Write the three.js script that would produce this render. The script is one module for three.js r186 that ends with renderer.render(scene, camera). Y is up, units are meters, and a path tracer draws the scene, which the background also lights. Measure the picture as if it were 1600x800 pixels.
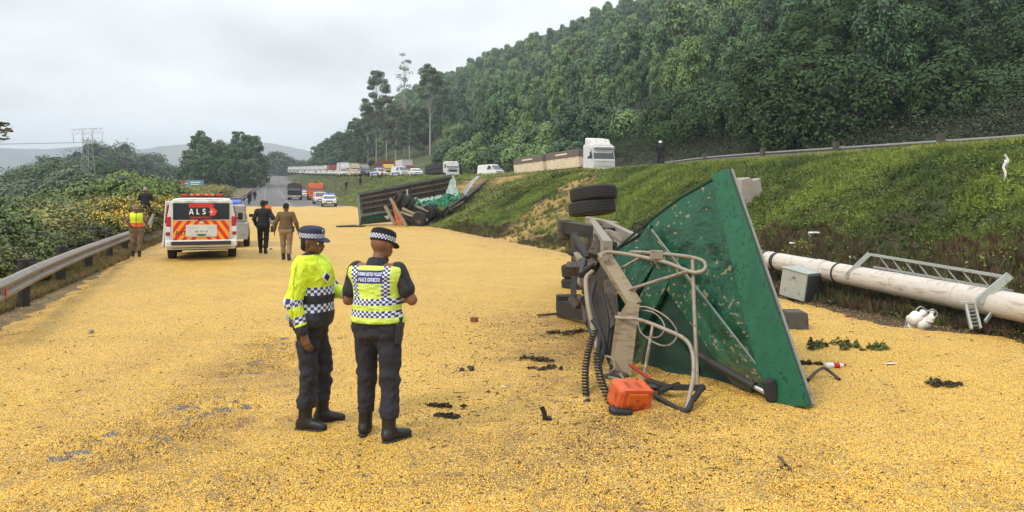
import * as THREE from 'three';
import { mergeGeometries } from 'three/addons/utils/BufferGeometryUtils.js';
import { RoundedBoxGeometry } from 'three/addons/geometries/RoundedBoxGeometry.js';

// ---------------------------------------------------------------- camera, sky, sun, exposure
const scene = new THREE.Scene();
const F = 1150, HZ = 313, EYE = 1.97;                     // focal length and horizon of the photograph, eye height
const camera = new THREE.PerspectiveCamera(2 * Math.atan(400 / F) * 180 / Math.PI, 2, 0.1, 6000);
camera.position.set(0, EYE, 0); camera.lookAt(0, EYE, -10);
camera.setViewOffset(1600, 800, 0, 400 - HZ, 1600, 800);
scene.add(camera);
const renderer = new THREE.WebGLRenderer({ antialias: true });
renderer.setSize(1024, 512);
renderer.toneMapping = THREE.LinearToneMapping; renderer.toneMappingExposure = 1.42;
renderer.shadowMap.enabled = true;

function rngOf(seed) { let a = seed >>> 0; return () => { a = (a + 0x6D2B79F5) | 0; let t = Math.imul(a ^ (a >>> 15), 1 | a); t = (t + Math.imul(t ^ (t >>> 7), 61 | t)) ^ t; return ((t ^ (t >>> 14)) >>> 0) / 4294967296; }; }
const R0 = rngOf(12345);
const rr = (a, b, r = R0) => a + (b - a) * r();
function hash3(x, y, z) { let h = Math.imul(x, 374761393) + Math.imul(y, 668265263) + Math.imul(z, 2147483647 ^ 1274126177); h = Math.imul(h ^ (h >>> 13), 1274126177); return ((h ^ (h >>> 16)) >>> 0) / 4294967296; }
function noise(x, y, z = 0) {
  const xi = Math.floor(x), yi = Math.floor(y), zi = Math.floor(z); let xf = x - xi, yf = y - yi, zf = z - zi;
  xf = xf * xf * (3 - 2 * xf); yf = yf * yf * (3 - 2 * yf); zf = zf * zf * (3 - 2 * zf);
  const l = (a, b, t) => a + (b - a) * t;
  return l(l(l(hash3(xi, yi, zi), hash3(xi + 1, yi, zi), xf), l(hash3(xi, yi + 1, zi), hash3(xi + 1, yi + 1, zi), xf), yf),
    l(l(hash3(xi, yi, zi + 1), hash3(xi + 1, yi, zi + 1), xf), l(hash3(xi, yi + 1, zi + 1), hash3(xi + 1, yi + 1, zi + 1), xf), yf), zf) * 2 - 1;
}
function fbm(x, y, z = 0, o = 4) { let s = 0, a = 0.5; for (let i = 0; i < o; i++) { s += a * noise(x, y, z); x *= 2.03; y *= 2.03; z *= 2.03; a *= 0.5; } return s; }
const clamp = (x, a = 0, b = 1) => Math.min(b, Math.max(a, x));
const sstep = (a, b, x) => { const t = clamp((x - a) / (b - a)); return t * t * (3 - 2 * t); };
function lerpTab(tab, x) { if (x <= tab[0][0]) return tab[0][1]; for (let i = 1; i < tab.length; i++) if (x <= tab[i][0]) { const [a, u] = tab[i - 1], [b, v] = tab[i]; return u + (v - u) * (x - a) / (b - a); } return tab[tab.length - 1][1]; }

{ // overcast sky: soft stratus, paler low down, brighter towards the zenith
  const W = 1024, Hh = 512, d = new Float32Array(W * Hh * 4);
  for (let j = 0; j < Hh; j++) for (let i = 0; i < W; i++) {
    const el = (j + 0.5) / Hh * Math.PI - Math.PI / 2, az = (i + 0.5) / W * 2 * Math.PI;
    const cx = Math.cos(el) * Math.cos(az), cz = Math.cos(el) * Math.sin(az), cy = Math.sin(el);
    const up = Math.max(cy, 0);
    const k = 1 / (up + 0.16), n = fbm(cx * k * 1.1 + 7.3, cz * k * 1.1 + 2.1, 3.7, 5), n2 = fbm(cx * k * 2.6, cz * k * 2.6, 9.1, 4);
    const cloud = (0.42 * n + 0.18 * n2) * sstep(0.0, 0.13, up);
    const lum = (0.83 + 0.34 * Math.pow(up, 1.3)) * (1 + cloud) - 0.13 * sstep(0.08, 0.26, up) * sstep(0.75, 0.3, up);
    const dark = cy < 0 ? 0.45 : 1;
    const o = (j * W + i) * 4, b = clamp(0.5 + 2.2 * up);
    d[o] = lum * dark * (0.975 - 0.03 * b); d[o + 1] = lum * dark * (0.99 - 0.005 * b); d[o + 2] = lum * dark * (0.985 + 0.03 * b); d[o + 3] = 1;
  }
  const t = new THREE.DataTexture(d, W, Hh, THREE.RGBAFormat, THREE.FloatType);
  t.mapping = THREE.EquirectangularReflectionMapping; t.magFilter = THREE.LinearFilter; t.minFilter = THREE.LinearFilter; t.wrapS = THREE.RepeatWrapping; t.needsUpdate = true;
  scene.background = t; scene.environment = t;
}
const sun = new THREE.DirectionalLight(0xfff1dc, 1.5);
sun.position.set(-68, 84, 22); sun.target.position.set(0, 0, -30); scene.add(sun, sun.target);
sun.castShadow = true; sun.shadow.radius = 20; sun.shadow.mapSize.set(2048, 2048);
Object.assign(sun.shadow.camera, { left: -150, right: 150, top: 150, bottom: -150, near: 1, far: 400 });
scene.fog = new THREE.FogExp2(0xd6e2ee, 0.00042);

// ---------------------------------------------------------------- helpers
const used = {};
function numbered(n) { const k = used[n] = (used[n] ?? -1) + 1; return k ? `${n}_${String(k).padStart(3, '0')}` : n; }
function thing(name, label, category, pos = [0, 0, 0], turn = 0, group) {
  const o = new THREE.Group(); o.name = numbered(name); o.position.set(...pos); o.rotation.y = turn;
  o.userData = { label, category }; if (group) o.userData.group = group; scene.add(o); return o;
}
function tag(o, label, category, group) { o.userData.label = label; o.userData.category = category; if (group) o.userData.group = group; return o; }
function copyOf(src, label, pos, turn = 0, group) {
  const o = src.clone(); o.name = numbered(src.name.replace(/_\d{3}$/, '')); o.position.set(...pos); o.rotation.y = turn;
  o.userData = { ...src.userData, label }; if (group) o.userData.group = group; scene.add(o); return o;
}
function uvMetres(g, s = 1) {
  const p = g.attributes.position, n = g.attributes.normal, uv = new Float32Array(p.count * 2);
  for (let i = 0; i < p.count; i++) {
    const ax = Math.abs(n.getX(i)), ay = Math.abs(n.getY(i)), az = Math.abs(n.getZ(i)), x = p.getX(i), y = p.getY(i), z = p.getZ(i);
    let a, b; if (ax > ay && ax > az) { a = z; b = y; } else if (ay > az) { a = x; b = z; } else { a = x; b = y; }
    uv[2 * i] = a * s; uv[2 * i + 1] = b * s;
  }
  g.setAttribute('uv', new THREE.BufferAttribute(uv, 2)); return g;
}
function join(gs) {
  const out = [];
  for (let g of [gs].flat(5)) {
    if (g.index) g = g.toNonIndexed();
    if (!g.attributes.normal) g.computeVertexNormals();
    if (!g.attributes.uv) uvMetres(g);
    for (const k of Object.keys(g.attributes)) if (!['position', 'normal', 'uv'].includes(k)) g.deleteAttribute(k);
    out.push(g);
  }
  return out.length === 1 ? out[0] : mergeGeometries(out);
}
function part(name, geos, m, parent, opt = {}) {
  const g = join(geos); if (!opt.keepUV) uvMetres(g);
  const o = new THREE.Mesh(g, m); o.name = parent ? name : numbered(name); o.castShadow = o.receiveShadow = true;
  (parent ?? scene).add(o); return o;
}
const V = (x, y, z) => new THREE.Vector3(x, y, z);
const v3 = a => a.isVector3 ? a.clone() : V(...a);
function box(w, h, d, x = 0, y = 0, z = 0, rx = 0, ry = 0, rz = 0) { const g = new THREE.BoxGeometry(w, h, d); g.applyMatrix4(new THREE.Matrix4().makeRotationFromEuler(new THREE.Euler(rx, ry, rz))); g.translate(x, y, z); return g; }
function rbox(w, h, d, r, x = 0, y = 0, z = 0, rx = 0, ry = 0, rz = 0) { const g = new RoundedBoxGeometry(w, h, d, 2, Math.min(r, w * .49, h * .49, d * .49)); g.applyMatrix4(new THREE.Matrix4().makeRotationFromEuler(new THREE.Euler(rx, ry, rz))); g.translate(x, y, z); return g; }
function frameOf(a, b, hint = V(0, 1, 0)) { // matrix whose z runs from a to b, origin midway
  const z = b.clone().sub(a), len = z.length(); z.normalize(); let x = hint.clone().cross(z); if (x.lengthSq() < 1e-6) x = V(1, 0, 0).cross(z); x.normalize(); const y = z.clone().cross(x);
  const m = new THREE.Matrix4().makeBasis(x, y, z); m.setPosition(a.clone().add(b).multiplyScalar(.5)); return [m, len];
}
function beam(a, b, w, h, hint, r = 0) { a = v3(a); b = v3(b); const [m, l] = frameOf(a, b, hint && v3(hint)); const g = r ? new RoundedBoxGeometry(w, h, l, 1, r) : new THREE.BoxGeometry(w, h, l); g.applyMatrix4(m); return g; }
function rod(a, b, r1, r2 = r1, n = 10) { a = v3(a); b = v3(b); const [m, l] = frameOf(a, b); const g = new THREE.CylinderGeometry(r2, r1, l, n); g.rotateX(Math.PI / 2); g.applyMatrix4(m); return g; }
function tube(pts, r, n = 8, seg, tension = .5) { const c = new THREE.CatmullRomCurve3(pts.map(v3), false, 'catmullrom', tension); return new THREE.TubeGeometry(c, seg ?? pts.length * 6, r, n); }
function ball(r, x, y, z, sx = 1, sy = 1, sz = 1, n = 12) { const g = new THREE.SphereGeometry(r, n, Math.max(6, n * .7 | 0)); g.scale(sx, sy, sz); g.translate(x, y, z); return g; }
function lathe(pts, n = 24) { return new THREE.LatheGeometry(pts.map(([r, y]) => new THREE.Vector2(Math.max(r, 1e-4), y)), n); }
function plate(pts, t, back) { // flat(ish) polygon of 3D points with thickness t along its normal (or along back)
  const P = pts.map(v3), n = V(0, 0, 0); for (let i = 0; i < P.length; i++) { const a = P[i], b = P[(i + 1) % P.length]; n.x += (a.y - b.y) * (a.z + b.z); n.y += (a.z - b.z) * (a.x + b.x); n.z += (a.x - b.x) * (a.y + b.y); } n.normalize();
  const off = back ? v3(back) : n.clone().multiplyScalar(-t), pos = [], tri = (a, b, c) => pos.push(a.x, a.y, a.z, b.x, b.y, b.z, c.x, c.y, c.z), Q = P.map(p => p.clone().add(off));
  const u = P[1].clone().sub(P[0]).normalize(), w = n.clone().cross(u), c2 = P.map(p => new THREE.Vector2(p.clone().sub(P[0]).dot(u), p.clone().sub(P[0]).dot(w)));
  for (const [a, b, c] of THREE.ShapeUtils.triangulateShape(c2, [])) { tri(P[a], P[b], P[c]); tri(Q[c], Q[b], Q[a]); }
  for (let i = 0; i < P.length; i++) { const j = (i + 1) % P.length; tri(P[j], P[i], Q[i]); tri(P[j], Q[i], Q[j]); }
  const g = new THREE.BufferGeometry(); g.setAttribute('position', new THREE.Float32BufferAttribute(pos, 3)); g.computeVertexNormals(); return g;
}
function extrude(pts, depth, bevel = 0, holes = []) { // 2D outline in x,y extruded along z, centred
  const s = new THREE.Shape(pts.map(p => new THREE.Vector2(...p))); for (const h of holes) s.holes.push(new THREE.Path(h.map(p => new THREE.Vector2(...p))));
  const g = new THREE.ExtrudeGeometry(s, { depth: depth - 2 * bevel, bevelEnabled: bevel > 0, bevelSize: bevel, bevelThickness: bevel, bevelSegments: 2, bevelOffset: -bevel, curveSegments: 8 }); g.translate(0, 0, -(depth - 2 * bevel) / 2); return g;
}
const mv = (g, x, y, z) => (g.translate(x, y, z), g);

// ---------------------------------------------------------------- place frame
// along the road: s metres ahead, L metres to the right of a line through the eye parallel to the road
const AX = -0.314, AZ = -0.9494;
const toXZ = (s, L) => [s * AX - L * AZ, s * AZ + L * AX];          // world x, z
const toSL = (x, z) => [x * AX + z * AZ, -x * AZ + z * AX];
const ROADTURN = Math.atan2(-AX, -AZ);                              // a thing facing +z that looks back down the road
const G_TAB = [[-30, 0], [14, 0], [22, .05], [32, .08], [60, .42], [95, 1.25], [148, 2.15], [230, 5.2], [330, 9.6], [454, 16.4], [520, 18.2], [600, 17], [760, 8], [1200, 0]];
const E_TAB = [[-30, 3.1], [13, 3.35], [28, 3.55], [41, 3.8], [67, 4.35], [98, 5.2], [150, 6.8], [309, 12.4], [446, 17.8], [520, 19.4], [600, 18], [760, 9], [1200, 0]];
const C_TAB = [[-30, 16.6], [13, 17.6], [28, 18.5], [41, 19.8], [67, 21], [98, 22.7], [150, 23], [309, 21], [600, 20]];
const smoothTab = (t, x, w = 6) => (lerpTab(t, x - w) + lerpTab(t, x - w / 2) + lerpTab(t, x) + lerpTab(t, x + w / 2) + lerpTab(t, x + w)) / 5;
const crestL = s => smoothTab(C_TAB, s, 5), lowH = s => smoothTab(G_TAB, s) - .065 * sstep(135, 85, s), upH = s => smoothTab(E_TAB, s);
const HILL = [[0, 0], [12, 5.5], [30, 11], [60, 25], [100, 45], [150, 70], [200, 89], [260, 101], [420, 112]];
function groundH(s, L) {
  const g = lowH(s);
  if (L < -5.2) {
    const d = -5.2 - L;
    let h = g + .12 * sstep(0, 1, d) - 1.5 * sstep(6, 30, d) - 6 * sstep(25, 160, d) - (s > 60 ? .25 * g * sstep(40, 200, d) : 0);
    h += .72 * sstep(0, .3, d) * Math.exp(-((s - 38.5) ** 2) / 40 - ((L + 6.0) ** 2) / 5) + .06 * fbm(s * .6, L * .6, 4) * sstep(0, 2, d) + 1.2 * fbm(s * .02, L * .02, 2) * sstep(20, 80, d);
    return h;
  }
  if (L <= 10.4) return g;
  const c = crestL(s), e = upH(s), r = c + 15;
  if (L < c) { const t = (L - 10.4) / (c - 10.4); return g + (e - g) * (.62 * t + .38 * Math.sin(t * Math.PI / 2) - .05 * Math.sin(t * Math.PI * 2)) + (.26 * fbm(s * .35, L * .5, 8) + .16 * fbm(s * 1.4, L * 1.7, 18)) * Math.sin(Math.PI * t); }
  if (L < r) return e - .12 * sstep(0, 2, L - c);
  const d = L - r;
  const tp = sstep(900, 520, s), le = Math.max(0, d + Math.max(0, s - 220) * .1 * sstep(0, 60, d));
  return e - .12 + lerpTab(HILL, le) * tp * (s < 120 ? .75 + .25 * sstep(20, 120, s) : 1) + 2.2 * fbm(s * .03, L * .03, 5) * sstep(6, 40, d);
}
const groundAt = (x, z) => groundH(...toSL(x, z));
const px = (u, D) => [(u - 800) / F * D, -D];                        // ground point that the eye sees in column u, D metres ahead
const hit = (u, v) => { for (let D = 5; D < 90; D += .05) { const p = pt(u, v, D); if (p.y <= groundAt(p.x, p.z)) return p; } return pt(u, v, 20); };
const pt = (u, v, D) => V((u - 800) / F * D, EYE - (v - HZ) / F * D, -D);
// ---------------------------------------------------------------- materials
function dataTex(n, m, fn, srgb = false, wrap = THREE.MirroredRepeatWrapping) {
  const d = new Uint8Array(n * m * 4);
  for (let j = 0; j < m; j++) for (let i = 0; i < n; i++) { const c = fn(i, j), o = (j * n + i) * 4; d[o] = clamp(c[0]) * 255; d[o + 1] = clamp(c[1]) * 255; d[o + 2] = clamp(c[2]) * 255; d[o + 3] = 255; }
  const t = new THREE.DataTexture(d, n, m); t.wrapS = t.wrapT = wrap; t.magFilter = THREE.LinearFilter; t.minFilter = THREE.LinearMipmapLinearFilter; if (srgb) t.colorSpace = THREE.SRGBColorSpace; t.needsUpdate = true; return t;
}
function rep(t, s) { const c = t.clone(); c.repeat.set(s, s); c.needsUpdate = true; return c; }
const T_grime = dataTex(512, 512, (i, j) => { const n = fbm(i / 60, j / 60, 1, 5), k = fbm(i / 9, j / 9, 5, 3); let v = .9 + .16 * n + .06 * k; if (n > .22) v -= (n - .22) * .9; return [v, v * .99, v * .96]; });
const T_rough = dataTex(256, 256, (i, j) => { const v = .8 + .3 * fbm(i / 20, j / 20, 3, 4); return [v, v, v]; });
const T_fine = dataTex(512, 512, (i, j) => { const v = .82 + .25 * fbm(i / 5, j / 5, 2, 3) + .12 * fbm(i / 60, j / 60, 8, 3); return [v, v, v]; });
const T_streak = dataTex(512, 512, (i, j) => { const n = fbm(i / 70, j / 18, 1, 5), k = fbm(i / 14, j / 5, 5, 3); const v = .82 + .3 * n + .12 * k; return [v, v, v]; });
const T_rust = dataTex(512, 512, (i, j) => { const n = fbm(i / 46, j / 46, 11, 5), k = fbm(i / 8, j / 8, 4, 3), m = sstep(.12, .3, n + .25 * k); const v = .88 + .2 * fbm(i / 90, j / 90, 2, 3); return [v * (1 - m) + m * .52, v * (1 - m) + m * .40, v * (1 - m) + m * .31]; });
const T_paint = dataTex(512, 512, (i, j) => { const big = fbm(i / 80, j / 80, 21, 5), fine = fbm(i / 6, j / 6, 4, 3), sp = sstep(.30, .42, fbm(i / 11, j / 11, 9, 3) + .35 * big), run = fbm(i / 6, j / 90, 6, 3); const v = .86 + .22 * big + .10 * fine + .12 * run - .5 * sp; return [v + .05 * sp, v, v * .98]; });
const T_stain = dataTex(512, 512, (i, j) => { const n = fbm(i / 90, j / 22, 31, 5), k = fbm(i / 12, j / 5, 3, 3); const m = sstep(.1, .5, n + .2 * k) * .55, v = .9 + .12 * k; return [v - m * .5, v - m * .62, v - m * .70]; });
const T_panel = (() => { const t = dataTex(1024, 1024, (i, j) => { const y = j / 1024 * 3, n = fbm(i / 120, j / 120, 41, 5), f = fbm(i / 7, j / 7, 3, 3), run = fbm(i / 9, j / 150, 6, 4), st = fbm((i + j * .4) / 5, (j - i * .5) / 160, 12, 3); let v = .86 + .30 * n + .12 * f + .22 * run; let c = [v, v, v * .98]; const mud = sstep(.75, .0, y + .7 * n + .25 * f) * .75, chip = sstep(.36, .44, fbm(i / 14, j / 14, 9, 4) + .22 * n), scr = sstep(.42, .5, st) * .5, dark = sstep(.12, .4, fbm(i / 60, j / 60, 77, 4)) * .45; c = c.map(x => x * (1 - dark)); c = c.map((x, k) => x * [.012, .100, .053][k]); c = c.map((x, k) => x + ([.17, .125, .065][k] - x) * mud * .55); c = c.map((x, k) => x + ([.12, .24, .16][k] - x) * scr * .55); if (chip) c = c.map((x, k) => x * (1 - chip * .8) + chip * .8 * [.34, .25, .15][k]); return c.map(x => x <= .0031308 ? 12.92 * x : 1.055 * Math.pow(x, 1 / 2.4) - .055); }, true); t.repeat.set(1 / 3, 1 / 3); return t; })();
const T_fold = dataTex(512, 512, (i, j) => { const v = .5 + .42 * fbm(i / 34 + .6 * noise(j / 40, i / 60), j / 70, 15, 4) + .1 * fbm(i / 12, j / 30, 2, 2); return [v, v, v]; });
function M(r, g, b, rough = .7, o = {}) { const m = new (o.phys ? THREE.MeshPhysicalMaterial : THREE.MeshStandardMaterial)(); m.color.setRGB(r, g, b); m.roughness = rough; const { phys, ...rest } = o; Object.assign(m, rest); if (m.side === undefined || !('side' in o)) m.side = THREE.DoubleSide; return m; }
const g1 = rep(T_grime, .5), g2 = rep(T_grime, 1.7), f1 = rep(T_fine, 1.2), f6 = rep(T_fine, 6), st1 = rep(T_streak, .8), ru1 = rep(T_rust, .9), ru3 = rep(T_rust, 2.4);
const MAT = {
  white: M(.74, .74, .73, .38, { map: g1 }), whiteVan: M(.78, .78, .77, .3, { map: rep(T_grime, .35) }), cream: M(.62, .52, .36, .6, { map: g1 }), tan: M(.92, .76, .52, .65, { map: rep(T_stain, .4) }), tarpGrey: M(.17, .13, .11, .8, { map: g1 }),
  tyre: M(.028, .027, .026, .88, { map: g2 }), rubber: M(.02, .02, .021, .7), black: M(.016, .016, .018, .5), darkPlastic: M(.03, .03, .032, .6), glass: M(.02, .024, .028, .08), glassGrey: M(.09, .10, .11, .12),
  chrome: M(.62, .62, .62, .28, { metalness: .9 }), galv: M(.42, .42, .41, .5, { metalness: .25, map: st1 }), steel: M(.3, .29, .28, .45, { metalness: .6, map: g2 }), darkSteel: M(.040, .038, .036, .6, { metalness: .3, map: g2 }), chassis: M(.085, .070, .056, .75, { map: ru3 }), paleChassis: M(.30, .27, .215, .65, { map: rep(T_stain, 1.6) }),
  beamCream: M(.33, .268, .175, .75, { map: rep(T_stain, 1.2) }), pipe: M(.37, .32, .26, .5, { metalness: .2, map: ru3 }),
  green: M(1, 1, 1, .45, { map: T_panel, bumpMap: rep(T_grime, .45), bumpScale: .05 }), greenLight: M(.014, .125, .064, .4, { map: rep(T_paint, .9) }), greenDark: M(.008, .044, .027, .6, { map: rep(T_paint, 1.1) }), greenTarp: M(.02, .22, .12, .7, { map: f1 }), paleTarp: M(.36, .46, .38, .75, { map: f1 }),
  binBrown: M(.085, .062, .046, .8, { map: ru1 }), binRib: M(.22, .17, .13, .75, { map: ru3 }), binFrame: M(.17, .21, .17, .7, { map: ru3 }), binGreen: M(.02, .07, .045, .6, { map: ru1 }),
  red: M(.48, .02, .015, .35), redDeep: M(.32, .012, .012, .3), orange: M(.75, .15, .02, .5, { map: g2 }), yellow: M(.78, .55, .10, .45, { map: g1 }), rust: M(.22, .07, .035, .8, { map: g1 }), blue: M(.03, .06, .4, .35), navy: M(.012, .018, .05, .7), lampRed: M(.5, .02, .02, .2), lampWhite: M(.75, .75, .74, .15), lampAmber: M(.8, .3, .03, .25),
  jerry: M(.68, .12, .03, .5, { map: rep(T_rust, 1.6) }), wood: M(.10, .085, .07, .9, { map: st1 }), woodDark: M(.045, .038, .033, .9, { map: st1 }), concrete: M(.4, .36, .31, .9, { map: g1 }), concreteDark: M(.10, .095, .09, .92, { map: g2 }), metalBox: M(.42, .47, .46, .45, { metalness: .15, map: g2 }), metalBoxShade: M(.07, .075, .08, .6, { map: g2 }),
  pole: M(.64, .60, .54, .5, { map: rep(T_stain, .8) }), poleStain: M(.33, .37, .40, .7, { map: f6 }), lampBody: M(.80, .79, .74, .4), bark: M(.12, .095, .075, .95, { map: st1 }), barkPale: M(.48, .45, .39, .9, { map: st1 }), paper: M(.78, .78, .75, .8),
  skin: M(.15, .062, .034, .45), skin2: M(.22, .095, .05, .45), hair: M(.012, .010, .010, .85), eye: M(.7, .68, .65, .2),
  hiYellow: M(.66, .85, .03, .65, { map: f6 }), navyCloth: M(.018, .018, .026, .85, { map: f6 }), darkTrouser: M(.030, .029, .041, .88, { map: f6 }), shirtGrey: M(.035, .034, .042, .88, { map: f6 }), boot: M(.012, .012, .013, .4), khaki: M(.27, .185, .10, .9, { map: f6 }), brownCloth: M(.165, .105, .05, .9, { map: f6 }), khakiTrouser: M(.34, .225, .135, .9, { map: f6 }), hiOrange: M(.85, .17, .02, .65, { map: f6 }), blackCloth: M(.012, .012, .017, .88, { map: f6 }),
};
// maize kernels, drawn one by one into a tile that wraps
const [T_corn, T_cornBump] = (() => {
  const N = 1536, col = new Float32Array(N * N * 3), hgt = new Float32Array(N * N), r = rngOf(77);
  for (let i = 0; i < N * N; i++) { col[3 * i] = .24; col[3 * i + 1] = .13; col[3 * i + 2] = .035; }  // dark brown base: shade in the gaps between kernels, painted into the colour
  const put = (cx, cy, a, b, th, c, h0) => {
    const R = Math.ceil(a) + 1, ct = Math.cos(th), sn = Math.sin(th);
    for (let y = -R; y <= R; y++) for (let x = -R; x <= R; x++) {
      const u = (x * ct + y * sn) / a, v = (-x * sn + y * ct) / b, q = u * u + v * v; if (q > 1) continue;
      const X = ((cx + x | 0) % N + N) % N, Y = ((cy + y | 0) % N + N) % N, o = Y * N + X, h = h0 + Math.sqrt(1 - q); if (h < hgt[o]) continue; hgt[o] = h;
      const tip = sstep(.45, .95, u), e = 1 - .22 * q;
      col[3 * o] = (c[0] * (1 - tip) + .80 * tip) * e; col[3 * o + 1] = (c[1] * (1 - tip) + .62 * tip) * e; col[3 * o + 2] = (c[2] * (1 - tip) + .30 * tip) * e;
    }
  };
  const k = N / 1.3;                                                  // pixels per metre
  for (let n = 0; n < 25000; n++) {
    const t = r(), w = .72 + .42 * r(); let c = [.92 * w, .565 * w, .070 * w];
    if (t < .10) c = [.85, .66, .28]; else if (t < .18) c = [.70, .36, .04]; else if (t < .22) c = [.20, .11, .035]; else if (t < .24) c = [.10, .06, .03];
    put(r() * N, r() * N, (.0052 + .0022 * r()) * k, (.0036 + .0014 * r()) * k, r() * 6.283, c, r() * 1.4);
  }
  const mk = (f, s) => { const t = dataTex(N, N, (i, j) => f(j * N + i), s, THREE.RepeatWrapping); t.repeat.set(1 / 1.3, 1 / 1.3); return t; };
  const sr = x => x <= .0031308 ? 12.92 * x : 1.055 * Math.pow(x, 1 / 2.4) - .055;
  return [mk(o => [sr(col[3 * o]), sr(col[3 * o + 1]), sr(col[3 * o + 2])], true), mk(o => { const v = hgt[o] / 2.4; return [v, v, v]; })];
})();
for (const k of ['navyCloth', 'darkTrouser', 'shirtGrey', 'khaki', 'brownCloth', 'khakiTrouser', 'hiYellow', 'blackCloth']) { MAT[k].bumpMap = rep(T_fold, 1.6); MAT[k].bumpScale = .022; }
MAT.rustOrange = M(.50, .13, .035, .75, { map: rep(T_rust, 1.2) });
MAT.railDull = M(.33, .29, .25, .6, { metalness: .15, map: st1 }); MAT.railUp = M(.22, .21, .20, .6, { metalness: .15, map: st1 });
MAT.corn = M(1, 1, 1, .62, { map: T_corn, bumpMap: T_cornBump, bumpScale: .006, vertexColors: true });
MAT.ground = M(1, 1, 1, .95, { map: rep(T_fine, .9), vertexColors: true, bumpMap: rep(T_fine, 1.3), bumpScale: .03 });
MAT.asphalt = M(.16, .155, .15, .9, { map: rep(T_fine, 1.5), vertexColors: true, bumpMap: rep(T_fine, 5), bumpScale: .006 });
// ---------------------------------------------------------------- ground, roads, spilled maize
function sheet(sList, lFn, hFn, cFn, skip) { // grid over (s, L)
  const pos = [], col = [], uv = [], idx = []; let w = 0;
  for (const s of sList) { const ls = lFn(s); w = ls.length; for (const L of ls) { const [x, z] = toXZ(s, L); pos.push(x, hFn(s, L), z); col.push(...cFn(s, L)); uv.push(s, L); } }
  for (let i = 0; i + 1 < sList.length; i++) for (let j = 0; j + 1 < w; j++) { const a = i * w + j, b = a + 1, c = a + w, d = c + 1; if (skip && skip(sList[i], pos, [a, b, c, d])) continue; idx.push(a, c, b, b, c, d); }
  const g = new THREE.BufferGeometry(); g.setAttribute('position', new THREE.Float32BufferAttribute(pos, 3)); g.setAttribute('color', new THREE.Float32BufferAttribute(col, 3)); g.setAttribute('uv', new THREE.Float32BufferAttribute(uv, 2)); g.setIndex(idx); g.computeVertexNormals();
  return g;
}
const range = (a, b, step) => { const o = []; for (let x = a; x < b - 1e-6; x += typeof step === 'function' ? step(x) : step) o.push(x); o.push(b); return o; };
function struct(name, g, m, kind = 'structure') { const o = new THREE.Mesh(g, m); o.name = numbered(name); o.castShadow = o.receiveShadow = true; o.userData.kind = kind; scene.add(o); return o; }
const mixc = (a, b, t) => a.map((x, i) => x + (b[i] - x) * t);
// maize that ran down the bank and bare soil scars: [s, L, half length along s, half width along L]
const SPILLS = [[33, 12.0, 3.4, 3.2], [36, 14.6, 2.3, 2.8], [38.5, 16.8, 1.3, 2.4], [42, 18.9, 2.4, 1.6], [57, 18.8, 4.5, 2.4], [64, 16.2, 4.5, 3.2], [72, 13, 5, 3]];
function spillAt(s, L) { let k = -9; for (const [a, b, p, q] of SPILLS) k = Math.max(k, 1 - Math.hypot((s - a - (L - b) * .25) / p, (L - b) / q)); return k < -.22 ? -1 : k + .5 * fbm(s * 1.1, L * 1.1, 3) + .7 * fbm(s * 3.3, L * 3.3, 6); }
const SOIL = [.085, .052, .03], SOILDARK = [.045, .031, .021], GRASS = [.055, .085, .018], DRY = [.22, .17, .075], FLOORC = [.03, .04, .016], CORNV = [.62, .37, .065];
function groundColor(s, L) {
  const n = fbm(s * .4, L * .4, 1), n2 = fbm(s * 2.2, L * 2.2, 2);
  if (L < -5.6) { const d = -5 - L; return mixc(mixc(DRY, [.10, .085, .04], clamp(.5 + n2)), GRASS, sstep(2.2, 4.5, d + n2)); }
  if (L < 10.4) return L < 0 ? mixc(mixc([.12, .085, .05], [.24, .18, .09], clamp(.5 + n2)), CORNV, .75 * sstep(.0, .5, fbm(s * 4, L * 5, 3) + (L + 4.6) * .5)) : mixc(SOIL, [.13, .10, .06], clamp(.5 + n2));
  const c = crestL(s);
  if (L < c + .6) {
    const t = (L - 10.4) / (c - 10.4), sp = spillAt(s, L);
    let k = mixc(SOILDARK, SOIL, clamp(.5 + 1.2 * n2)); k = mixc(k, GRASS, sstep(.3, .7, t + .3 * n) * .8);
    if (s > 40) k = mixc(k, [.10, .10, .035], .6 * sstep(40, 60, s));
    k = mixc(k, [.19, .095, .045], sstep(.0, .2, sp)); return mixc(k, [.50, .33, .10], (.55 + .45 * sstep(-.3, .45, fbm(s * 5, L * 5, 9, 3))) * sstep(.12, .42, sp + .6 * n2));
  }
  if (L > c + 14) return mixc(FLOORC, [.12, .15, .04], (s > 120 ? .8 : 0) * sstep(.1, -.3, n + (L - c - 46) * .06));
  return mixc([.10, .11, .05], DRY, clamp(.4 + n2));
}
struct('ground', sheet(range(-40, 1200, s => s < 2 ? 2 : s < 60 ? .5 : s < 130 ? 1.2 : s < 400 ? 5 : 20), s => {
  const c = crestL(s); return [-700, -520, -380, -280, -210, -160, -120, -90, -70, -55, -45, -36, -28, -22, -17, -13, -10, -8, -7, -6.2, -5.6, -5, 0, 5, 9, ...range(10.4, c, (c - 10.4) / 30), c + .5, c + 1.2, c + 2.5, c + 8, c + 15, c + 17, c + 20, c + 24, c + 29, c + 35, c + 42, c + 50, c + 60, c + 75, c + 95, c + 120, c + 150, c + 185, c + 230, c + 290, c + 380, c + 520, c + 800];
}, (s, L) => groundH(s, L) - (L > -5 && L < 10.2 ? .02 : 0), groundColor), MAT.ground);
const asph = (s, L) => { const w = 1 + .25 * fbm(s * .05, L * .5, 7) + .1 * fbm(s * .8, L * .8, 2) - .12 * Math.exp(-((((L + 5) % 3.7) - 1.8) ** 2) * 1.2); return [w, w, w * 1.02]; };
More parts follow.
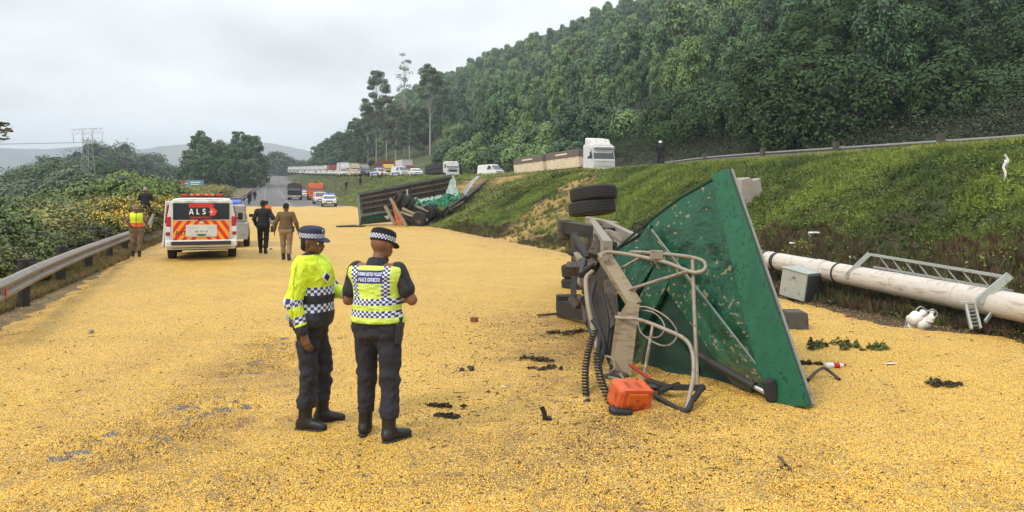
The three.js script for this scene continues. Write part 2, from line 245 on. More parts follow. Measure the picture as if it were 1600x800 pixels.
const rowsFar = range(-12, 600, s => s < 60 ? 1.5 : s < 200 ? 4 : 12);
struct('lower_road', sheet(rowsFar, () => [-3.7, ...range(-3.3, 8.6, .7), 9.1], (s, L) => lowH(s) + .006, asph), MAT.asphalt);
struct('upper_road', sheet(rowsFar, s => { const c = crestL(s); return range(c + 2.2, c + 14.6, .9); }, (s, L) => upH(s) - .10, asph), MAT.asphalt);
{ // painted lane lines
  const line = (n, w, fn, s0, s1, dash, h) => { const gs = []; for (let s = s0; s < s1; s += dash ? 12 : 10) { const g = sheet([s, s + (dash ? 4 : 5), s + (dash ? 4 : 10)].slice(0, dash ? 2 : 3), q => [fn(q) - w / 2, fn(q) + w / 2], (q) => h(q), () => [1, 1, 1]); g.deleteAttribute('color'); gs.push(g.toNonIndexed()); } struct(n, mergeGeometries(gs), M(.62, .61, .56, .8, { map: f1 })); };
  line('lane_marking', .14, () => -.8, 100, 500, true, s => lowH(s) + .012); line('lane_marking', .14, () => 2.9, 100, 500, true, s => lowH(s) + .012); line('lane_marking', .14, () => 6.6, 100, 500, true, s => lowH(s) + .012);
  line('edge_marking', .16, () => -3.9, 100, 500, false, s => lowH(s) + .012);
}
// the maize itself: a thin uneven blanket over the lower road, bare where wheels and feet scraped it away
const BARE = [[[-3.3, 10.6], [-3.0, 8.9], .35, .07], [[-3.1, 7.4], [-3.5, 5.9], .30, .05], [[-2.75, 7.1], [-2.95, 5.75], .30, .062], [[-2.78, 6.95], [-2.85, 6.6], .12, .09]];
function bare(x, z) { let k = 0; for (const [a, b, w, d] of BARE) { const D = -z, ux = b[0] - a[0], uy = b[1] - a[1], t = clamp(((x - a[0]) * ux + (D - a[1]) * uy) / (ux * ux + uy * uy)); k = Math.max(k, d * Math.exp(-(((x - a[0] - ux * t) ** 2 + (D - a[1] - uy * t) ** 2) / (w * w)))); } return k; }
function cornH(s, L) {
  const [x, z] = toXZ(s, L), g = L > 10.4 ? groundH(s, L) : lowH(s);
  let c = .058 + .022 * fbm(s * .5, L * .5, 1) + .014 * fbm(s * 2.3, L * 2.3, 2, 3) + .010 * fbm(s * 8, L * 8, 4, 2);
  const b = bare(x, z); if (b > .004) c -= b * (.75 + 1.1 * fbm(x * 4, z * 7, 4, 2) + 2.6 * fbm(x * 17, z * 30, 9, 3));
  c += .17 * Math.exp(-((x + 9.6) ** 2) / 8 - ((z + 23.5) ** 2) / 18);
  c += .05 * Math.exp(-((x - 2.2) ** 2) / 2.2 - ((z + 8) ** 2) / 3);
  if (s < 30) c -= .018 * sstep(.35, .62, noise(x * 2.3, z * 2.3, 31)) + .010 * sstep(.4, .7, noise(x * 5.5, z * 5.5, 37));                         // heaped against the trailer
  
  c -= .16 * sstep(-3.6 - .5 * fbm(s * .8, L, 5) - 1.1 * sstep(22, 34, s), -4.7 - .8 * sstep(22, 34, s), L + .35 * fbm(s * 2.5, L * 2.5, 3));
  c -= .2 * sstep(88, 112, s + 5 * fbm(s * .2, L * .6, 2)) + .3 * sstep(0, .9, L - (9.5 + 1.0 * sstep(14, 30, s) + .8 * fbm(s * .5, 2, 2) + .35 * fbm(s * 2.5, L * 2, 8)));
  return g + c;
}
function cornColor(s, L) {
  const [x, z] = toXZ(s, L), D = -z; let w = 1.0 + .12 * fbm(s * .7, L * .7, 6) + .10 * fbm(s * 3.5, L * 3.5, 7, 3);
  let k = [w, w, w * (1 + .15 * fbm(s * .4, L * .4, 12))];
  const track = Math.exp(-(((x + 3.1 + .09 * (D - 7)) / .55) ** 2)) * sstep(13, 9, D) + Math.exp(-(((x + 2.3 + .07 * (D - 7)) / .45) ** 2)) * sstep(11, 8, D) + .8 * Math.exp(-(((x + 4.4 + .1 * (D - 7)) / .4) ** 2)) * sstep(12, 8, D);
  const dirty = clamp(1.05 * track * clamp(.5 + 1.5 * fbm(x * .9, z * .5, 14)) + .5 * Math.exp(-((x - .6) ** 2) / 7 - ((D - 5.2) ** 2) / 2.5) + 1.5 * Math.exp(-((x - .9) ** 2) / 1.6 - ((D - 9.5) ** 2) / 14) + .55 * Math.exp(-((x - .8) ** 2) / 5 - ((D - 4.6) ** 2) / 3) + .6 * sstep(8.6, 10.6, L) + .7 * sstep(-2.6, -4.2, L) * sstep(40, 20, s)) * clamp(.55 + .9 * fbm(s * 1.7, L * 1.7, 3) + .8 * fbm(s * 7, L * 7, 5, 2));
  return mixc(k, [.42, .39, .50], clamp(dirty) * .92);
}
const cornRows = range(1, 114, s => s < 4 ? .3 : s < 12 ? .06 : s < 25 ? .14 : s < 60 ? .5 : 1.2);
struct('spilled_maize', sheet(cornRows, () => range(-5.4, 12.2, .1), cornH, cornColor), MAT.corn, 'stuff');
tag(scene.children[scene.children.length - 1], 'yellow blanket of spilled maize covering the whole lower carriageway', 'grain');
const surfH = (x, z) => { const [s, L] = toSL(x, z); return Math.max(groundH(s, L), L > -5.4 && L < 12.2 && s < 114 ? cornH(s, L) : -99); };

function instanced(name, geo, m, list, label, cat) { // list of {p:[x,y,z], q:Euler, s:[..], c:[..]}
  const im = new THREE.InstancedMesh(geo, m, list.length), o = new THREE.Object3D(), c = new THREE.Color();
  list.forEach((e, i) => { o.position.set(...e.p); o.rotation.set(...(e.r ?? [0, 0, 0])); if (Array.isArray(e.s)) o.scale.set(...e.s); else o.scale.setScalar(e.s ?? 1); o.updateMatrix(); im.setMatrixAt(i, o.matrix); if (e.c) im.setColorAt(i, c.setRGB(...e.c)); });
  im.name = numbered(name); im.userData = { kind: 'stuff', label, category: cat }; im.castShadow = im.receiveShadow = true; scene.add(im); return im;
}
{ // loose kernels lying proud of the blanket in the foreground
  const g = new THREE.IcosahedronGeometry(1, 0); g.scale(.0062, .0028, .0045);
  const r = rngOf(5), list = [];
  for (let n = 0; n < 230000; n++) {
    const D = 4.2 + 12 * Math.pow(r(), 1.9), u = -40 + 1680 * r(), [x, z] = px(u, D), [s, L] = toSL(x, z); if (L < -5 || L > 11) continue;
    const asphaltY = lowH(s) + .006, y = Math.max(cornH(s, L), asphaltY); if (y <= asphaltY + .001 && r() > .45) continue;
    const w = .7 + .45 * r(), t = r();
    list.push({ p: [x, y + .001, z], r: [r() * 2.2 - 1.1, r() * 6.3, r() * 2.2 - 1.1], s: .7 + .45 * r(), c: t < .15 ? [.85, .66, .28] : t < .2 ? [.62, .30, .035] : t < .235 ? [.16, .085, .03] : [.92 * w, .565 * w, .070 * w] });
  }
  instanced('loose_kernels', g, M(1, 1, 1, .55), list, 'loose yellow maize kernels scattered over the foreground', 'grain');
}
{ // crumbs of soil and bits of stalk mixed into the maize
  const g = new THREE.DodecahedronGeometry(1, 0), r = rngOf(6), list = [];
  for (let n = 0; n < 34000; n++) {
    let x, z;
    const t = r();
    if (t < .36) { x = .9 + (r() + r() - 1) * 2.4; z = -9.2 + (r() + r() - 1) * 5.2; }
    else if (t < .46) { x = .4 + (r() + r() - 1) * 2.8; z = -4.6 - 2.4 * r(); }
    else if (t < .60) { const L = 8.6 + 2.6 * r(), s = 4 + 60 * r() * r(); [x, z] = toXZ(s, L); }
    else if (t < .74) { const L = -3.6 - 1.6 * r(), s = 8 + 26 * r(); [x, z] = toXZ(s, L); }
    else { const D = 4.3 + 9 * r(); [x, z] = px(-20 + 1640 * r(), D); }
    const [s, L] = toSL(x, z); if (fbm(x * 1.3, z * 1.3, 4) + .35 * r() < .05) continue;
    const k = .0022 + .006 * Math.pow(r(), 4), e = 1 + 2 * r() * r();
    list.push({ p: [x, surfH(x, z) + k * .4, z], r: [r() * .6, r() * 6.3, r() * .6], s: [k * e, k * .7, k], c: r() < .2 ? [.16, .11, .05] : [.05 + .03 * r(), .034 + .015 * r(), .022] });
  }
  instanced('soil_crumbs', g, M(1, 1, 1, .95), list, 'dark crumbs of soil and stalk mixed into the maize', 'soil');
}
// ---------------------------------------------------------------- vegetation
function leafSoup(r, pts, size, tone) { // pts: [x,y,z,nx,ny,nz]; each leaf a bent pair of triangles
  const pos = [], nor = [], col = []; const n = V(0, 0, 0), a = V(0, 0, 0), b = V(0, 0, 0);
  for (const p of pts) {
    n.set(p[3] + rr(-.5, .5, r), p[4] + rr(-.4, .5, r), p[5] + rr(-.5, .5, r)).normalize(); a.set(rr(-1, 1, r), rr(-1, 1, r), rr(-1, 1, r)).cross(n).normalize(); b.crossVectors(n, a);
    const s = size * (p[6] ?? 1) * (.65 + .7 * r()), w = s * (.42 + .3 * r()), k = .12 * s, t = (tone ?? 1) * (p[7] ?? 1) * (.72 + .56 * r()), c = [t * (.92 + .2 * r()), t, t * (.8 + .3 * r())];
    const P = [[-1, 0, 0], [0, -1, 1], [1, 0, 0], [0, 1, 1]].map(([x, y, z]) => [p[0] + a.x * s * x + b.x * w * y + n.x * k * (1 - z), p[1] + a.y * s * x + b.y * w * y + n.y * k * (1 - z), p[2] + a.z * s * x + b.z * w * y + n.z * k * (1 - z)]);
    for (const i of [0, 1, 2, 0, 2, 3]) { pos.push(...P[i]); nor.push(n.x, n.y, n.z); col.push(...c); }
  }
  const g = new THREE.BufferGeometry(); g.setAttribute('position', new THREE.Float32BufferAttribute(pos, 3)); g.setAttribute('normal', new THREE.Float32BufferAttribute(nor, 3)); g.setAttribute('color', new THREE.Float32BufferAttribute(col, 3)); return g;
}
function crownGeo(seed, lobes, leaves, size, core = .78) { // lobes: [x,y,z,rx,ry,rz]
  const r = rngOf(seed), pts = [], vol = lobes.map(l => Math.pow(l[3] * l[4] * l[5], 2 / 3)), tot = vol.reduce((a, b) => a + b, 0);
  lobes.forEach((l, i) => {
    const tone = .8 + .4 * r();
    for (let n = Math.round(leaves * vol[i] / tot); n > 0; n--) {
      const d = V(rr(-1, 1, r), rr(-.8, 1, r), rr(-1, 1, r)).normalize(), q = .78 + .34 * r() * r();
      pts.push([l[0] + d.x * l[3] * q, l[1] + d.y * l[4] * q, l[2] + d.z * l[5] * q, d.x, d.y + .25, d.z, 1, tone]);
    }
  });
  const gs = [leafSoup(r, pts, size)];
  if (core) for (const l of lobes) { let g = new THREE.IcosahedronGeometry(1, 1); const p = g.attributes.position; for (let i = 0; i < p.count; i++) { const k = core * (.86 + .22 * noise(p.getX(i) * 2 + l[0] * 3, p.getY(i) * 2 + l[1], p.getZ(i) * 2 + l[2])); p.setXYZ(i, l[0] + p.getX(i) * l[3] * k, l[1] + p.getY(i) * l[4] * k, l[2] + p.getZ(i) * l[5] * k); } g.deleteAttribute('uv'); g.computeVertexNormals(); g.setAttribute('color', new THREE.Float32BufferAttribute(new Float32Array(p.count * 3).fill(.22), 3)); gs.push(g); }  // dark blob in each lobe, the crown's inner shade put into its colour
  return mergeGeometries(gs.map(g => g.index ? g.toNonIndexed() : g));
}
const LEAF = {
  tuft: M(.07, .085, .025, .8, { vertexColors: true }), tuftDark: M(.06, .05, .025, .85, { vertexColors: true }),
  hill: [M(.095, .195, .066, .7, { vertexColors: true }), M(.058, .128, .048, .7, { vertexColors: true }), M(.160, .265, .078, .7, { vertexColors: true })],
  dark: M(.050, .100, .028, .92, { vertexColors: true }), darker: M(.036, .076, .019, .92, { vertexColors: true }), mid: M(.115, .165, .040, .65, { vertexColors: true }), gum: M(.085, .120, .045, .65, { vertexColors: true }), gumPale: M(.12, .15, .07, .75, { vertexColors: true }), scrub: M(.15, .175, .045, .8, { vertexColors: true }), bright: M(.125, .19, .032, .65, { vertexColors: true }), dull: M(.15, .16, .08, .85, { vertexColors: true }), flower: M(.85, .52, .02, .7, { vertexColors: true }), far: M(.09, .12, .06, .8, { vertexColors: true }), white: M(1, 1, 1, .8, { vertexColors: true }),
};
function trunkGeo(h, r0, limbs = [], lean = 0) { const gs = [tube([[0, -.6, 0], [lean * .3, h * .4, 0], [lean, h, lean * .4]], r0, 7, 8)]; { const p = gs[0].attributes.position; for (let i = 0; i < p.count; i++) { const t = clamp(p.getY(i) / h), k = 1 - .62 * t, cx = lean * t, cz = lean * .4 * t; p.setX(i, cx + (p.getX(i) - cx) * k); p.setZ(i, cz + (p.getZ(i) - cz) * k); } } for (const l of limbs) gs.push(rod(V(lean * l[1] / h * .6, l[1] * .72, 0), V(l[0], l[1], l[2]), r0 * .35, r0 * .12, 5)); return gs; }
function treeThing(name, label, cat, crown, leafMat, trunk, barkMat, pos, turn, group) { const t = thing(name, label, cat, pos, turn, group); part('trunk', trunk, barkMat, t); const c = new THREE.Mesh(crown, leafMat); c.name = 'crown'; c.castShadow = c.receiveShadow = true; t.add(c); return t; }
function domeLobes(r, h, rad, n, base = .3) { const o = [[0, h * .62, 0, rad * .62, h * .3, rad * .62]]; for (let i = 0; i < n; i++) { const t = (i + .5) / n, y = h * (base + (1 - base - .06) * t), w = rad * Math.pow(Math.sin(Math.PI * (.16 + .74 * (1 - t))), .8) * (t > .75 ? .75 : 1), a = i * 2.4 + r(); const q = rad * (.34 + .2 * r()); o.push([Math.cos(a) * w * .72, y, Math.sin(a) * w * .72, q, q * (.75 + .4 * r()), q]); } o.push([0, h * .93, 0, rad * .38, h * .08, rad * .38]); return o; }
{ // ---- plantation on the hill: the nearest 300 singly, the rest as one wood per kind
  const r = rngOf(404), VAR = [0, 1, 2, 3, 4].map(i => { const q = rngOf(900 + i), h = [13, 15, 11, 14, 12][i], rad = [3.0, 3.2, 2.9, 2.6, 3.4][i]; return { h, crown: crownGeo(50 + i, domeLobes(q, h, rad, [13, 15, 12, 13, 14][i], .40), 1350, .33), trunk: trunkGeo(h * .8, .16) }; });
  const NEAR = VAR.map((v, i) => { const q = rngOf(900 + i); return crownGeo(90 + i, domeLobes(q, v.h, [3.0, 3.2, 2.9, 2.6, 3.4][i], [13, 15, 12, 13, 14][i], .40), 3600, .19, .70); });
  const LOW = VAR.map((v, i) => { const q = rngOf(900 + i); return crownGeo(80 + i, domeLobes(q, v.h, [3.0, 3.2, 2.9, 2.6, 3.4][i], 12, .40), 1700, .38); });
  const spots = [];
  for (let s = 24; s < 820; s += 7.5) for (let L = 38; L < 290; L += 7.5) {
    const S = s + rr(-3, 3, r), l = L + rr(-3, 3, r), c = crestL(S), k = r(), v = r() * 5 | 0, e = r();
    if (l < c + 20) continue; if (S > 145 && S < 330 && l < c + 15 + 25 * sstep(145, 190, S) * sstep(345, 285, S)) continue; if (S > 330 && l < c + 22) continue;
    if (S < 130 && l < c + 36 + 6 * Math.sin(S * .2)) continue;
    const [x, z] = toXZ(S, l); if (z > -12) continue; const u = 800 + x / -z * F; if (u < 380 || u > 1680) continue;
    const sc = (.80 + .42 * k) * (l < c + 50 ? .75 : 1) * (S > 330 ? 1.15 : 1);
    spots.push({ x, z, y: groundH(S, l) - .4, v, sc, D: -z, m: e < .42 ? 0 : e < .75 ? 1 : 2, rot: k * 6.28, t: r() });
  }
  spots.sort((a, b) => a.D - b.D);
  const proto = {}; const LAB = ['domed green plantation tree on the forested hillside', 'dark green plantation tree on the forested hillside', 'lighter yellow green plantation tree on the forested hillside'];
  spots.slice(0, 300).forEach(p => {
    const near = p.D < 150, key = p.v + '/' + p.m + near; let t;
    if (!proto[key]) t = proto[key] = treeThing('plantation_tree', LAB[p.m], 'tree', near ? NEAR[p.v] : VAR[p.v].crown, LEAF.hill[p.m], VAR[p.v].trunk, MAT.bark, [p.x, p.y, p.z], p.rot, LAB[p.m].split(' tree')[0] + ' trees on the hill');
    else t = copyOf(proto[key], LAB[p.m], [p.x, p.y, p.z], p.rot);
    t.scale.set(p.sc * .86, p.sc * 1.22, p.sc * .86);
  });
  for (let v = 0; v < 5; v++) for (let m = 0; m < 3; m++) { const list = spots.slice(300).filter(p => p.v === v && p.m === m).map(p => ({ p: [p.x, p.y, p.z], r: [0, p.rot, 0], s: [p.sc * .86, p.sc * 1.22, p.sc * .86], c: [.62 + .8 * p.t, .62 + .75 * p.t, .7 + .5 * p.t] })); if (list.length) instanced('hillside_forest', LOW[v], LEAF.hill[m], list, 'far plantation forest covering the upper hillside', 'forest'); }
}
// ---- tall gum trees
function gumLobes(r, h, rad, n, base, flat = .55) { n = Math.round(n * 2.2); const o = []; for (let i = 0; i < n; i++) { const t = i / (n - 1), y = h * (base + (1 - base) * t) - (t > .9 ? rad * .1 : 0), w = rad * (.9 - .55 * t * t) * (.45 + .55 * r()), a = i * 2.4 + r() * 1.2, q = rad * (.20 + .17 * r()); o.push([Math.cos(a) * w, y + rr(-.03, .03, r) * h, Math.sin(a) * w, q, q * flat * (.8 + .8 * r()), q]); } return o; }
function gum(u, vTop, D, rad, n, base, seed, label, o = {}) {
  const [x, z] = px(u, D), y = groundAt(x, z), h = EYE - (vTop - HZ) / F * D - y, r = rngOf(seed), lobes = gumLobes(r, h, rad, n, base, o.flat);
  return treeThing(o.name ?? 'gum_tree', label, 'tree', crownGeo(seed, lobes, (o.leaves ?? 1500) * 1.5, (o.size ?? .5) * .72, o.core ?? .55), o.mat ?? LEAF.gum, trunkGeo(h * .93, o.r ?? .32, lobes.map(l => [l[0] * .85, l[1] - l[4] * .4, l[2] * .85]), o.lean ?? 0), o.bark ?? MAT.barkPale, [x, y, z], 0, o.group);
}
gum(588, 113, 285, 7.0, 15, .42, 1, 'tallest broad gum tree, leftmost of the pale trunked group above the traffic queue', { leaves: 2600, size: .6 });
gum(604, 150, 280, 5.4, 11, .45, 2, 'shorter gum tree in the middle of the pale trunked group above the traffic queue', { leaves: 1800 });
gum(618, 160, 278, 6.5, 12, .4, 3, 'gum tree with a bare lower trunk, right end of the pale trunked group', { leaves: 1900, lean: 1 });
gum(575, 165, 300, 6.0, 12, .3, 4, 'gum tree with low dark foliage at the left edge of the pale trunked group', { leaves: 2000, mat: LEAF.dark });
gum(632, 87, 300, 4.2, 9, .62, 5, 'thin sparse tree sticking up above the gum group', { leaves: 420, size: .42, core: 0, mat: LEAF.gumPale, r: .22 });
gum(672, 104, 262, 6.2, 12, .62, 6, 'umbrella crowned gum with one long pale trunk on the grass slope', { leaves: 2300, size: .55 });
gum(655, 165, 285, 7, 12, .25, 7, 'dense dark gum between the umbrella crowned gum and the pale group', { leaves: 2200, mat: LEAF.dark });
gum(640, 178, 270, 6, 12, .25, 17, 'round dark gum at the top of the grass clearing', { leaves: 2000, mat: LEAF.dark });
gum(692, 150, 275, 6.5, 12, .2, 18, 'dense gum just right of the umbrella crowned gum', { leaves: 2200, mat: LEAF.dark });
[[556, 185, 330, 7], [545, 205, 350, 8], [530, 208, 380, 7], [518, 216, 400, 8], [507, 222, 420, 8], [566, 195, 340, 8], [498, 238, 440, 7], [538, 220, 360, 8], [524, 226, 390, 8]].forEach(([u, v, D, rad], i) =>
  gum(u, v, D, rad, 13, .12, 30 + i, 'dark roadside tree in the hazy row where the traffic queue vanishes', { group: 'hazy trees where the traffic queue vanishes', leaves: 1300, size: .8, mat: LEAF.dark, name: 'roadside_tree', bark: MAT.bark }));
gum(493, 230, 455, 5, 7, .55, 41, 'lone spindly tree at the left end of the hazy row', { leaves: 400, core: 0, size: .7, name: 'roadside_tree' });
[[432, 238, 520, 14], [447, 244, 540, 12], [420, 246, 560, 12], [462, 250, 560, 12], [478, 252, 540, 12]].forEach(([u, v, D, rad], i) =>
  gum(u, v, D, rad, 12, .1, 50 + i, 'blue hazy tree beyond the crest of the empty road', { group: 'hazy trees beyond the crest of the road', leaves: 900, size: 1.2, mat: LEAF.far, name: 'distant_tree', bark: MAT.bark }));
// grove left of the empty road
gum(312, 208, 250, 5.5, 13, .3, 60, 'tall layered gum at the left end of the grove beside the empty road', { leaves: 1900, size: .55, mat: LEAF.dark });
gum(374, 206, 262, 4.2, 9, .62, 61, 'tall gum with a small high crown rising from the grove beside the empty road', { leaves: 1000, mat: LEAF.dark });
gum(393, 213, 255, 5.2, 13, .35, 62, 'tall gum at the right end of the grove beside the empty road', { leaves: 1800, mat: LEAF.dark });
[[300, 238, 240], [322, 228, 245], [338, 226, 250], [352, 224, 255], [364, 232, 245], [384, 232, 248], [402, 238, 262], [330, 246, 225], [358, 250, 225], [388, 252, 235], [305, 252, 225]].forEach(([u, v, D], i) =>
  gum(u, v, D, 5.6, 14, .06, 70 + i, 'dense dark tree in the grove beside the empty road', { group: 'lower trees of the grove', leaves: 1700, size: .55, mat: i % 3 ? LEAF.dark : LEAF.gum, name: 'grove_tree', bark: MAT.bark, flat: .8 }));
// valley trees on the left, getting hazier
[[165, 229, 190, 12, .3], [180, 240, 185, 9, .1], [140, 250, 170, 8, .1], [110, 252, 150, 8, .1], [82, 250, 175, 6, .2], [60, 262, 130, 7, .1], [92, 268, 95, 5, .1], [118, 274, 85, 4, .1], [40, 282, 100, 6, .1], [236, 243, 230, 7, .2], [250, 262, 210, 8, .1], [212, 258, 220, 8, .1], [275, 268, 240, 8, .1], [20, 292, 90, 5, .1], [150, 262, 120, 6, .1]].forEach(([u, v, D, rad, b], i) =>
  gum(u, v, D * 1.8, rad * 1.7, 15, b, 100 + i, ['rounded dark tree in the valley behind the roadside bushes', 'hazy green tree in the valley behind the roadside bushes'][i % 2], { group: ['dark valley trees on the left', 'hazy green valley trees on the left'][i % 2], leaves: 2400, size: .7, mat: i % 2 ? LEAF.gum : LEAF.dark, name: 'valley_tree', bark: MAT.bark, flat: .8 }));
// ---- hedgerow behind the upper road and the big dark trees
function roundTree(u, vTop, D, rad, seed, label, o = {}) {
  const [x, z] = px(u, D), y = groundAt(x, z) - .3, h = EYE - (vTop - HZ) / F * D - y, r = rngOf(seed);
  return treeThing(o.name ?? 'broadleaf_tree', label, 'tree', crownGeo(seed, o.lobes ? o.lobes(r, h, rad) : domeLobes(r, h, rad, o.n ?? 16, o.base ?? .08), o.leaves ?? 2600, o.size ?? .3, o.core ?? .8), o.mat ?? LEAF.mid, trunkGeo(h * .8, o.r ?? .2, o.limbs ?? []), MAT.bark, [x, y, z], seed, o.group);
}
const bigLobes = (r, h, rad) => { const o = []; for (let i = 0; i < 40; i++) { const t = Math.pow((i + .5) / 40, .8), y = h * (.22 + .75 * t), a = i * 2.4 + r(), w = rad * Math.sqrt(Math.max(.06, 1 - ((t - .55) / .58) ** 2)) * (.5 + .5 * r()), q = rad * (.17 + .15 * r()); o.push([Math.cos(a) * w, y, Math.sin(a) * w, q, q * .8, q]); } return o; };
[[1385, -12, 74, 6.0, 'tallest of the big dark trees, its top cut off by the photo edge'], [1290, 30, 76, 5.4, 'big dark tree with a leaning crown, left of the tallest one'], [1240, 60, 72, 4.6, 'big dark tree at the left end of the dark group'], [1448, 40, 72, 5.0, 'big dark tree just right of the tallest one'], [1335, 2, 80, 5.2, 'big dark tree with a bare reddish trunk between two taller ones']].forEach(([u, v, D, rad, l], i) => roundTree(u, v, D, rad, 210 + i, l, { lobes: bigLobes, leaves: 13000, size: .155, mat: LEAF.darker, r: .3, core: .5, name: 'big_dark_tree' }));
roundTree(1505, 45, 110, 5.5, 220, 'flat topped lighter tree right of the big dark group', { leaves: 2600, mat: LEAF.mid, base: .5 });
roundTree(1310, 12, 120, 5, 221, 'light green tree top behind the big dark group', { leaves: 2600, mat: LEAF.hill[2] });
[[1500, 125, 62, 3.6, 1], [1545, 150, 60, 3.4, 0], [1590, 140, 62, 4, 0], [1200, 160, 66, 3.2, 0], [1165, 150, 78, 4, 1], [1130, 148, 84, 4.2, 1], [1095, 178, 84, 3.6, 0], [1240, 170, 60, 3, 0], [1285, 175, 58, 3, 0], [1330, 165, 58, 3.2, 0], [1385, 160, 58, 3.6, 0], [1440, 150, 58, 3.6, 0], [1060, 200, 90, 3.4, 1], [1475, 170, 54, 2.6, 0], [1570, 178, 52, 2.8, 0], [1615, 120, 66, 4, 1], [1560, 70, 84, 4, 0], [1598, 58, 88, 4.2, 1], [1632, 80, 76, 4, 0], [1575, 100, 72, 3.6, 0], [1585, -12, 88, 4.6, 0], [1622, -5, 80, 4.6, 1], [1552, 25, 95, 4.5, 1], [1606, 35, 70, 4, 0], [1078, 150, 96, 4.2, 1], [1045, 158, 102, 4.2, 0], [1105, 140, 98, 4.2, 1]].forEach(([u, v, D, rad, k], i) =>
  roundTree(u, u > 1190 && u < 1500 ? v - 12 - 90 * Math.max(-.2, noise(i * 1.7, 3)) : v, D, rad * 1.1, 230 + i, ['dark green bushy tree in the thicket behind the upper guardrail', 'yellow green bushy tree in the thicket behind the upper guardrail'][k], { group: ['dark thicket behind the upper guardrail', 'lighter trees in the thicket behind the upper guardrail'][k], leaves: 6000, size: .165, core: .52, n: 24, mat: k ? LEAF.dark : LEAF.darker, name: 'thicket_tree' }));
[[900, 165, 125, 4.6, 0], [938, 168, 120, 4.4, 0], [972, 180, 116, 4.2, 0], [1005, 182, 112, 4.4, 1], [1035, 190, 108, 3.8, 0], [868, 195, 132, 4, 1], [838, 198, 140, 4.4, 1], [800, 205, 150, 4.5, 1], [765, 200, 165, 4.4, 1], [735, 192, 175, 4.5, 0], [712, 198, 180, 4, 1], [745, 225, 150, 3.6, 1], [780, 232, 140, 3.4, 0], [815, 232, 132, 3.4, 1], [850, 236, 122, 3, 1], [700, 225, 170, 4, 0], [722, 232, 160, 3.8, 1], [890, 225, 115, 3, 0]].forEach(([u, v, D, rad, k], i) =>
  roundTree(u, v, D, rad, 260 + i, ['dark rounded tree at the hill foot behind the white truck', 'light green rounded tree at the hill foot beside the white van'][k], { group: ['dark trees at the foot of the hill', 'light green trees at the foot of the hill'][k], leaves: 4200, size: .22, core: .68, mat: k ? LEAF.hill[2] : LEAF.hill[1], name: 'hill_foot_tree' }));
// ---- bushes on the left
function bush(u, vTop, D, rad, mat, seed, name, label, group, o = {}) {
  const [x, z] = px(u, D), y = groundAt(x, z) - .2, h = .9 * Math.max(.8, EYE - (vTop - HZ) / F * D - y), r = rngOf(seed), lobes = [];
  for (let i = 0; i < (o.n ?? 18); i++) { const a = i * 2.4 + r(), t = (i + .5) / (o.n ?? 18), y1 = h * (.14 + .74 * t), w = rad * Math.sqrt(1 - t * t * .9) * (.35 + .6 * r()), q = rad * (.26 + .16 * r()); lobes.push([Math.cos(a) * w, y1, Math.sin(a) * w, q, Math.min(q, h * .3), q]); }
  const t = thing(name, label, 'bush', [x, y, z], 0, group); const c = new THREE.Mesh(crownGeo(seed, lobes, (o.leaves ?? 2600) * 1.9, (o.size ?? .11) * .58, .70), mat); c.name = 'foliage'; c.castShadow = c.receiveShadow = true; t.add(c); part('stem', lobes.slice(0, 6).map(l => rod([0, 0, 0], [l[0], l[1], l[2]], .03, .012, 5)), MAT.bark, t);
  if (o.flowers) { const pts = []; for (let i = 0; i < o.flowers; i++) { const l = lobes[(lobes.length * (.25 + .75 * r())) | 0], d = V(rr(-1, 1, r), rr(-.1, 1, r), rr(-1, 1, r)).normalize(); pts.push([l[0] + d.x * l[3] * 1.08, l[1] + d.y * l[4] * 1.12, l[2] + d.z * l[5] * 1.08, d.x, d.y, d.z]); } const f = new THREE.Mesh(leafSoup(r, pts, o.fsize ?? .075, 1), LEAF.flower); f.name = 'flowers'; f.castShadow = true; t.add(f); }
  return t;
}
[[-15, 316, 19, 1.8], [-60, 296, 21, 2.2], [62, 316, 32, 2.6], [112, 308, 36, 3.0], [20, 338, 25, 1.8], [85, 326, 36, 2.2], [35, 306, 36, 2.6]].forEach((b, i) => bush(...b, i % 3 ? LEAF.dark : LEAF.mid, 300 + i, 'leafy_bush', ['brighter leafy bush in the front row left of the guardrail', 'dense dark green bush in the front row left of the guardrail'][+!!(i % 3)], ['bright bushes in the front row', 'dark bushes in the front row'][+!!(i % 3)], { leaves: 3400, size: .10 }));
[[205, 266, 44, 3.2], [245, 272, 50, 3.2], [180, 276, 46, 2.6], [225, 280, 42, 2.6], [262, 290, 60, 2.6], [140, 282, 44, 2.6], [95, 294, 44, 3], [45, 308, 40, 3], [5, 318, 38, 3]].forEach((b, i) => bush(...b, i % 3 ? LEAF.mid : LEAF.bright, 320 + i, 'tall_bush', 'tall rounded green bush in the back row behind the yellow flowers', 'tall bushes in the back row', { leaves: 2800, size: .17 }));
[[170, 312, 33, 1.7], [192, 308, 36, 1.7], [240, 302, 40, 1.9], [262, 306, 46, 1.9], [188, 330, 31, 1.4], [285, 322, 60, 2.2], [152, 330, 30, 1.3], [256, 326, 42, 1.6], [300, 322, 75, 2.0], [345, 316, 95, 2.0]].forEach((b, i) => bush(...b, LEAF.scrub, 340 + i, 'flowering_bush', 'scrubby bush covered in small yellow flowers beside the guardrail', 'yellow flowering bushes', { leaves: 2000, size: .10, flowers: 900, fsize: .042 }));
[[35, 368, 19, .9], [75, 360, 22, 1.0], [105, 354, 25, 1.1], [135, 346, 28, 1.1], [160, 345, 31, 1.0], [5, 380, 17, .9], [-25, 372, 16, 1], [182, 342, 35, 1]].forEach((b, i) => bush(...b, i % 2 ? LEAF.dull : LEAF.scrub, 360 + i, 'weed_clump', 'straggly pale green weed clump right behind the near guardrail', 'weed clumps behind the near guardrail', { leaves: 1500, size: .06, n: 14 }));
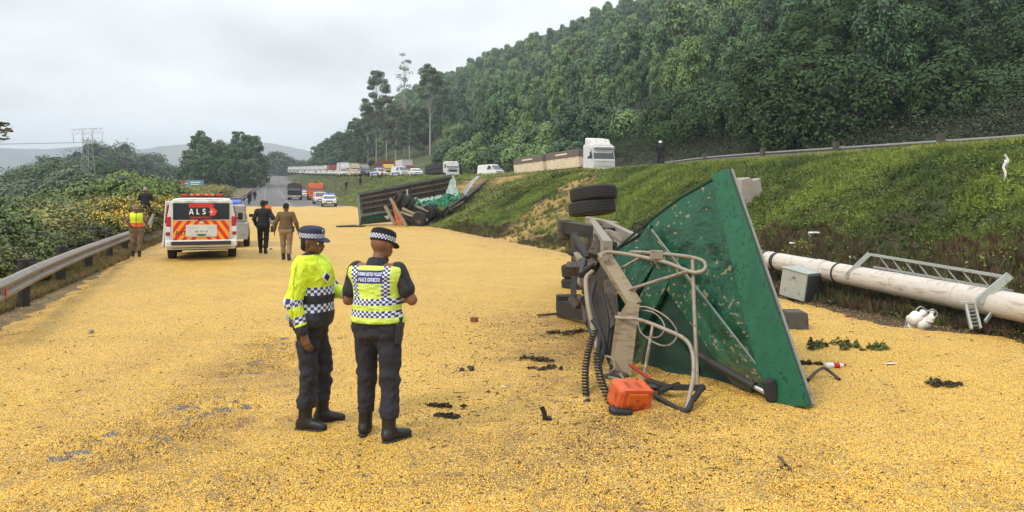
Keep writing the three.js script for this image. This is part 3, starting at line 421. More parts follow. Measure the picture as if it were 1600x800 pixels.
{ // branch of a tree that stands out of frame at the left edge
  const c = pt(-70, 232, 9), r = rngOf(9), t = thing('overhanging_tree', 'leafy branch of a tree reaching in at the left photo edge against the sky', 'tree', [c.x - 1.6, groundAt(c.x - 1.6, c.z), c.z]);
  const y0 = c.y - t.position.y; part('trunk', [tube([[0, -.3, 0], [.1, y0 * .6, 0], [.5, y0 + .1, 0]], .12, 7, 8)], MAT.bark, t);
  const tips = [[20, 205], [14, 193], [8, 218], [0, 200], [-20, 215]].map(([u, v]) => pt(u, v, 9).sub(t.position)); part('branch', tips.map(p => tube([[.45, y0, 0], p.clone().lerp(V(.45, y0, 0), .4).add(V(0, .12, 0)), p], .014, 5, 8)), MAT.bark, t);
  const pts = []; for (const p of tips) for (let i = 0; i < 46; i++) { const q = V(.45, y0, 0).lerp(p, .35 + .65 * (i / 46)); pts.push([q.x + rr(-.05, .05, r), q.y + rr(-.05, .05, r), q.z + rr(-.05, .05, r), 0, 1, 0]); } const f = new THREE.Mesh(leafSoup(r, pts, .06, .9), LEAF.bright); f.name = 'foliage'; t.add(f);
}
{ // ground cover: creeping leaves on the bank, dry grass on the verges, scrub floor
  const clump = (seed, n, spread, size, up) => { const r = rngOf(seed), pts = []; for (let i = 0; i < n; i++) pts.push([rr(-1, 1, r) * spread, up * r(), rr(-1, 1, r) * spread, rr(-.5, .5, r), 1, rr(-.5, .5, r)]); return leafSoup(r, pts, size); };
  const blades = (seed, n, h) => { const r = rngOf(seed), pos = [], col = []; for (let i = 0; i < n; i++) { const a = r() * 6.28, d = .07 * r(), x = Math.cos(a) * d, z = Math.sin(a) * d, l = h * (.5 + .7 * r()), bx = rr(-.5, .5, r) * l, bz = rr(-.5, .5, r) * l, w = .006 + .006 * r(), b = r() * 6.28, t = .7 + .5 * r(); pos.push(x - w * Math.cos(b), 0, z - w * Math.sin(b), x + w * Math.cos(b), 0, z + w * Math.sin(b), x + bx, l, z + bz); for (let k = 0; k < 3; k++) col.push(t, t, t); } const g = new THREE.BufferGeometry(); g.setAttribute('position', new THREE.Float32BufferAttribute(pos, 3)); g.setAttribute('color', new THREE.Float32BufferAttribute(col, 3)); g.computeVertexNormals(); return g; };
  const r = rngOf(31), near = [], nearG = [], dead = [], far = [];
  for (let n = 0; n < 90000; n++) {
    const s = n < 70000 ? 4 + 44 * r() : 44 + 90 * r(), c = crestL(s), t = r() * 1.2, L = 10.3 + (c - 10.3) * t; if (L > c + 1.4) continue;
    const [x, z] = toXZ(s, L); const u = 800 + x / -z * F; if (z > -5 || u < 480 || u > 1680) continue;
    const sp = spillAt(s, L), cov = fbm(s * .55, L * .55, 3) + .5 * fbm(s * 2, L * 2, 4), dryT = sstep(.92, 1.05, t);
    if (sp > .02 && r() < .86 * sstep(0, .12, sp)) continue;
    const deadT = (s < 17 ? .36 : s < 24 ? .30 : .10) + .14 * cov; if (t < deadT && s < 46) { if (r() < .35) continue; if (r() < .75) { dead.push({ p: [x, groundH(s, L) - .01, z], r: [rr(-.4, .4, r), r() * 6.3, rr(-.4, .4, r)], s: .6 + .8 * r(), c: r() < .3 ? [.06, .065, .025] : [.075 + .05 * r(), .055 + .03 * r(), .03] }); continue; } }
    if (cov < -.34 && r() < .5) continue;
    const g = clamp(.5 + .9 * cov) * (.7 + .6 * r()), C = dryT > r() ? [.27 + .10 * r(), .30 + .08 * r(), .075] : mixc([.058, .096, .019], [.22, .285, .046], clamp(g + .55 * fbm(s * .9, L * 1.1, 41))); if (s > 44) { C[0] = C[0] * .8 + .05; C[1] = C[1] * .8 + .05; C[2] += .01; }
    const e = { p: [x, groundH(s, L) - .02, z], r: [rr(-.3, .3, r), r() * 6.3, rr(-.3, .3, r)], s: (.55 + .7 * r()) * (s > 44 ? 1.7 : 1), c: C };
    if (s > 44) far.push(e); else (r() < .34 + .6 * dryT ? nearG : near).push(e);
  }
  instanced('bank_ground_cover', clump(1, 30, .13, .023, .10), LEAF.white, near, 'green creeping leafy ground cover on the roadside bank', 'ground cover');
  instanced('bank_grass', blades(2, 30, .20), LEAF.white, nearG, 'green and dry grass blades growing on the roadside bank', 'grass');
  instanced('bank_grass', clump(3, 30, .20, .022, .10), LEAF.white, far, 'rough green grass on the far part of the roadside bank', 'grass');
  instanced('dead_plants', blades(4, 22, .16), LEAF.white, dead, 'brown flattened plants along the foot of the bank', 'dead plants');
  const verge = [], weeds = [];
  for (let n = 0; n < 16000; n++) { const s = 8 + 90 * r() * r(), L = -4.5 - 3.4 * r() * r(), [x, z] = toXZ(s, L); verge.push({ p: [x, groundH(s, L) - .02, z], r: [0, r() * 6.3, 0], s: (L > -5.4 ? .25 : .5) + .5 * r(), c: r() < .7 ? [.27 + .08 * r(), .20 + .05 * r(), .085] : [.09, .11, .03] }); }
  instanced('verge_grass', blades(5, 26, .24), LEAF.white, verge, 'dry straw coloured grass along the left guardrail', 'grass');
  for (let n = 0; n < 15000; n++) { const s = 10 + 130 * Math.pow(r(), 1.4), L = -7.0 - 12 * r(), [x, z] = toXZ(s, L), k = fbm(s * .3, L * .3, 5); weeds.push({ p: [x, groundH(s, L) - .05, z], r: [rr(-.3, .3, r), r() * 6.3, 0], s: (1.6 + 2.2 * r()) * (1 + s * .008), c: mixc([.085, .11, .03], [.25, .24, .08], clamp(.4 + k + .5 * r())) }); }
  instanced('roadside_scrub', clump(6, 60, .20, .018, .34), LEAF.white, weeds, 'tangled low scrub filling the strip left of the guardrail', 'scrub');
  const grass = []; for (let n = 0; n < 9000; n++) { const s = 130 + 230 * r(), c = crestL(s), L = r() < .35 ? 10.4 + (c - 10.4) * r() : c + 15 + 28 * r(), [x, z] = toXZ(s, L); grass.push({ p: [x, groundH(s, L) - .05, z], r: [0, r() * 6.3, 0], s: 4 + 3 * r(), c: mixc([.10, .16, .035], [.2, .2, .07], r()) }); }
  instanced('slope_grass', clump(7, 44, .20, .014, .04), LEAF.white, grass, 'yellow green grass on the cut slopes by the far traffic queue', 'grass');
  const under = []; for (let n = 0; n < 7000; n++) { const s = 10 + 150 * r(), c = crestL(s), L = c + 15.5 + 22 * r() * r() + 9 * r(), [x, z] = toXZ(s, L); if (z > -8) continue; under.push({ p: [x, groundH(s, L) - .1, z], r: [0, r() * 6.3, 0], s: 2.2 + 5 * r() * r(), c: mixc([.022, .038, .013], [.065, .095, .028], r() * r()) }); }
  instanced('undergrowth', clump(8, 60, .20, .016, .30), LEAF.white, under, 'dark undergrowth along the foot of the wooded hill', 'undergrowth');
}
{ // distant hills beyond the valley
  const ridge = (D, prof, depth, cA, cB, name) => { const pos = [], col = [], idx = [], us = range(prof[0][0], prof[prof.length - 1][0], 6), N = 14; for (const u of us) for (let k = 0; k <= N; k++) { const t = k / N, v = smoothTab(prof, u, 26), h = EYE - (v - HZ) / F * D, d = D - depth * (1 - t), n = fbm(u * .02, t * 3, 3); const x = (u - 800) / F * D * (d / D), e = (-18) + (h + 18) * Math.pow(t, .8) + (t < 1 ? 7 * n * t : 3 * fbm(u * .13, 0, 2)); pos.push(x, e, -d); const m = clamp(.5 + 1.6 * n + .5 * fbm(u * .12, t * 14, 8)); col.push(...mixc(cA, cB, m)); } const w = N + 1; for (let i = 0; i + 1 < us.length; i++) for (let k = 0; k < N; k++) { const a = i * w + k; idx.push(a, a + w, a + 1, a + 1, a + w, a + w + 1); } const g = new THREE.BufferGeometry(); g.setAttribute('position', new THREE.Float32BufferAttribute(pos, 3)); g.setAttribute('color', new THREE.Float32BufferAttribute(col, 3)); g.setIndex(idx); g.computeVertexNormals(); struct(name, g, LEAF.white); };
  ridge(2500, [[-500, 226], [-60, 228], [30, 233], [100, 232], [150, 226], [200, 236], [260, 246], [330, 262], [400, 290]], 900, [.03, .065, .05], [.14, .13, .10], 'distant_hill');
  ridge(2900, [[120, 262], [190, 240], [230, 231], [300, 224], [360, 221], [410, 222], [450, 228], [500, 240], [560, 252], [640, 262]], 1000, [.035, .07, .055], [.15, .14, .10], 'distant_hill');
}
// ---------------------------------------------------------------- people
function sdfMesh(prims, cell, o = {}) {
  const k = o.k ?? .03, lo = [1e9, 1e9, 1e9], hi = [-1e9, -1e9, -1e9], m = k + cell * 3;
  for (const p of prims) for (const [q, r] of [[p.a, p.ra], [p.b, p.rb]]) for (let i = 0; i < 3; i++) { lo[i] = Math.min(lo[i], q[i] - r - m); hi[i] = Math.max(hi[i], q[i] + r + m); }
  const n = [0, 1, 2].map(i => Math.ceil((hi[i] - lo[i]) / cell) + 1), [nx, ny, nz] = n, f = new Float32Array(nx * ny * nz).fill(1), id = (x, y, z) => (z * ny + y) * nx + x;
  for (const p of prims) {
    const ab = [0, 1, 2].map(i => p.b[i] - p.a[i]), fd = p.f, q = p.q ?? 1; let l2 = ab[0] ** 2 + ab[1] ** 2 + ab[2] ** 2 || 1e-9; const R = Math.max(p.ra, p.rb) + m;
    const s0 = [], s1 = []; for (let i = 0; i < 3; i++) { s0[i] = Math.max(0, Math.floor((Math.min(p.a[i], p.b[i]) - R - lo[i]) / cell)); s1[i] = Math.min(n[i] - 1, Math.ceil((Math.max(p.a[i], p.b[i]) + R - lo[i]) / cell)); }
    for (let z = s0[2]; z <= s1[2]; z++) for (let y = s0[1]; y <= s1[1]; y++) for (let x = s0[0]; x <= s1[0]; x++) {
      let dx = lo[0] + x * cell - p.a[0], dy = lo[1] + y * cell - p.a[1], dz = lo[2] + z * cell - p.a[2];
      const t = clamp((dx * ab[0] + dy * ab[1] + dz * ab[2]) / l2); dx -= ab[0] * t; dy -= ab[1] * t; dz -= ab[2] * t;
      if (fd) { const e = (dx * fd[0] + dy * fd[1] + dz * fd[2]) * (q - 1); dx += fd[0] * e; dy += fd[1] * e; dz += fd[2] * e; }
      const d = Math.sqrt(dx * dx + dy * dy + dz * dz) - (p.ra + (p.rb - p.ra) * t), i = id(x, y, z), c = f[i];
      if (p.sub) { f[i] = Math.max(c, -d); continue; }
      const kk = p.k ?? k, h = Math.max(kk - Math.abs(c - d), 0) / kk; f[i] = Math.min(c, d) - h * h * kk * .25;
    }
  }
  for (let z = 0; z < nz; z++) for (let y = 0; y < ny; y++) for (let x = 0; x < nx; x++) {
    const i = id(x, y, z), X = lo[0] + x * cell, Y = lo[1] + y * cell, Z = lo[2] + z * cell;
    if (o.wr && Math.abs(f[i]) < .08) f[i] += o.wr * (noise(X * 9, Y * 17 + 3 * X, Z * 9 + (o.seed ?? 0)) + .5 * noise(X * 22, Y * 34, Z * 22 + 4));
    if (o.clips) for (const [a, b, c, d] of o.clips) f[i] = Math.max(f[i], a * X + b * Y + c * Z - d);
  }
  const pos = [], vid = new Int32Array(nx * ny * nz).fill(-1), idx = [];
  for (let z = 0; z + 1 < nz; z++) for (let y = 0; y + 1 < ny; y++) for (let x = 0; x + 1 < nx; x++) {
    let c = 0, sx = 0, sy = 0, sz = 0, any = 0; const v = [];
    for (let j = 0; j < 8; j++) { v[j] = f[id(x + (j & 1), y + (j >> 1 & 1), z + (j >> 2))]; if (v[j] < 0) any++; }
    if (!any || any === 8) continue;
    for (let a = 0; a < 8; a++) for (const bit of [1, 2, 4]) { if (a & bit) continue; const b = a | bit; if ((v[a] < 0) === (v[b] < 0)) continue; const t = v[a] / (v[a] - v[b]); c++; sx += (a & 1) + (bit === 1 ? t : 0); sy += (a >> 1 & 1) + (bit === 2 ? t : 0); sz += (a >> 2) + (bit === 4 ? t : 0); }
    vid[id(x, y, z)] = pos.length / 3; pos.push(lo[0] + (x + sx / c) * cell, lo[1] + (y + sy / c) * cell, lo[2] + (z + sz / c) * cell);
  }
  for (let z = 1; z + 1 < nz; z++) for (let y = 1; y + 1 < ny; y++) for (let x = 1; x + 1 < nx; x++) {
    const i = id(x, y, z), s = f[i] < 0;
    if (s !== f[id(x + 1, y, z)] < 0) { const q = [vid[id(x, y - 1, z - 1)], vid[id(x, y, z - 1)], vid[i], vid[id(x, y - 1, z)]]; s ? idx.push(q[0], q[1], q[2], q[0], q[2], q[3]) : idx.push(q[0], q[2], q[1], q[0], q[3], q[2]); }
    if (s !== f[id(x, y + 1, z)] < 0) { const q = [vid[id(x - 1, y, z - 1)], vid[id(x - 1, y, z)], vid[i], vid[id(x, y, z - 1)]]; s ? idx.push(q[0], q[1], q[2], q[0], q[2], q[3]) : idx.push(q[0], q[2], q[1], q[0], q[3], q[2]); }
    if (s !== f[id(x, y, z + 1)] < 0) { const q = [vid[id(x - 1, y - 1, z)], vid[id(x, y - 1, z)], vid[i], vid[id(x - 1, y, z)]]; s ? idx.push(q[0], q[1], q[2], q[0], q[2], q[3]) : idx.push(q[0], q[2], q[1], q[0], q[3], q[2]); }
  }
  const g = new THREE.BufferGeometry(); g.setAttribute('position', new THREE.Float32BufferAttribute(pos, 3)); g.setIndex(idx); g.computeVertexNormals(); return g;
}
const bone = (a, b, ra, rb, f, q, k) => ({ a, b, ra, rb, f, q, k });
const FW = [0, 0, 1];
const handGeo = grip => { const p = [bone([0, .02, 0], [0, -.02, 0], .027, .029, FW, 1.3), bone([-.012, -.03, 0], [-.012, -.078, 0], .026, .026, FW, 2), bone([.014, -.03, 0], [.014, -.074, 0], .024, .024, FW, 2)]; const len = [.066, .076, .07, .054];
  for (let i = 0; i < 4; i++) { const x = -.030 + .0195 * i, c = grip ? 1.0 : .32, l = len[i], b = [x, -.092 + Math.abs(i - 1.4) * .004, 0], m = [x * 1.04, b[1] - l * .52 * Math.cos(c), l * .52 * Math.sin(c)], e = [x * 1.02, m[1] - l * .48 * Math.cos(c * 2.1), m[2] + l * .48 * Math.sin(c * 2.1)]; p.push(bone(b, m, .0098, .009, null, 1, .006), bone(m, e, .009, .0075, null, 1, .006)); }
  p.push(bone([-.026, -.026, .006], [-.050, -.062, .018], .013, .011, null, 1, .012), bone([-.050, -.062, .018], [-.050, -.088, .03], .011, .0085, null, 1, .006)); return sdfMesh(p, .0048, { k: .016 }); };
const HANDS = [handGeo(false), handGeo(true)];
const headGeo = fem => { const w = fem ? .94 : 1; return sdfMesh([bone([0, -.06, -.012], [0, .09, -.006], .058 * w, .054 * w), bone([0, .15, -.02], [0, .185, -.012], .088, .089), bone([0, .13, .028], [0, .09, .042], .066, .052), bone([-.03, .078, .02], [.03, .078, .02], .04, .04), bone([0, .064, .070], [0, .06, .074], .022, .02), bone([0, .135, .092], [0, .104, .110], .010, .0155, null, 1, .014), bone([-.014, .101, .098], [.014, .101, .098], .009, .009, null, 1, .01), bone([-.036, .150, .080], [.036, .150, .080], .013, .013, null, 1, .02), bone([-.019, .080, .094], [.019, .080, .094], .0095, .0095, null, 1, .008), bone([-.015, .070, .091], [.015, .070, .091], .0095, .0095, null, 1, .008), bone([.084, .135, -.004], [.082, .105, .002], .022, .015, [1, 0, 0], 2.2, .008), bone([-.084, .135, -.004], [-.082, .105, .002], .022, .015, [1, 0, 0], 2.2, .008), { ...bone([.034, .131, .096], [.034, .131, .096], .016, .016), sub: true }, { ...bone([-.034, .131, .096], [-.034, .131, .096], .016, .016), sub: true }], .0065, { k: .02 }); };
const HEADS = [headGeo(false), headGeo(true)];
// checked police bands: three rows of dark blue and white
const checkAt = (u, v) => ((Math.floor(u) + Math.floor(v)) & 1) ? [.03, .05, .20] : [.80, .82, .86];
const T_check = dataTex(96, 36, (i, j) => { const c = checkAt(i / 12, j / 12); return c.map(x => Math.pow(x, 1 / 2.2)); }, true, THREE.RepeatWrapping);
const MATCHECK = M(.95, .95, .95, .6, { map: T_check });
const stand = () => ({ hipL: [.09, .93, 0], hipR: [-.09, .93, 0], kneeL: [.11, .50, .02], kneeR: [-.11, .50, .02], ankL: [.115, .09, -.02], ankR: [-.115, .09, -.02], toeL: [.14, .045, .15], toeR: [-.14, .045, .15], waist: [0, 1.10, 0], chest: [0, 1.31, 0], neck: [0, 1.47, -.01], shL: [.185, 1.415, -.01], shR: [-.185, 1.415, -.01], elL: [.25, 1.14, -.04], elR: [-.25, 1.14, -.04], wrL: [.26, .89, .05], wrR: [-.26, .89, .05] });
function skel(J, b = 1) { // named bones; b widens the trunk
  const c = [(J.hipL[0] + J.hipR[0]) / 2, (J.hipL[1] + J.hipR[1]) / 2, (J.hipL[2] + J.hipR[2]) / 2], up = (p, d) => [p[0], p[1] + d, p[2]];
  return {
    pelvis: bone(J.hipL, J.hipR, .108 * b, .108 * b, FW, 1.05), belly: bone(up(c, .04), J.waist, .145 * b, .135 * b, FW, 1.22), chestB: bone(J.waist, J.chest, .135 * b, .155 * b, FW, 1.25), shB: bone([J.shL[0] * .8, J.shL[1] - .01, J.shL[2]], [J.shR[0] * .8, J.shR[1] - .01, J.shR[2]], .078, .078), trap: bone(up(J.neck, -.07), up(J.neck, -.01), .10, .06),
    armL: bone(J.shL, J.elL, .058 * b, .045), armR: bone(J.shR, J.elR, .058 * b, .045), foreL: bone(J.elL, J.wrL, .043, .029), foreR: bone(J.elR, J.wrR, .043, .029),
    thighL: bone(J.hipL, J.kneeL, .088 * b, .06), thighR: bone(J.hipR, J.kneeR, .088 * b, .06), shinL: bone(J.kneeL, J.ankL, .058, .04), shinR: bone(J.kneeR, J.ankR, .058, .04), footL: bone(J.ankL, J.toeL, .045, .034), footR: bone(J.ankR, J.toeR, .045, .034),
  };
}
const grow = (b, ga, gb = ga) => ({ ...b, ra: b.ra + ga, rb: b.rb + gb });
const lerp3 = (a, b, t) => [0, 1, 2].map(i => a[i] + (b[i] - a[i]) * t);
function unindexed(g) { return g.index ? g.toNonIndexed() : g; }
function uvBy(g, fn) { g = unindexed(g); const p = g.attributes.position, n = g.attributes.normal, uv = new Float32Array(p.count * 2); for (let i = 0; i < p.count; i += 3) { const c = [0, 1, 2].map(k => (n.getZ(i + k))).reduce((a, b) => a + b); for (let k = 0; k < 3; k++) { const [u, v] = fn(p.getX(i + k), p.getY(i + k), p.getZ(i + k), c); uv[2 * (i + k)] = u; uv[2 * (i + k) + 1] = v; } } g.setAttribute('uv', new THREE.BufferAttribute(uv, 2)); return g; }
function person(o) {
  const J = { ...stand(), ...(o.J ?? {}) }, B = skel(J, o.bulk ?? 1), hs = (o.height ?? 1.75) / 1.75, cell = o.cell ?? .014, wr = o.wr ?? .004;
  const [x, z] = o.at, t = thing('person', o.label, 'person', [x, (o.y ?? surfH(x, z)) - .012, z], o.turn, o.group); t.scale.setScalar(hs);
  const HM = new THREE.Matrix4().makeRotationFromEuler(new THREE.Euler(o.pitch ?? 0, o.yaw ?? 0, 0, 'YXZ')); HM.setPosition(J.neck[0], J.neck[1] + .02, J.neck[2] + .012);
  const hand = side => { const w = v3(J['wr' + side]), e = v3(J['el' + side]), y = e.clone().sub(w).normalize(); let n = v3(o['palm' + side] ?? (side === 'L' ? [-1, 0, .2] : [1, 0, .2])); n.addScaledVector(y, -n.dot(y)).normalize(); const X = y.clone().cross(n), m = new THREE.Matrix4().makeBasis(X, y, n); m.setPosition(w.addScaledVector(y, -.012)); let g = HANDS[(o['grip' + side]) ? 1 : 0].clone(); if (side === 'R') { const q = g.attributes.position; for (let i = 0; i < q.count; i++) q.setX(i, -q.getX(i)); const ix = g.index.array; for (let i = 0; i < ix.length; i += 3) { const s = ix[i]; ix[i] = ix[i + 1]; ix[i + 1] = s; } g.computeVertexNormals(); } g.applyMatrix4(m); return g; };
  // the thumb must leave the front edge of the hand: swap sides by the mirrored copy above
  part('body', [sdfMesh(Object.values(B).map(b => grow(b, -.008)), Math.max(cell, .014), { k: .04 }), HEADS[o.fem ? 1 : 0].clone().applyMatrix4(HM), hand('L'), hand('R')], o.skin ?? MAT.skin, t);
  part('eyes', [1, -1].flatMap(s => [ball(.0125, s * .033, .131, .0815, 1, 1, 1, 8).applyMatrix4(HM)]), MAT.eye, t); part('pupils', [1, -1].map(s => ball(.0065, s * .033, .131, .0895, 1, 1, .9, 8).applyMatrix4(HM)), MAT.hair, t);
  // trousers
  const tr = o.trousers ?? MAT.darkTrouser, tb = [grow(B.pelvis, .014), { ...grow(B.belly, .012), b: lerp3(B.belly.a, B.belly.b, .45) }, grow(B.thighL, .016, .020), grow(B.thighR, .016, .020), { ...grow(B.shinL, .020, .031) }, { ...grow(B.shinR, .020, .031) }];
  part('trousers', sdfMesh(tb, cell, { k: .035, wr: wr * 3, seed: 3, clips: [[0, -1, 0, -(o.trouserHem ?? .20)]] }), tr, t);
  for (const s of ['L', 'R']) part('boot', sdfMesh([bone(lerp3(J['ank' + s], J['knee' + s], .46), J['ank' + s], .062, .056), { ...bone([J['ank' + s][0], .055, J['ank' + s][2] - .035], [J['ank' + s][0], .055, J['ank' + s][2]], .045, .05) }, bone([J['ank' + s][0], J['ank' + s][1] - .02, J['ank' + s][2]], [J['toe' + s][0], J['toe' + s][1] - .002, J['toe' + s][2]], .052, .041, [1, 0, 0], 1.12)], Math.max(.011, cell * .8), { k: .03, clips: o.lift?.[s] ? [] : [[0, -1, 0, .0]] }), o.boots ?? MAT.boot, t);
  // upper garment
  const hem = o.hem ?? .97, g0 = o.topGrow ?? .022;
  const trunk = [grow(B.pelvis, g0 + .006), grow(B.belly, g0 + .012), grow(B.chestB, g0), grow(B.shB, g0 - .002), grow(B.trap, g0 - .012, .012)];
  const neckCut = [[0, 1, .25, J.neck[1] + (o.collarCut ?? .03)]];
  let top = sdfMesh(trunk, cell, { k: .05, wr: wr * 2.2, seed: 7, clips: [[0, -1, 0, -hem], ...neckCut] }); if (o.topUV) top = uvBy(top, o.topUV);
  for (const s of ['L', 'R']) part('boot_sole', sdfMesh([bone([J['ank' + s][0], J['ank' + s][1] - .075, J['ank' + s][2] - .05], [J['toe' + s][0], J['toe' + s][1] - .03, J['toe' + s][2] + .004], .041, .040, [0, 1, 0], 2.2)], .011, {}), MAT.rubber, t);
  part(o.topName ?? 'jacket', top, o.top, t, { keepUV: !!o.topUV });
  for (const s of ['L', 'R']) {
    const long = o.sleeve === 'long', c0 = B['arm' + s], c1 = B['fore' + s], gs = [grow(c0, long ? .020 : .006, .022)]; if (long) gs.push(grow({ ...c1, b: lerp3(c1.a, c1.b, .96) }, .022, .020)); else gs[0] = { ...gs[0], b: lerp3(c0.a, c0.b, .66), rb: c0.rb + .026 };
    if (o.sleeve === 'none') continue;
    let sg = sdfMesh(gs, cell, { k: .04, wr: wr * 1.4, seed: s === 'L' ? 1 : 2 }); const el = v3(J['el' + s]), sh = v3(J['sh' + s]), wv = v3(J['wr' + s]), l1 = sh.distanceTo(el), l2 = el.distanceTo(wv), ax = wv.clone().sub(el).normalize();
    if (o.sleeveUV) sg = uvBy(sg, (X, Y, Z) => { const p = V(X, Y, Z), d1 = el.clone().sub(sh).normalize(), a = p.clone().sub(sh).dot(d1), b = p.clone().sub(el).dot(ax); const lng = b > 0 ? l1 + b : Math.min(a, l1); return [Math.atan2(Z - (sh.z + el.z) / 2, X - el.x) / 6.2832, clamp(1 - lng / (l1 + l2), .01, .985)]; });
    part('sleeve', sg, o.sleeveMat ?? o.top, t, { keepUV: !!o.sleeveUV });
  }
  if (o.collar) part('collar', [tube([...Array(9)].map((_, i) => { const a = i / 8 * 6.2832 * .86 + 1.57 + .44; return [J.neck[0] + Math.cos(a) * .068, J.neck[1] + .022 + .012 * Math.sin(a), J.neck[2] + Math.sin(a) * .068]; }), .02, 7, 28)], o.collar, t);
  if (o.belt) part('belt', sdfMesh([grow(B.pelvis, .03), grow(B.belly, .028)], cell, { k: .05, clips: [[0, -1, 0, -(hem - .012)], [0, 1, 0, hem + .032]] }), o.belt, t);
  const hp = (n, gs, m, opt) => part(n, [gs].flat().map(g => g.applyMatrix4(HM)), m, t, opt);
  if (o.cap === 'police' || o.cap === 'plain') {
    const dome = lathe([[.096, .158], [.099, .172], [.100, .205], [.102, .232], [.092, .256], [.066, .270], [.03, .276], [0, .276]], 28); dome.scale(1, 1, 1.14); dome.translate(0, .004, -.012); hp('cap', dome, o.capMat ?? MAT.navy);
    const sh = new THREE.Shape(); sh.absellipse(0, 0, .088, .092, Math.PI * 1.02, Math.PI * 1.98, false); const vz = new THREE.ExtrudeGeometry([new THREE.Shape([...Array(15)].map((_, i) => { const a = Math.PI * i / 14; return new THREE.Vector2(Math.cos(a) * .082, .015 + Math.sin(a) * .082); }).concat([...Array(9)].map((_, i) => { const a = Math.PI * (8 - i) / 8; return new THREE.Vector2(Math.cos(a) * .082, .0 + Math.sin(a) * .015); })))], { depth: .006, bevelEnabled: false }); vz.rotateX(Math.PI / 2 + .32); vz.translate(0, .178, .072); hp('visor', vz, o.visorMat ?? o.capMat ?? MAT.navy);
    if (o.cap === 'police') { const band = new THREE.CylinderGeometry(.1025, .1010, .040, 40, 1, true); band.scale(1, 1, 1.14); band.translate(0, .195, -.012); const uv = band.attributes.uv; for (let i = 0; i < uv.count; i++) uv.setXY(i, uv.getX(i) * 6, uv.getY(i)); hp('checked_band', band, MATCHECK, { keepUV: true }); hp('cap_badge', [ball(.016, 0, .232, .098, 1, 1.2, .4, 8)], MAT.chrome); }
    if (o.fem) hp('hair', sdfMesh([bone([0, .13, -.045], [0, .10, -.055], .062, .052), bone([0, .09, -.075], [0, .08, -.08], .034, .03), bone([.05, .135, -.03], [-.05, .135, -.03], .048, .048)], .009, { k: .03 }), MAT.hair);
  } else if (o.hair) hp('hair', sdfMesh([bone([0, .165, -.024], [0, .196, -.016], .09, .0905)], .009, { clips: [[0, -1, .9, -.145]] }), o.hair);
  return t;
}
const stride = (a = .2, o = {}) => ({ kneeL: [.10, .50, .10 * a * 5], ankL: [.10, .10, a], toeL: [.11, .06, a + .16], kneeR: [-.10, .51, .02], ankR: [-.10, .14, -a], toeR: [-.11, .06, -a + .15], ...o });
const yawTo = (x, z) => Math.atan2(x, z);
// officer in the yellow jacket: seen from her right, looking to the right of the picture
const jacketTex = dataTex(1024, 512, (i, j) => { // i: round the body, j: height .86 .. 1.5
  const y = .86 + .66 * j / 512, a = i / 1024 * 6.2832 * .17, dx = a / .0235; let c = [.74, .92, .03]; if (y < 1.185) c = [.018, .020, .030];
  for (const [b, h] of [[1.175, .07], [1.03, .07]]) if (y > b && y < b + h) c = checkAt(dx, (y - b) / h * 3 + .0);
  const n = 1 + .1 * noise(i / 9, j / 9); return c.map(v => Math.pow(v * n, 1 / 2.2)); }, true, THREE.RepeatWrapping);
const sleeveTex = dataTex(512, 512, (i, j) => { const t = 1 - j / 512, dx = i / 512 * 13; let c = [.74, .92, .03]; for (const [b, h] of [[.50, .11], [.755, .11]]) if (t > b && t < b + h) c = checkAt(dx, (t - b) / h * 3); if (t > .90) c = [.018, .02, .03]; const n = 1 + .1 * noise(i / 9, j / 9); return c.map(v => Math.pow(v * n, 1 / 2.2)); }, true, THREE.RepeatWrapping);
const foldA = rep(T_fold, 2), matJacket = M(1, 1, 1, .6, { map: jacketTex, bumpMap: foldA, bumpScale: .022 }), matSleeve = M(1, 1, 1, .6, { map: sleeveTex, bumpMap: foldA, bumpScale: .022 });
const W = person({
  label: 'police officer in a yellow and navy jacket and checked cap, standing in profile facing right', at: px(487, 6.5), turn: yawTo(.99, .10), height: 1.755, bulk: 1.08, fem: true, skin: MAT.skin, cell: .0115, wr: .006, yaw: -.26, pitch: .06,
  J: { elL: [.23, 1.17, .12], wrL: [.17, 1.13, .35], elR: [-.27, 1.13, -.06], wrR: [-.275, .875, .03], ankL: [.12, .09, .05], toeL: [.15, .045, .215], kneeL: [.11, .5, .06], chest: [0, 1.31, .03], waist: [0, 1.1, .03] }, gripL: true, palmL: [-.5, .8, 0],
  top: matJacket, topGrow: .04, hem: .90, topUV: (x, y, z) => [Math.atan2(x, -z) / 6.2832 + .5, (y - .86) / .66], sleeve: 'long', sleeveMat: matSleeve, sleeveUV: true, cap: 'police', collar: MAT.hiYellow, collarCut: .06, trousers: MAT.darkTrouser,
});
part('badge_patch', [rbox(.075, .075, .008, .003, -.115, 1.33, .178, -.12, -.45, .78)], MAT.paper, W); part('badge_centre', [rbox(.05, .05, .008, .003, -.117, 1.33, .182, -.12, -.45, .78)], MAT.darkSteel, W);
part('reflective_strip', [rbox(.09, .05, .02, .004, -.14, .975, -.155, .1, .7, 0)], MAT.metalBox, W);
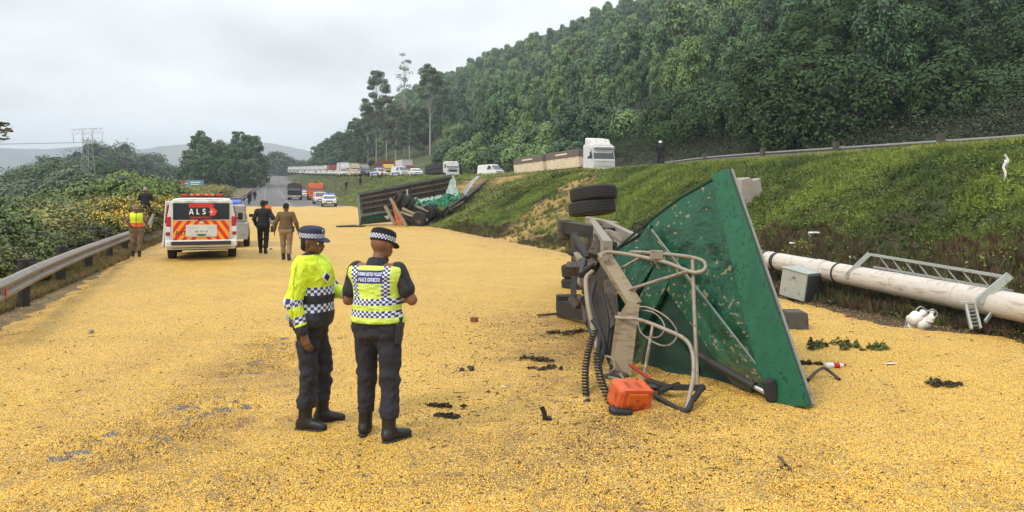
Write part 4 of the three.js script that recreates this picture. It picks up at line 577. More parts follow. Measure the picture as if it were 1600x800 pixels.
// officer in the lettered vest: seen from behind
const vestTex = (() => {
  const c = document.createElement('canvas'); c.width = 2048; c.height = 1024; const g = c.getContext('2d'); const Y = y => (1.60 - y) / .66 * 1024, X = x => (.4 - x) / .8 * 1024;
  g.fillStyle = '#d3ec62'; g.fillRect(0, 0, 2048, 1024);
  const chk = (x0, y0, x1, y1, w, ox) => { const L = Math.hypot(x1 - x0, y1 - y0); g.save(); g.translate(x0 + ox, y0); g.rotate(Math.atan2(y1 - y0, x1 - x0)); const s = w / 3; for (let i = 0; i * s < L; i++) for (let k = 0; k < 3; k++) { g.fillStyle = (i + k) & 1 ? '#1f2e6e' : '#dfe3ee'; g.fillRect(i * s, -w / 2 + k * s, s + .5, s + .5); } g.restore(); };
  for (const o of [0, 1024]) { chk(0, Y(1.165), 1024, Y(1.165), 84, o); chk(0, Y(1.065), 1024, Y(1.065), 84, o); chk(X(.155), Y(1.48), X(.135), Y(1.20), 76, o); chk(X(-.135), Y(1.48), X(-.125), Y(1.20), 76, o); }
  const px0 = X(.12), py0 = Y(1.425), pw = X(-.105) - px0, ph = 165; g.fillStyle = '#1f2f78'; g.fillRect(px0, py0, pw, ph); g.fillStyle = '#f2f4fa'; g.textAlign = 'center'; g.font = 'bold 47px sans-serif'; g.save(); g.translate(px0 + pw / 2, py0 + 66); g.scale(pw / 1.06 / g.measureText('DURBAN METRO POLICE').width, 1.25); g.fillText('DURBAN METRO POLICE', 0, 0); g.restore();
  g.font = 'bold 62px sans-serif'; g.save(); g.translate(px0 + pw / 2, py0 + 140); g.scale(pw / 1.12 / g.measureText('PEACE OFFICER').width, 1.1); g.fillText('PEACE OFFICER', 0, 0); g.restore();
  g.strokeStyle = '#3a4a2a'; g.lineWidth = 6; g.beginPath(); g.moveTo(1536, 0); g.lineTo(1536, 1024); g.stroke();
  const t = new THREE.CanvasTexture(c); t.colorSpace = THREE.SRGBColorSpace; return t;
})();
const Mn = person({
  label: 'police officer in a lettered yellow vest and checked cap, standing with back to the camera', at: px(590, 6.12), turn: yawTo(.24, -.97), height: 1.73, bulk: 1.14, skin: MAT.skin2, cell: .0115, wr: .005, yaw: -.42, pitch: .28,
  J: { elL: [.285, 1.15, .03], wrL: [.15, 1.10, .26], elR: [-.30, 1.17, .02], wrR: [-.14, 1.13, .26], ankL: [.14, .09, .06], kneeL: [.12, .5, .05], toeL: [.19, .045, .22], ankR: [-.13, .09, -.07], toeR: [-.24, .045, .07], kneeR: [-.12, .5, -.02], neck: [0, 1.47, .02] }, gripL: true, gripR: true, palmL: [-.6, .7, 0], palmR: [.6, .7, 0],
  top: M(1, 1, 1, .65, { map: vestTex, bumpMap: foldA, bumpScale: .03 }), topName: 'vest', topGrow: .034, hem: .985, topUV: (x, y, z, c) => [c < 0 ? (.4 - x) / .8 * .5 : .5 + (.4 - x) / .8 * .5, 1 - (1.60 - y) / .66], sleeve: 'short', sleeveMat: MAT.shirtGrey, cap: 'police', capMat: MAT.blackCloth, collar: MAT.shirtGrey, collarCut: -.035, trousers: MAT.darkTrouser,
});
part('shirt_yoke', sdfMesh([grow(skel(stand(), 1).trap, .014, .03)], .012, { k: .03, clips: [[0, 1, .25, 1.515]] }), MAT.shirtGrey, Mn);
part('holster', [rbox(.055, .17, .12, .012, -.205, .90, -.03, 0, .25, .08), rbox(.05, .07, .09, .01, -.208, 1.0, -.02, 0, .25, .1), rbox(.03, .04, .14, .008, -.20, .985, -.0, 0, .2, 0)], MAT.black, Mn);
part('pouch', [rbox(.05, .10, .09, .01, .185, .87, .03)], MAT.black, Mn);
part('phone', [rbox(.075, .008, .15, .004, .02, 1.13, .36, -.5)], MAT.black, Mn);
// the others
const hivisTex = dataTex(256, 256, (i, j) => { const y = .95 + .6 * j / 256, a = i / 256; let c = y > 1.17 ? [.72, .80, .02] : [.88, .15, .02]; if (Math.abs(a - .5) > .43) c = y > 1.1 ? [.80, .30, .03] : c; if (Math.abs(a - .5) < .008) c = [.03, .03, .03]; return c.map(v => Math.pow(v, 1 / 2.2)); }, true);
const P3 = person({ label: 'traffic officer in orange and yellow vest walking toward the camera by the guardrail', at: px(213, 24.4), turn: yawTo(.45, 1), height: 1.70, bulk: 1.2, cell: .018, J: stride(.08, { elR: [-.31, 1.16, .0], wrR: [-.20, 1.08, .22], elL: [.30, 1.17, -.02], wrL: [.40, .95, .06] }), gripR: true, gripL: true, top: M(1, 1, 1, .7, { map: hivisTex }), topName: 'vest', topUV: (x, y, z) => [Math.atan2(x, z) / 6.2832 + .5, (y - .95) / .6], hem: 1.0, sleeve: 'short', sleeveMat: MAT.khaki, trousers: MAT.khaki, cap: 'plain', capMat: MAT.khakiTrouser, belt: MAT.black });
part('radio', [rbox(.05, .12, .03, .008, -.18, 1.11, .27), rod([-.18, 1.16, .27], [-.18, 1.25, .27], .006)], MAT.black, P3); part('camera', [rbox(.10, .08, .07, .012, .42, .84, .08)], MAT.black, P3);
person({ label: 'person in a navy overall standing behind the guardrail among the yellow flowers', at: px(227, 34.5), turn: yawTo(-.4, -1), height: 1.78, cell: .022, bulk: 1.05, J: { elR: [-.27, 1.22, .12], wrR: [-.10, 1.46, .24], elL: [.27, 1.22, .12], wrL: [.10, 1.44, .24] }, top: MAT.navyCloth, sleeve: 'long', trousers: MAT.navyCloth, hair: MAT.concrete, skin: MAT.skin2 });
const P5 = person({ label: 'person in navy walking away with a white helmet under one arm', at: px(411, 24.9), turn: yawTo(-.12, -1), height: 1.80, cell: .018, J: stride(.12, { elR: [-.33, 1.2, -.06], wrR: [-.26, 1.08, .16], elL: [.27, 1.16, -.05], wrL: [.25, .95, .12] }), gripR: true, top: MAT.navyCloth, hem: .9, sleeve: 'long', trousers: MAT.blackCloth, hair: MAT.hair, lift: { R: 1 } });
part('helmet', [ball(.12, -.27, 1.1, .1, .8, 1, 1)], MAT.white, P5); part('bag', [rbox(.10, .2, .3, .03, -.30, .82, .08), tube([[-.28, .92, .0], [-.28, 1.05, .06], [-.28, .92, .14]], .008, 5)], MAT.black, P5);
const P6 = person({ label: 'person in a brown uniform jacket and khaki trousers walking away, bareheaded', at: px(447, 22.9), turn: yawTo(-.08, -1), height: 1.76, bulk: 1.18, cell: .018, J: stride(.10, { elR: [-.31, 1.16, -.04], wrR: [-.36, .92, .05], elL: [.31, 1.16, -.04], wrL: [.36, .92, .04], hipL: [.1, .93, 0] }), top: MAT.brownCloth, hem: .99, sleeve: 'long', trousers: MAT.khakiTrouser, hair: MAT.hair, belt: MAT.brownCloth, collar: MAT.brownCloth, lift: { R: 1 } });
part('radio', [rbox(.06, .17, .05, .01, -.235, .97, -.06)], MAT.black, P6);
person({ label: 'person in a bright orange jacket half hidden behind the navy walker', at: px(416.5, 41), turn: yawTo(-.2, -1), height: 1.7, cell: .03, J: {}, top: MAT.hiOrange, sleeve: 'long', hair: MAT.hair, y: .24 });
const P8 = person({ label: 'person in black with a pale cap standing on top of the bank', at: px(1032, 44.7), turn: yawTo(-.3, 1), height: 1.74, bulk: 1.1, cell: .024, J: { ankL: [.16, .12, .1], kneeL: [.14, .5, .12], elL: [.3, 1.16, .02], wrL: [.2, 1.02, .2], elR: [-.3, 1.15, .0], wrR: [-.2, .98, .16] }, top: MAT.blackCloth, sleeve: 'long', trousers: MAT.navyCloth, cap: 'plain', capMat: MAT.paper, y: 3.84 });
[[389, 100, 'dark clothed person standing alone on the empty road by the far guardrail'], [392, 122, 'dark clothed person leaning at the far guardrail, middle of three'], [398, 128, 'dark clothed person at the far guardrail, farthest of three']].forEach(([u, D, l], i) => person({ label: l, at: px(u, D), turn: 1.2 + i, height: 1.72, cell: .034, top: MAT.blackCloth, sleeve: 'long', trousers: MAT.navyCloth, hair: MAT.hair }));
[[541, 148, MAT.blackCloth, 'person in black beside the pale car in the traffic queue'], [563, 142, MAT.navyCloth, 'person in navy standing on the verge at the police queue'], [597, 140, MAT.hiOrange, 'person in an orange vest beside the police vehicles']].forEach(([u, D, m, l], i) => { const [x, z] = px(u, D); person({ label: l, at: [x, z], turn: i, height: 1.75, cell: .04, top: m, sleeve: 'long', trousers: MAT.navyCloth, hair: MAT.hair }); });
// ---------------------------------------------------------------- vehicles (local: +z is the front, x across, y up)
function wheelGroup(parent, r, w, x, y, z, turn = 0, dual = false) {
  const g = new THREE.Group(); g.name = 'wheel'; g.position.set(x, y, z); g.rotation.y = turn; parent.add(g);
  const ty = lathe([[r * .55, -w / 2], [r * .9, -w / 2], [r * .98, -w * .42], [r, -w * .25], [r, w * .25], [r * .98, w * .42], [r * .9, w / 2], [r * .55, w / 2]], 28); ty.rotateZ(Math.PI / 2); part('tyre', ty, MAT.tyre, g);
  const rim = lathe([[.001, w * .32], [r * .25, w * .34], [r * .3, w * .2], [r * .5, w * .3], [r * .57, w * .42], [r * .57, -w * .42], [r * .5, -w * .3], [r * .001, -w * .3]], 20); rim.rotateZ(Math.PI / 2); part('rim', rim, MAT.galv, g);
  return g;
}
// a hull lofted through cross-sections: rows of [z, [[x, y] ...]] for the right half, mirrored
function hull(rows) {
  const pos = [], quad = (a, b, c, d) => pos.push(...a, ...b, ...c, ...a, ...c, ...d);
  const full = rows.map(([z, h]) => [...h.map(([x, y]) => [x, y, z]), ...h.slice().reverse().map(([x, y]) => [-x, y, z])]);
  for (let i = 0; i + 1 < full.length; i++) { const A = full[i], B = full[i + 1]; for (let j = 0; j < A.length; j++) { const k = (j + 1) % A.length; quad(A[j], A[k], B[k], B[j]); } }
  for (const [R, s] of [[full[0], 0], [full[full.length - 1], 1]]) { const c = [0, R.reduce((a, p) => a + p[1], 0) / R.length, R[0][2]]; for (let j = 0; j < R.length; j++) { const k = (j + 1) % R.length; s ? pos.push(...c, ...R[j], ...R[k]) : pos.push(...c, ...R[k], ...R[j]); } }
  const g = new THREE.BufferGeometry(); g.setAttribute('position', new THREE.Float32BufferAttribute(pos, 3)); g.computeVertexNormals(); return g;
}
function canvasTex(w, h, draw) { const c = document.createElement('canvas'); c.width = w; c.height = h; draw(c.getContext('2d'), w, h); const t = new THREE.CanvasTexture(c); t.colorSpace = THREE.SRGBColorSpace; return t; }
const decal = (w, h, x, y, z, rx = 0, ry = 0) => { const g = new THREE.PlaneGeometry(w, h); g.applyMatrix4(new THREE.Matrix4().makeRotationFromEuler(new THREE.Euler(rx, ry, 0))); g.translate(x, y, z); return g; };
const onRoad = (s, L, up = false) => { const [x, z] = toXZ(s, L); return [x, up ? upH(s) - .095 : groundAt(x, z) + .03, z]; };
const atPx = (u, D, up) => { const [x, z] = px(u, D), [s, L] = toSL(x, z); return onRoad(s, L, up); };
// ---- ambulance, seen from behind
{
  const [ax, az] = px(319, 24.3), t = thing('ambulance', 'white ambulance van with red and yellow chevrons on its back and open side door', 'ambulance', [ax, surfH(ax, az) + .0, az], Math.atan2(-.385, -1));
  const hw = 1.0, H = 1.83; // half width, roof
  const sec = (w, top, k = 1) => [[w * .93, .30], [w, .42], [w, .95], [w * .985, 1.02], [w * .86 * k, top - .12], [w * .78 * k, top - .03], [w * .5 * k, top]];
  part('body', hull([[-2.46, sec(hw * .985, H - .03)], [-2.42, sec(hw, H)], [-1.2, sec(hw, H + .02)], [.6, sec(hw, H + .02)], [1.5, sec(hw * .99, H - .1)], [2.15, [[hw * .92, .3], [hw * .98, .42], [hw * .98, .9], [hw * .96, .98], [hw * .9, 1.06], [hw * .7, 1.1], [hw * .4, 1.12]]], [2.6, [[hw * .8, .32], [hw * .85, .42], [hw * .85, .7], [hw * .8, .8], [hw * .7, .86], [hw * .5, .88], [hw * .3, .9]]]]), MAT.whiteVan, t);
  part('tailgate', [rbox(1.62, 1.35, .05, .03, 0, 1.05, -2.475), rbox(1.5, .07, .07, .03, 0, 1.72, -2.47)], MAT.whiteVan, t);
  part('rear_window', [rbox(1.56, .50, .03, .012, 0, 1.43, -2.495)], MAT.glass, t);
  const winT = canvasTex(1024, 512, (g, w, h) => { g.clearRect(0, 0, w, h); g.fillStyle = '#e8392e'; g.fillRect(w * .02, 6, w * .84, 118); g.font = 'bold 104px sans-serif'; g.fillStyle = '#b01810'; g.textAlign = 'center'; g.save(); g.translate(w * .44, 100); g.scale(w * .80 / g.measureText('AMBULANCE').width, 1); g.fillText('AMBULANCE', 0, 0); g.restore(); g.fillStyle = '#f4f4f2'; g.font = 'bold 250px sans-serif'; g.fillText('A', w * .10, 352); g.fillText('L', w * .32, 352); g.fillText('S', w * .54, 352); g.fillStyle = '#ee4438'; g.beginPath(); g.moveTo(w * .86, 130); g.lineTo(w, 250); g.lineTo(w * .90, 400); g.lineTo(w * .72, 400); g.lineTo(w * .80, 250); g.lineTo(w * .70, 130); g.closePath(); g.fill(); g.fillStyle = '#f2d6d2'; g.fillRect(w * .70, 262, w * .16, 20); g.fillRect(w * .76, 200, w * .035, 140); g.font = 'bold 96px sans-serif'; g.fillStyle = '#d8362c'; g.save(); g.translate(w * .42, 492); g.scale(w * .74 / g.measureText('PARAMEDICS').width, 1); g.fillText('PARAMEDICS', 0, 0); g.restore(); });
  part('window_lettering', [decal(.80, .47, -.04, 1.43, -2.513, 0, Math.PI)], M(1, 1, 1, .5, { map: winT, transparent: true }), t, { keepUV: true });
  const chT = canvasTex(1024, 420, (g, w, h) => { g.fillStyle = '#f5a21c'; g.fillRect(0, 0, w, h); g.fillStyle = '#d8271a'; for (let i = -8; i < 18; i++) { const o = i * 160 - 60; g.beginPath(); g.moveTo(o, h); g.lineTo(o + 80, h); g.lineTo(o + 80 + h * .75, 0); g.lineTo(o + h * .75, 0); g.closePath(); if (o + h * .75 + 46 <= w / 2 + 160) { g.save(); g.beginPath(); g.rect(0, 0, w / 2, h); g.clip(); g.beginPath(); g.moveTo(o, h); g.lineTo(o + 80, h); g.lineTo(o + 80 + h * .75, 0); g.lineTo(o + h * .75, 0); g.fill(); g.restore(); g.save(); g.translate(w, 0); g.scale(-1, 1); g.beginPath(); g.rect(0, 0, w / 2, h); g.clip(); g.beginPath(); g.moveTo(o, h); g.lineTo(o + 80, h); g.lineTo(o + 80 + h * .75, 0); g.lineTo(o + h * .75, 0); g.fill(); g.restore(); } } g.fillStyle = '#2a1210'; g.font = 'bold 110px sans-serif'; g.fillText('A17', 40, 262); });
  part('chevron_panel', [rbox(1.56, .70, .02, .008, 0, .81, -2.498)], MAT.orange, t); part('chevrons', [decal(1.55, .69, 0, .81, -2.51, 0, Math.PI)], M(1, 1, 1, .45, { map: chT }), t, { keepUV: true });
  part('plate_panel', [rbox(.86, .36, .03, .02, .0, .85, -2.512)], MAT.white, t);
  const plT = canvasTex(512, 128, (g, w, h) => { g.fillStyle = '#d9dbd8'; g.fillRect(0, 0, w, h); g.fillStyle = '#3b4250'; g.font = 'bold 92px sans-serif'; g.textAlign = 'center'; g.fillText('BX 47 LP', w / 2, 96); }); part('number_plate', [decal(.5, .12, 0, .83, -2.531, 0, Math.PI)], M(1, 1, 1, .5, { map: plT }), t, { keepUV: true });
  part('badge', [ball(.05, 0, 1.08, -2.515, 1.2, .8, .3)], MAT.chrome, t); part('tailgate_handle', [rbox(.24, .04, .03, .01, 0, .73, -2.53)], MAT.black, t); part('wiper', [beam([.1, 1.17, -2.52], [-.45, 1.22, -2.52], .02, .015)], MAT.black, t);
  for (const s of [1, -1]) { const l = part('tail_light', [rbox(.13, .30, .10, .03, s * .90, 1.13, -2.44)], MAT.lampRed, t); part('reversing_light', [rbox(.12, .16, .10, .02, s * .91, .895, -2.44)], MAT.lampWhite, l); part('indicator', [rbox(.12, .09, .10, .02, s * .915, .765, -2.44)], MAT.redDeep, l); }
  part('bumper', [rbox(1.98, .22, .22, .06, 0, .47, -2.46)], MAT.whiteVan, t); part('step', [rbox(1.64, .11, .10, .02, 0, .49, -2.58), rbox(1.6, .05, .06, .01, 0, .37, -2.5)], MAT.darkPlastic, t); part('underbody', [box(1.7, .1, 4.2, 0, .30, 0)], MAT.black, t);
  for (const [x, z] of [[.86, -1.45], [-.86, -1.45], [.86, 1.5], [-.86, 1.5]]) wheelGroup(t, .34, .24, x, .30, z, x < 0 ? Math.PI : 0);
  const lb = part('light_bar', [rbox(1.22, .09, .34, .03, 0, H + .055, -1.7)], MAT.darkPlastic, t); part('beacon', [-.5, -.25, 0, .25, .5].map(x => rbox(.19, .085, .30, .03, x, H + .085, -1.74)), MAT.lampRed, lb); part('lamp', [-.3, -.12, .12, .3].map(x => rbox(.09, .05, .31, .02, x, H + .10, -1.75)), MAT.lampAmber, lb);
  part('sliding_door', [rbox(.06, 1.42, 1.2, .03, hw + .045, 1.03, -1.3, 0, 0, .07)], MAT.whiteVan, t); part('door_window', [rbox(.03, .42, .9, .01, hw + .05, 1.44, -1.3, 0, 0, .07)], MAT.glass, t);
  for (const s of [1, -1]) { part('side_window', [rbox(.03, .46, 1.1, .01, s * .93, 1.36, -.1, 0, 0, s * .17), rbox(.03, .46, 1.0, .01, s * .93, 1.36, -1.3, 0, 0, s * .17)], MAT.glass, t); part('side_stripe', [rbox(.012, .55, .5, .004, s * .962, 1.36, -2.1, 0, 0, s * .16)], MAT.red, t); part('side_mirror', [rbox(.16, .26, .1, .04, s * 1.14, 1.2, 1.3), beam([s * .95, 1.12, 1.32], [s * 1.1, 1.15, 1.3], .04, .04)], MAT.black, t); }
}
// ---- pickups and cars
function car(kind, name, label, cat, pos, turn, m, o = {}) {
  const t = thing(name, label, cat, pos, turn, o.group), w = .88, pick = kind === 'pickup', van = kind === 'van';
  const c = (y1, y2, k = 1) => [[w * .95 * k, .32], [w * k, .5], [w * k, y1 - .12], [w * .96 * k, y1], [w * .9 * k, y2 - .001]];
  const cab = van ? [[-2.3, 1.85], [-2.2, 1.92], [.8, 1.95], [1.65, 1.15], [2.2, .98]] : pick ? [[-.75, 1.05], [-.5, 1.68], [.45, 1.70], [1.15, 1.08]] : [[-2.0, 1.02], [-1.5, 1.44], [.2, 1.47], [1.05, .98]];
  part('body', hull([[-2.3, c(.9, .95, .96)], [-2.2, c(.95, 1.0)], [pick ? 1.1 : .9, c(.97, 1.02)], [2.0, c(.86, .92, .97)], [2.3, c(.70, .76, .9)]]), m, t);
  const lo = van ? .92 : .95; part('cabin', hull(cab.map(([z, y], i) => [z, [[w * .93, lo], [w * .93, lo + .02], [w * (y > 1.3 ? .80 : .92), Math.max(lo + .03, y - .06)], [w * (y > 1.3 ? .70 : .85), Math.max(lo + .04, y)]]])), m, t);
  const ws = van ? [1.63, 1.17, .85, 1.88] : pick ? [1.13, 1.1, .5, 1.64] : [1.03, 1.0, .25, 1.42]; // windscreen: foot z,y; head z,y
  part('windscreen', [plate([[-w * .82, ws[1] + .04, ws[0] + .03], [w * .82, ws[1] + .04, ws[0] + .03], [w * .70, ws[3] - .03, ws[2] + .05], [-w * .70, ws[3] - .03, ws[2] + .05]], .02)], MAT.glassGrey, t);
  for (const s of [1, -1]) { const back = van ? .1 : pick ? -.5 : -1.5, ty = van ? 1.75 : pick ? 1.58 : 1.36, by = van ? 1.2 : 1.08; part('side_window', [plate([[s * w * .94, by, back], [s * w * .94, by, ws[0] - .25], [s * w * .82, ty, ws[2] - .02], [s * w * .82, ty, back + .15]], .02)], MAT.glass, t); part('headlight', [rbox(.34, .17, .2, .04, s * .62, .72, 2.2)], MAT.lampWhite, t); part('side_mirror', [rbox(.18, .14, .1, .03, s * (w + .1), ws[1] + .1, ws[0] - .3)], o.dark ? MAT.black : m, t); }
  part('grille', [rbox(.8, .16, .1, .02, 0, .66, 2.27), rbox(1.5, .2, .1, .04, 0, .42, 2.26)], MAT.black, t); part('bumper', [rbox(1.66, .14, .2, .05, 0, .53, 2.25)], o.bumper ?? m, t); part('number_plate', [box(.46, .11, .02, 0, .46, 2.36)], MAT.paper, t);
  for (const [x, z] of [[.8, 1.4], [-.8, 1.4], [.8, -1.4], [-.8, -1.4]]) wheelGroup(t, .34, .24, x, .34, z, x < 0 ? Math.PI : 0);
  const ty = van ? 1.95 : pick ? 1.72 : 1.49; if (o.bar) { const lb = part('light_bar', [rbox(1.2, .07, .26, .03, 0, ty + .04, 0)], MAT.darkPlastic, t); part('beacon', [rbox(.5, .13, .28, .04, .33, ty + .09, 0), rbox(.5, .13, .28, .04, -.33, ty + .09, 0)], MAT.lampBlue, lb); }
  if (o.stripe) part('side_stripe', [1, -1].map(s => rbox(.012, .24, 3.6, .004, s * (w + .006), .72, -.1)), o.stripe, t); if (o.hood) part('bonnet_stripe', [rbox(1.3, .02, .7, .006, 0, .99, 1.45, .12)], o.hood, t);
  if (o.canopy) part('canopy', [rbox(1.55, .68, 1.5, .08, 0, 1.33, -1.5)], m, t);
  return t;
}
MAT.lampBlue = M(.10, .14, .75, .2, { emissive: new THREE.Color(.10, .14, .8), emissiveIntensity: .8 });
const RT = ROADTURN;
car('pickup', 'police_pickup', 'grey police pickup standing in front of the ambulance, half hidden by it', 'pickup', (([x, z]) => [x, surfH(x, z), z])(px(354, 31)), Math.atan2(-.36, -1), MAT.galv, { bar: true, stripe: MAT.black, dark: true, canopy: true });
car('car', 'police_car', 'white car with a glowing blue light bar at the edge of the maize', 'car', atPx(514, 92), RT - .05, MAT.white, { bar: true, hood: MAT.blue, stripe: MAT.blue });
car('pickup', 'response_pickup', 'white and orange response pickup just behind the blue light car', 'pickup', atPx(500, 104), RT, MAT.white, { stripe: MAT.orange, canopy: true, hood: MAT.orange });
car('car', 'red_car', 'red and white car between the fire truck and the orange truck', 'car', atPx(477.5, 150), RT, MAT.white, { stripe: MAT.red, hood: MAT.red, bar: true });
// ---- trucks
function truck(name, label, pos, turn, o) {
  const t = thing(name, label, 'truck', pos, turn, o.group), m = o.cab, H = o.h ?? 3.2, w = 1.22;
  part('cab', [hull([[-1.75, [[w, .95], [w, 1.2], [w, H - .25], [w * .95, H - .06], [w * .7, H]]], [-.3, [[w, .9], [w, 1.2], [w, H - .2], [w * .95, H - .05], [w * .7, H]]], [.12, [[w, .8], [w, 1.2], [w * .98, H - .42], [w * .93, H - .22], [w * .7, H - .12]]], [.38, [[w * .98, .6], [w * .98, 1.2], [w * .97, 1.75], [w * .94, 1.78], [w * .7, 1.80]]], [.45, [[w * .94, .55], [w * .95, 1.15], [w * .94, 1.6], [w * .9, 1.65], [w * .7, 1.66]]]])], m, t);
  part('windscreen', [plate([[-w * .90, 1.78, .42], [w * .90, 1.78, .42], [w * .86, H - .5, .16], [-w * .86, H - .5, .16]], .02)], MAT.glassGrey, t); if (o.visor) part('sun_visor', [rbox(2.2, .22, .34, .06, 0, H - .42, .36, .3)], m, t); if (H > 3.3) part('roof_fairing', [hull([[-1.6, [[w * .9, H - .02], [w * .9, H], [w * .88, H + .55], [w * .8, H + .62], [w * .5, H + .64]]], [-.55, [[w * .9, H - .02], [w * .9, H], [w * .84, H + .40], [w * .75, H + .46], [w * .5, H + .48]]], [-.05, [[w * .8, H - .14], [w * .8, H - .13], [w * .75, H - .1], [w * .6, H - .09], [w * .4, H - .08]]]])], m, t);
  for (const s of [1, -1]) { part('side_window', [plate([[s * (w + .004), 1.8, -.75], [s * (w + .004), 1.8, .22], [s * (w - .01), H - .55, .04], [s * (w - .01), H - .55, -.75]], .02)], MAT.glass, t); part('side_mirror', [rbox(.10, .55, .24, .04, s * (w + .2), 2.15, .30), beam([s * w, 2.5, .1], [s * (w + .2), 2.4, .28], .03, .03)], MAT.black, t); part('headlight', [rbox(.42, .2, .1, .05, s * .9, .72, .44)], MAT.lampWhite, t); part('door_line', [box(.012, 1.1, .02, s * (w + .002), 1.5, -.85)], MAT.darkPlastic, t); }
  part('grille', [rbox(1.6, .34, .06, .02, 0, 1.22, .455), rbox(1.7, .12, .06, .02, 0, 1.56, .455)], o.grille ?? MAT.darkPlastic, t); part('bumper', [rbox(2.46, .42, .34, .08, 0, .62, .36)], o.bumper ?? m, t); part('number_plate', [box(.5, .12, .02, 0, .58, .545)], MAT.paper, t);
  for (const s of [1, -1]) wheelGroup(t, .5, .32, s * 1.02, .5, -.55, s < 0 ? Math.PI : 0);
  const len = o.len ?? 8; part('chassis', [beam([.45, .85, -1.2], [.45, .85, -len], .12, .25), beam([-.45, .85, -1.2], [-.45, .85, -len], .12, .25)], MAT.darkSteel, t);
  for (const z of o.axles ?? [-len + 2.6, -len + 1.4]) for (const s of [1, -1]) wheelGroup(t, .5, .5, s * .98, .5, z, s < 0 ? Math.PI : 0);
  if (o.body) o.body(t, len); if (o.beacons) { const b = part('light_bar', [rbox(1.7, .1, .3, .03, 0, H + .05, -.3)], MAT.darkPlastic, t); part('beacon', [rbox(.4, .14, .3, .04, .6, H + .09, -.3), rbox(.4, .14, .3, .04, -.6, H + .09, -.3)], o.beacons, b); }
  return t;
}
const boxBody = (m, h, side) => (t, len) => { part('cargo_box', [rbox(2.44, h, len - 2, .04, 0, 1.05 + h / 2, -len / 2 - 1)], m, t); part('cargo_frame', [...[1, -1].flatMap(s => [box(.09, h + .04, .09, s * 1.2, 1.05 + h / 2, -1.97), box(.1, .12, len - 2, s * 1.21, 1.07, -len / 2 - 1)]), box(2.46, .1, .1, 0, 1.05 + h, -1.97)], side ?? MAT.darkSteel, t); };
const dirOf = (s, L, up) => { const [x, z] = toXZ(s, L); return RT; };
// side tipper truck stopped on the upper road
truck('side_tipper_truck', 'white cab truck with two tan side tipper trailers stopped above the bank', atPx(941, 72, true), RT + .02, {
  cab: MAT.white, h: 3.31, visor: true, grille: MAT.white, len: 22.5, axles: [-3.6, -4.9, -9, -10.3, -18.6, -19.9, -21.2],
  body: (t, len) => { for (const [z0, z1] of [[-2.9, -11.5], [-12.6, -22.4]]) { const n = (z0 + z1) / 2, l = z0 - z1; const b = part('tipper_bin', [hull([[z1, [[.9, 1.1], [1.10, 1.12], [1.25, 2.2], [1.26, 2.25], [1.0, 2.25]]], [z0, [[.9, 1.1], [1.10, 1.12], [1.25, 2.2], [1.26, 2.25], [1.0, 2.25]]]])], MAT.tan, t); part('tarpaulin', [rbox(2.56, .78, l + .05, .08, 0, 2.55, n)], MAT.tarpGrey, b); part('tarpaulin_logo', [rbox(.01, .16, l * .36, .003, 1.285, 2.6, n), rbox(.01, .16, l * .36, .003, -1.285, 2.6, n)], MAT.tan, b); part('bin_rib', [...Array(5)].flatMap((_, i) => [1, -1].map(s => beam([s * 1.12, 1.15, z1 + .2 + i * (l - .4) / 4], [s * 1.27, 2.18, z1 + .2 + i * (l - .4) / 4], .1, .1))), MAT.tan, b); part('rail', [1, -1].map(s => beam([s * .9, 1.15, z0], [s * .9, 1.15, z1], .08, .3)), MAT.darkSteel, t); } },
});
car('van', 'white_van', 'plain white panel van facing the camera above the grain covered bank', 'van', atPx(767, 108, true), RT + .35, MAT.whiteVan);
truck('flatbed_truck', 'white cab truck with a dark caged trailer above the second wreck', atPx(706.5, 133, true), RT + .05, { cab: MAT.white, h: 2.95, len: 15, axles: [-3.2, -11, -12.3, -13.6], body: (t, len) => { part('cage', [rbox(2.4, .2, len - 2.2, .02, 0, 1.15, -len / 2 - 1.2), ...[...Array(9)].flatMap((_, i) => [1, -1].map(s => box(.12, 1.5, .12, s * 1.18, 1.95, -2.4 - i * (len - 2.6) / 8))), ...[1, -1].flatMap(s => [1.5, 2.1, 2.7].map(y => box(.05, .3, len - 2.4, s * 1.2, y, -len / 2 - 1.2)))], MAT.black, t); part('cargo', [rbox(2.2, 1.25, len - 3, .15, 0, 1.9, -len / 2 - 1.2)], MAT.darkSteel, t); } });
car('car', 'white_hatchback', 'white hatchback at the front of the near lane of the queue', 'car', atPx(649, 122, true), RT, MAT.white);
car('van', 'police_van', 'white police van with blue markings in the queue beside the white hatchback', 'van', atPx(625, 134, true), RT + .25, MAT.white, { bar: true, stripe: MAT.blue, hood: MAT.blue });
truck('box_truck', 'white box truck with a rust red front behind the white hatchback', atPx(640, 168, true), RT + .1, { cab: MAT.rust, h: 2.7, len: 8, body: boxBody(MAT.white, 3.0, MAT.white) });
truck('container_truck', 'yellow cab truck carrying a rust red shipping container', atPx(608, 172, true), RT + .02, { cab: MAT.yellow, h: 2.9, len: 15, axles: [-3.2, -12, -13.3], body: (t, len) => { part('container', [rbox(2.44, 2.75, 12.2, .03, 0, 2.55, -8.4)], MAT.rust, t); part('container_rib', [...Array(30)].flatMap((_, i) => [1, -1].map(s => box(.05, 2.5, .16, s * 1.23, 2.55, -2.6 - i * .4))), MAT.rust, t); } });
car('pickup', 'police_pickup', 'white police pickup with blue lights in front of the yellow cab truck', 'pickup', atPx(592, 146, true), RT + .3, MAT.white, { bar: true, stripe: MAT.blue });
car('car', 'dark_car', 'dark car between the police pickup and the pale cars of the queue', 'car', atPx(573, 150, true), RT + .2, MAT.darkSteel);
car('car', 'pale_car', 'pale car nearest the verge, left of the dark car', 'car', atPx(553, 152, true), RT + .15, MAT.cream);
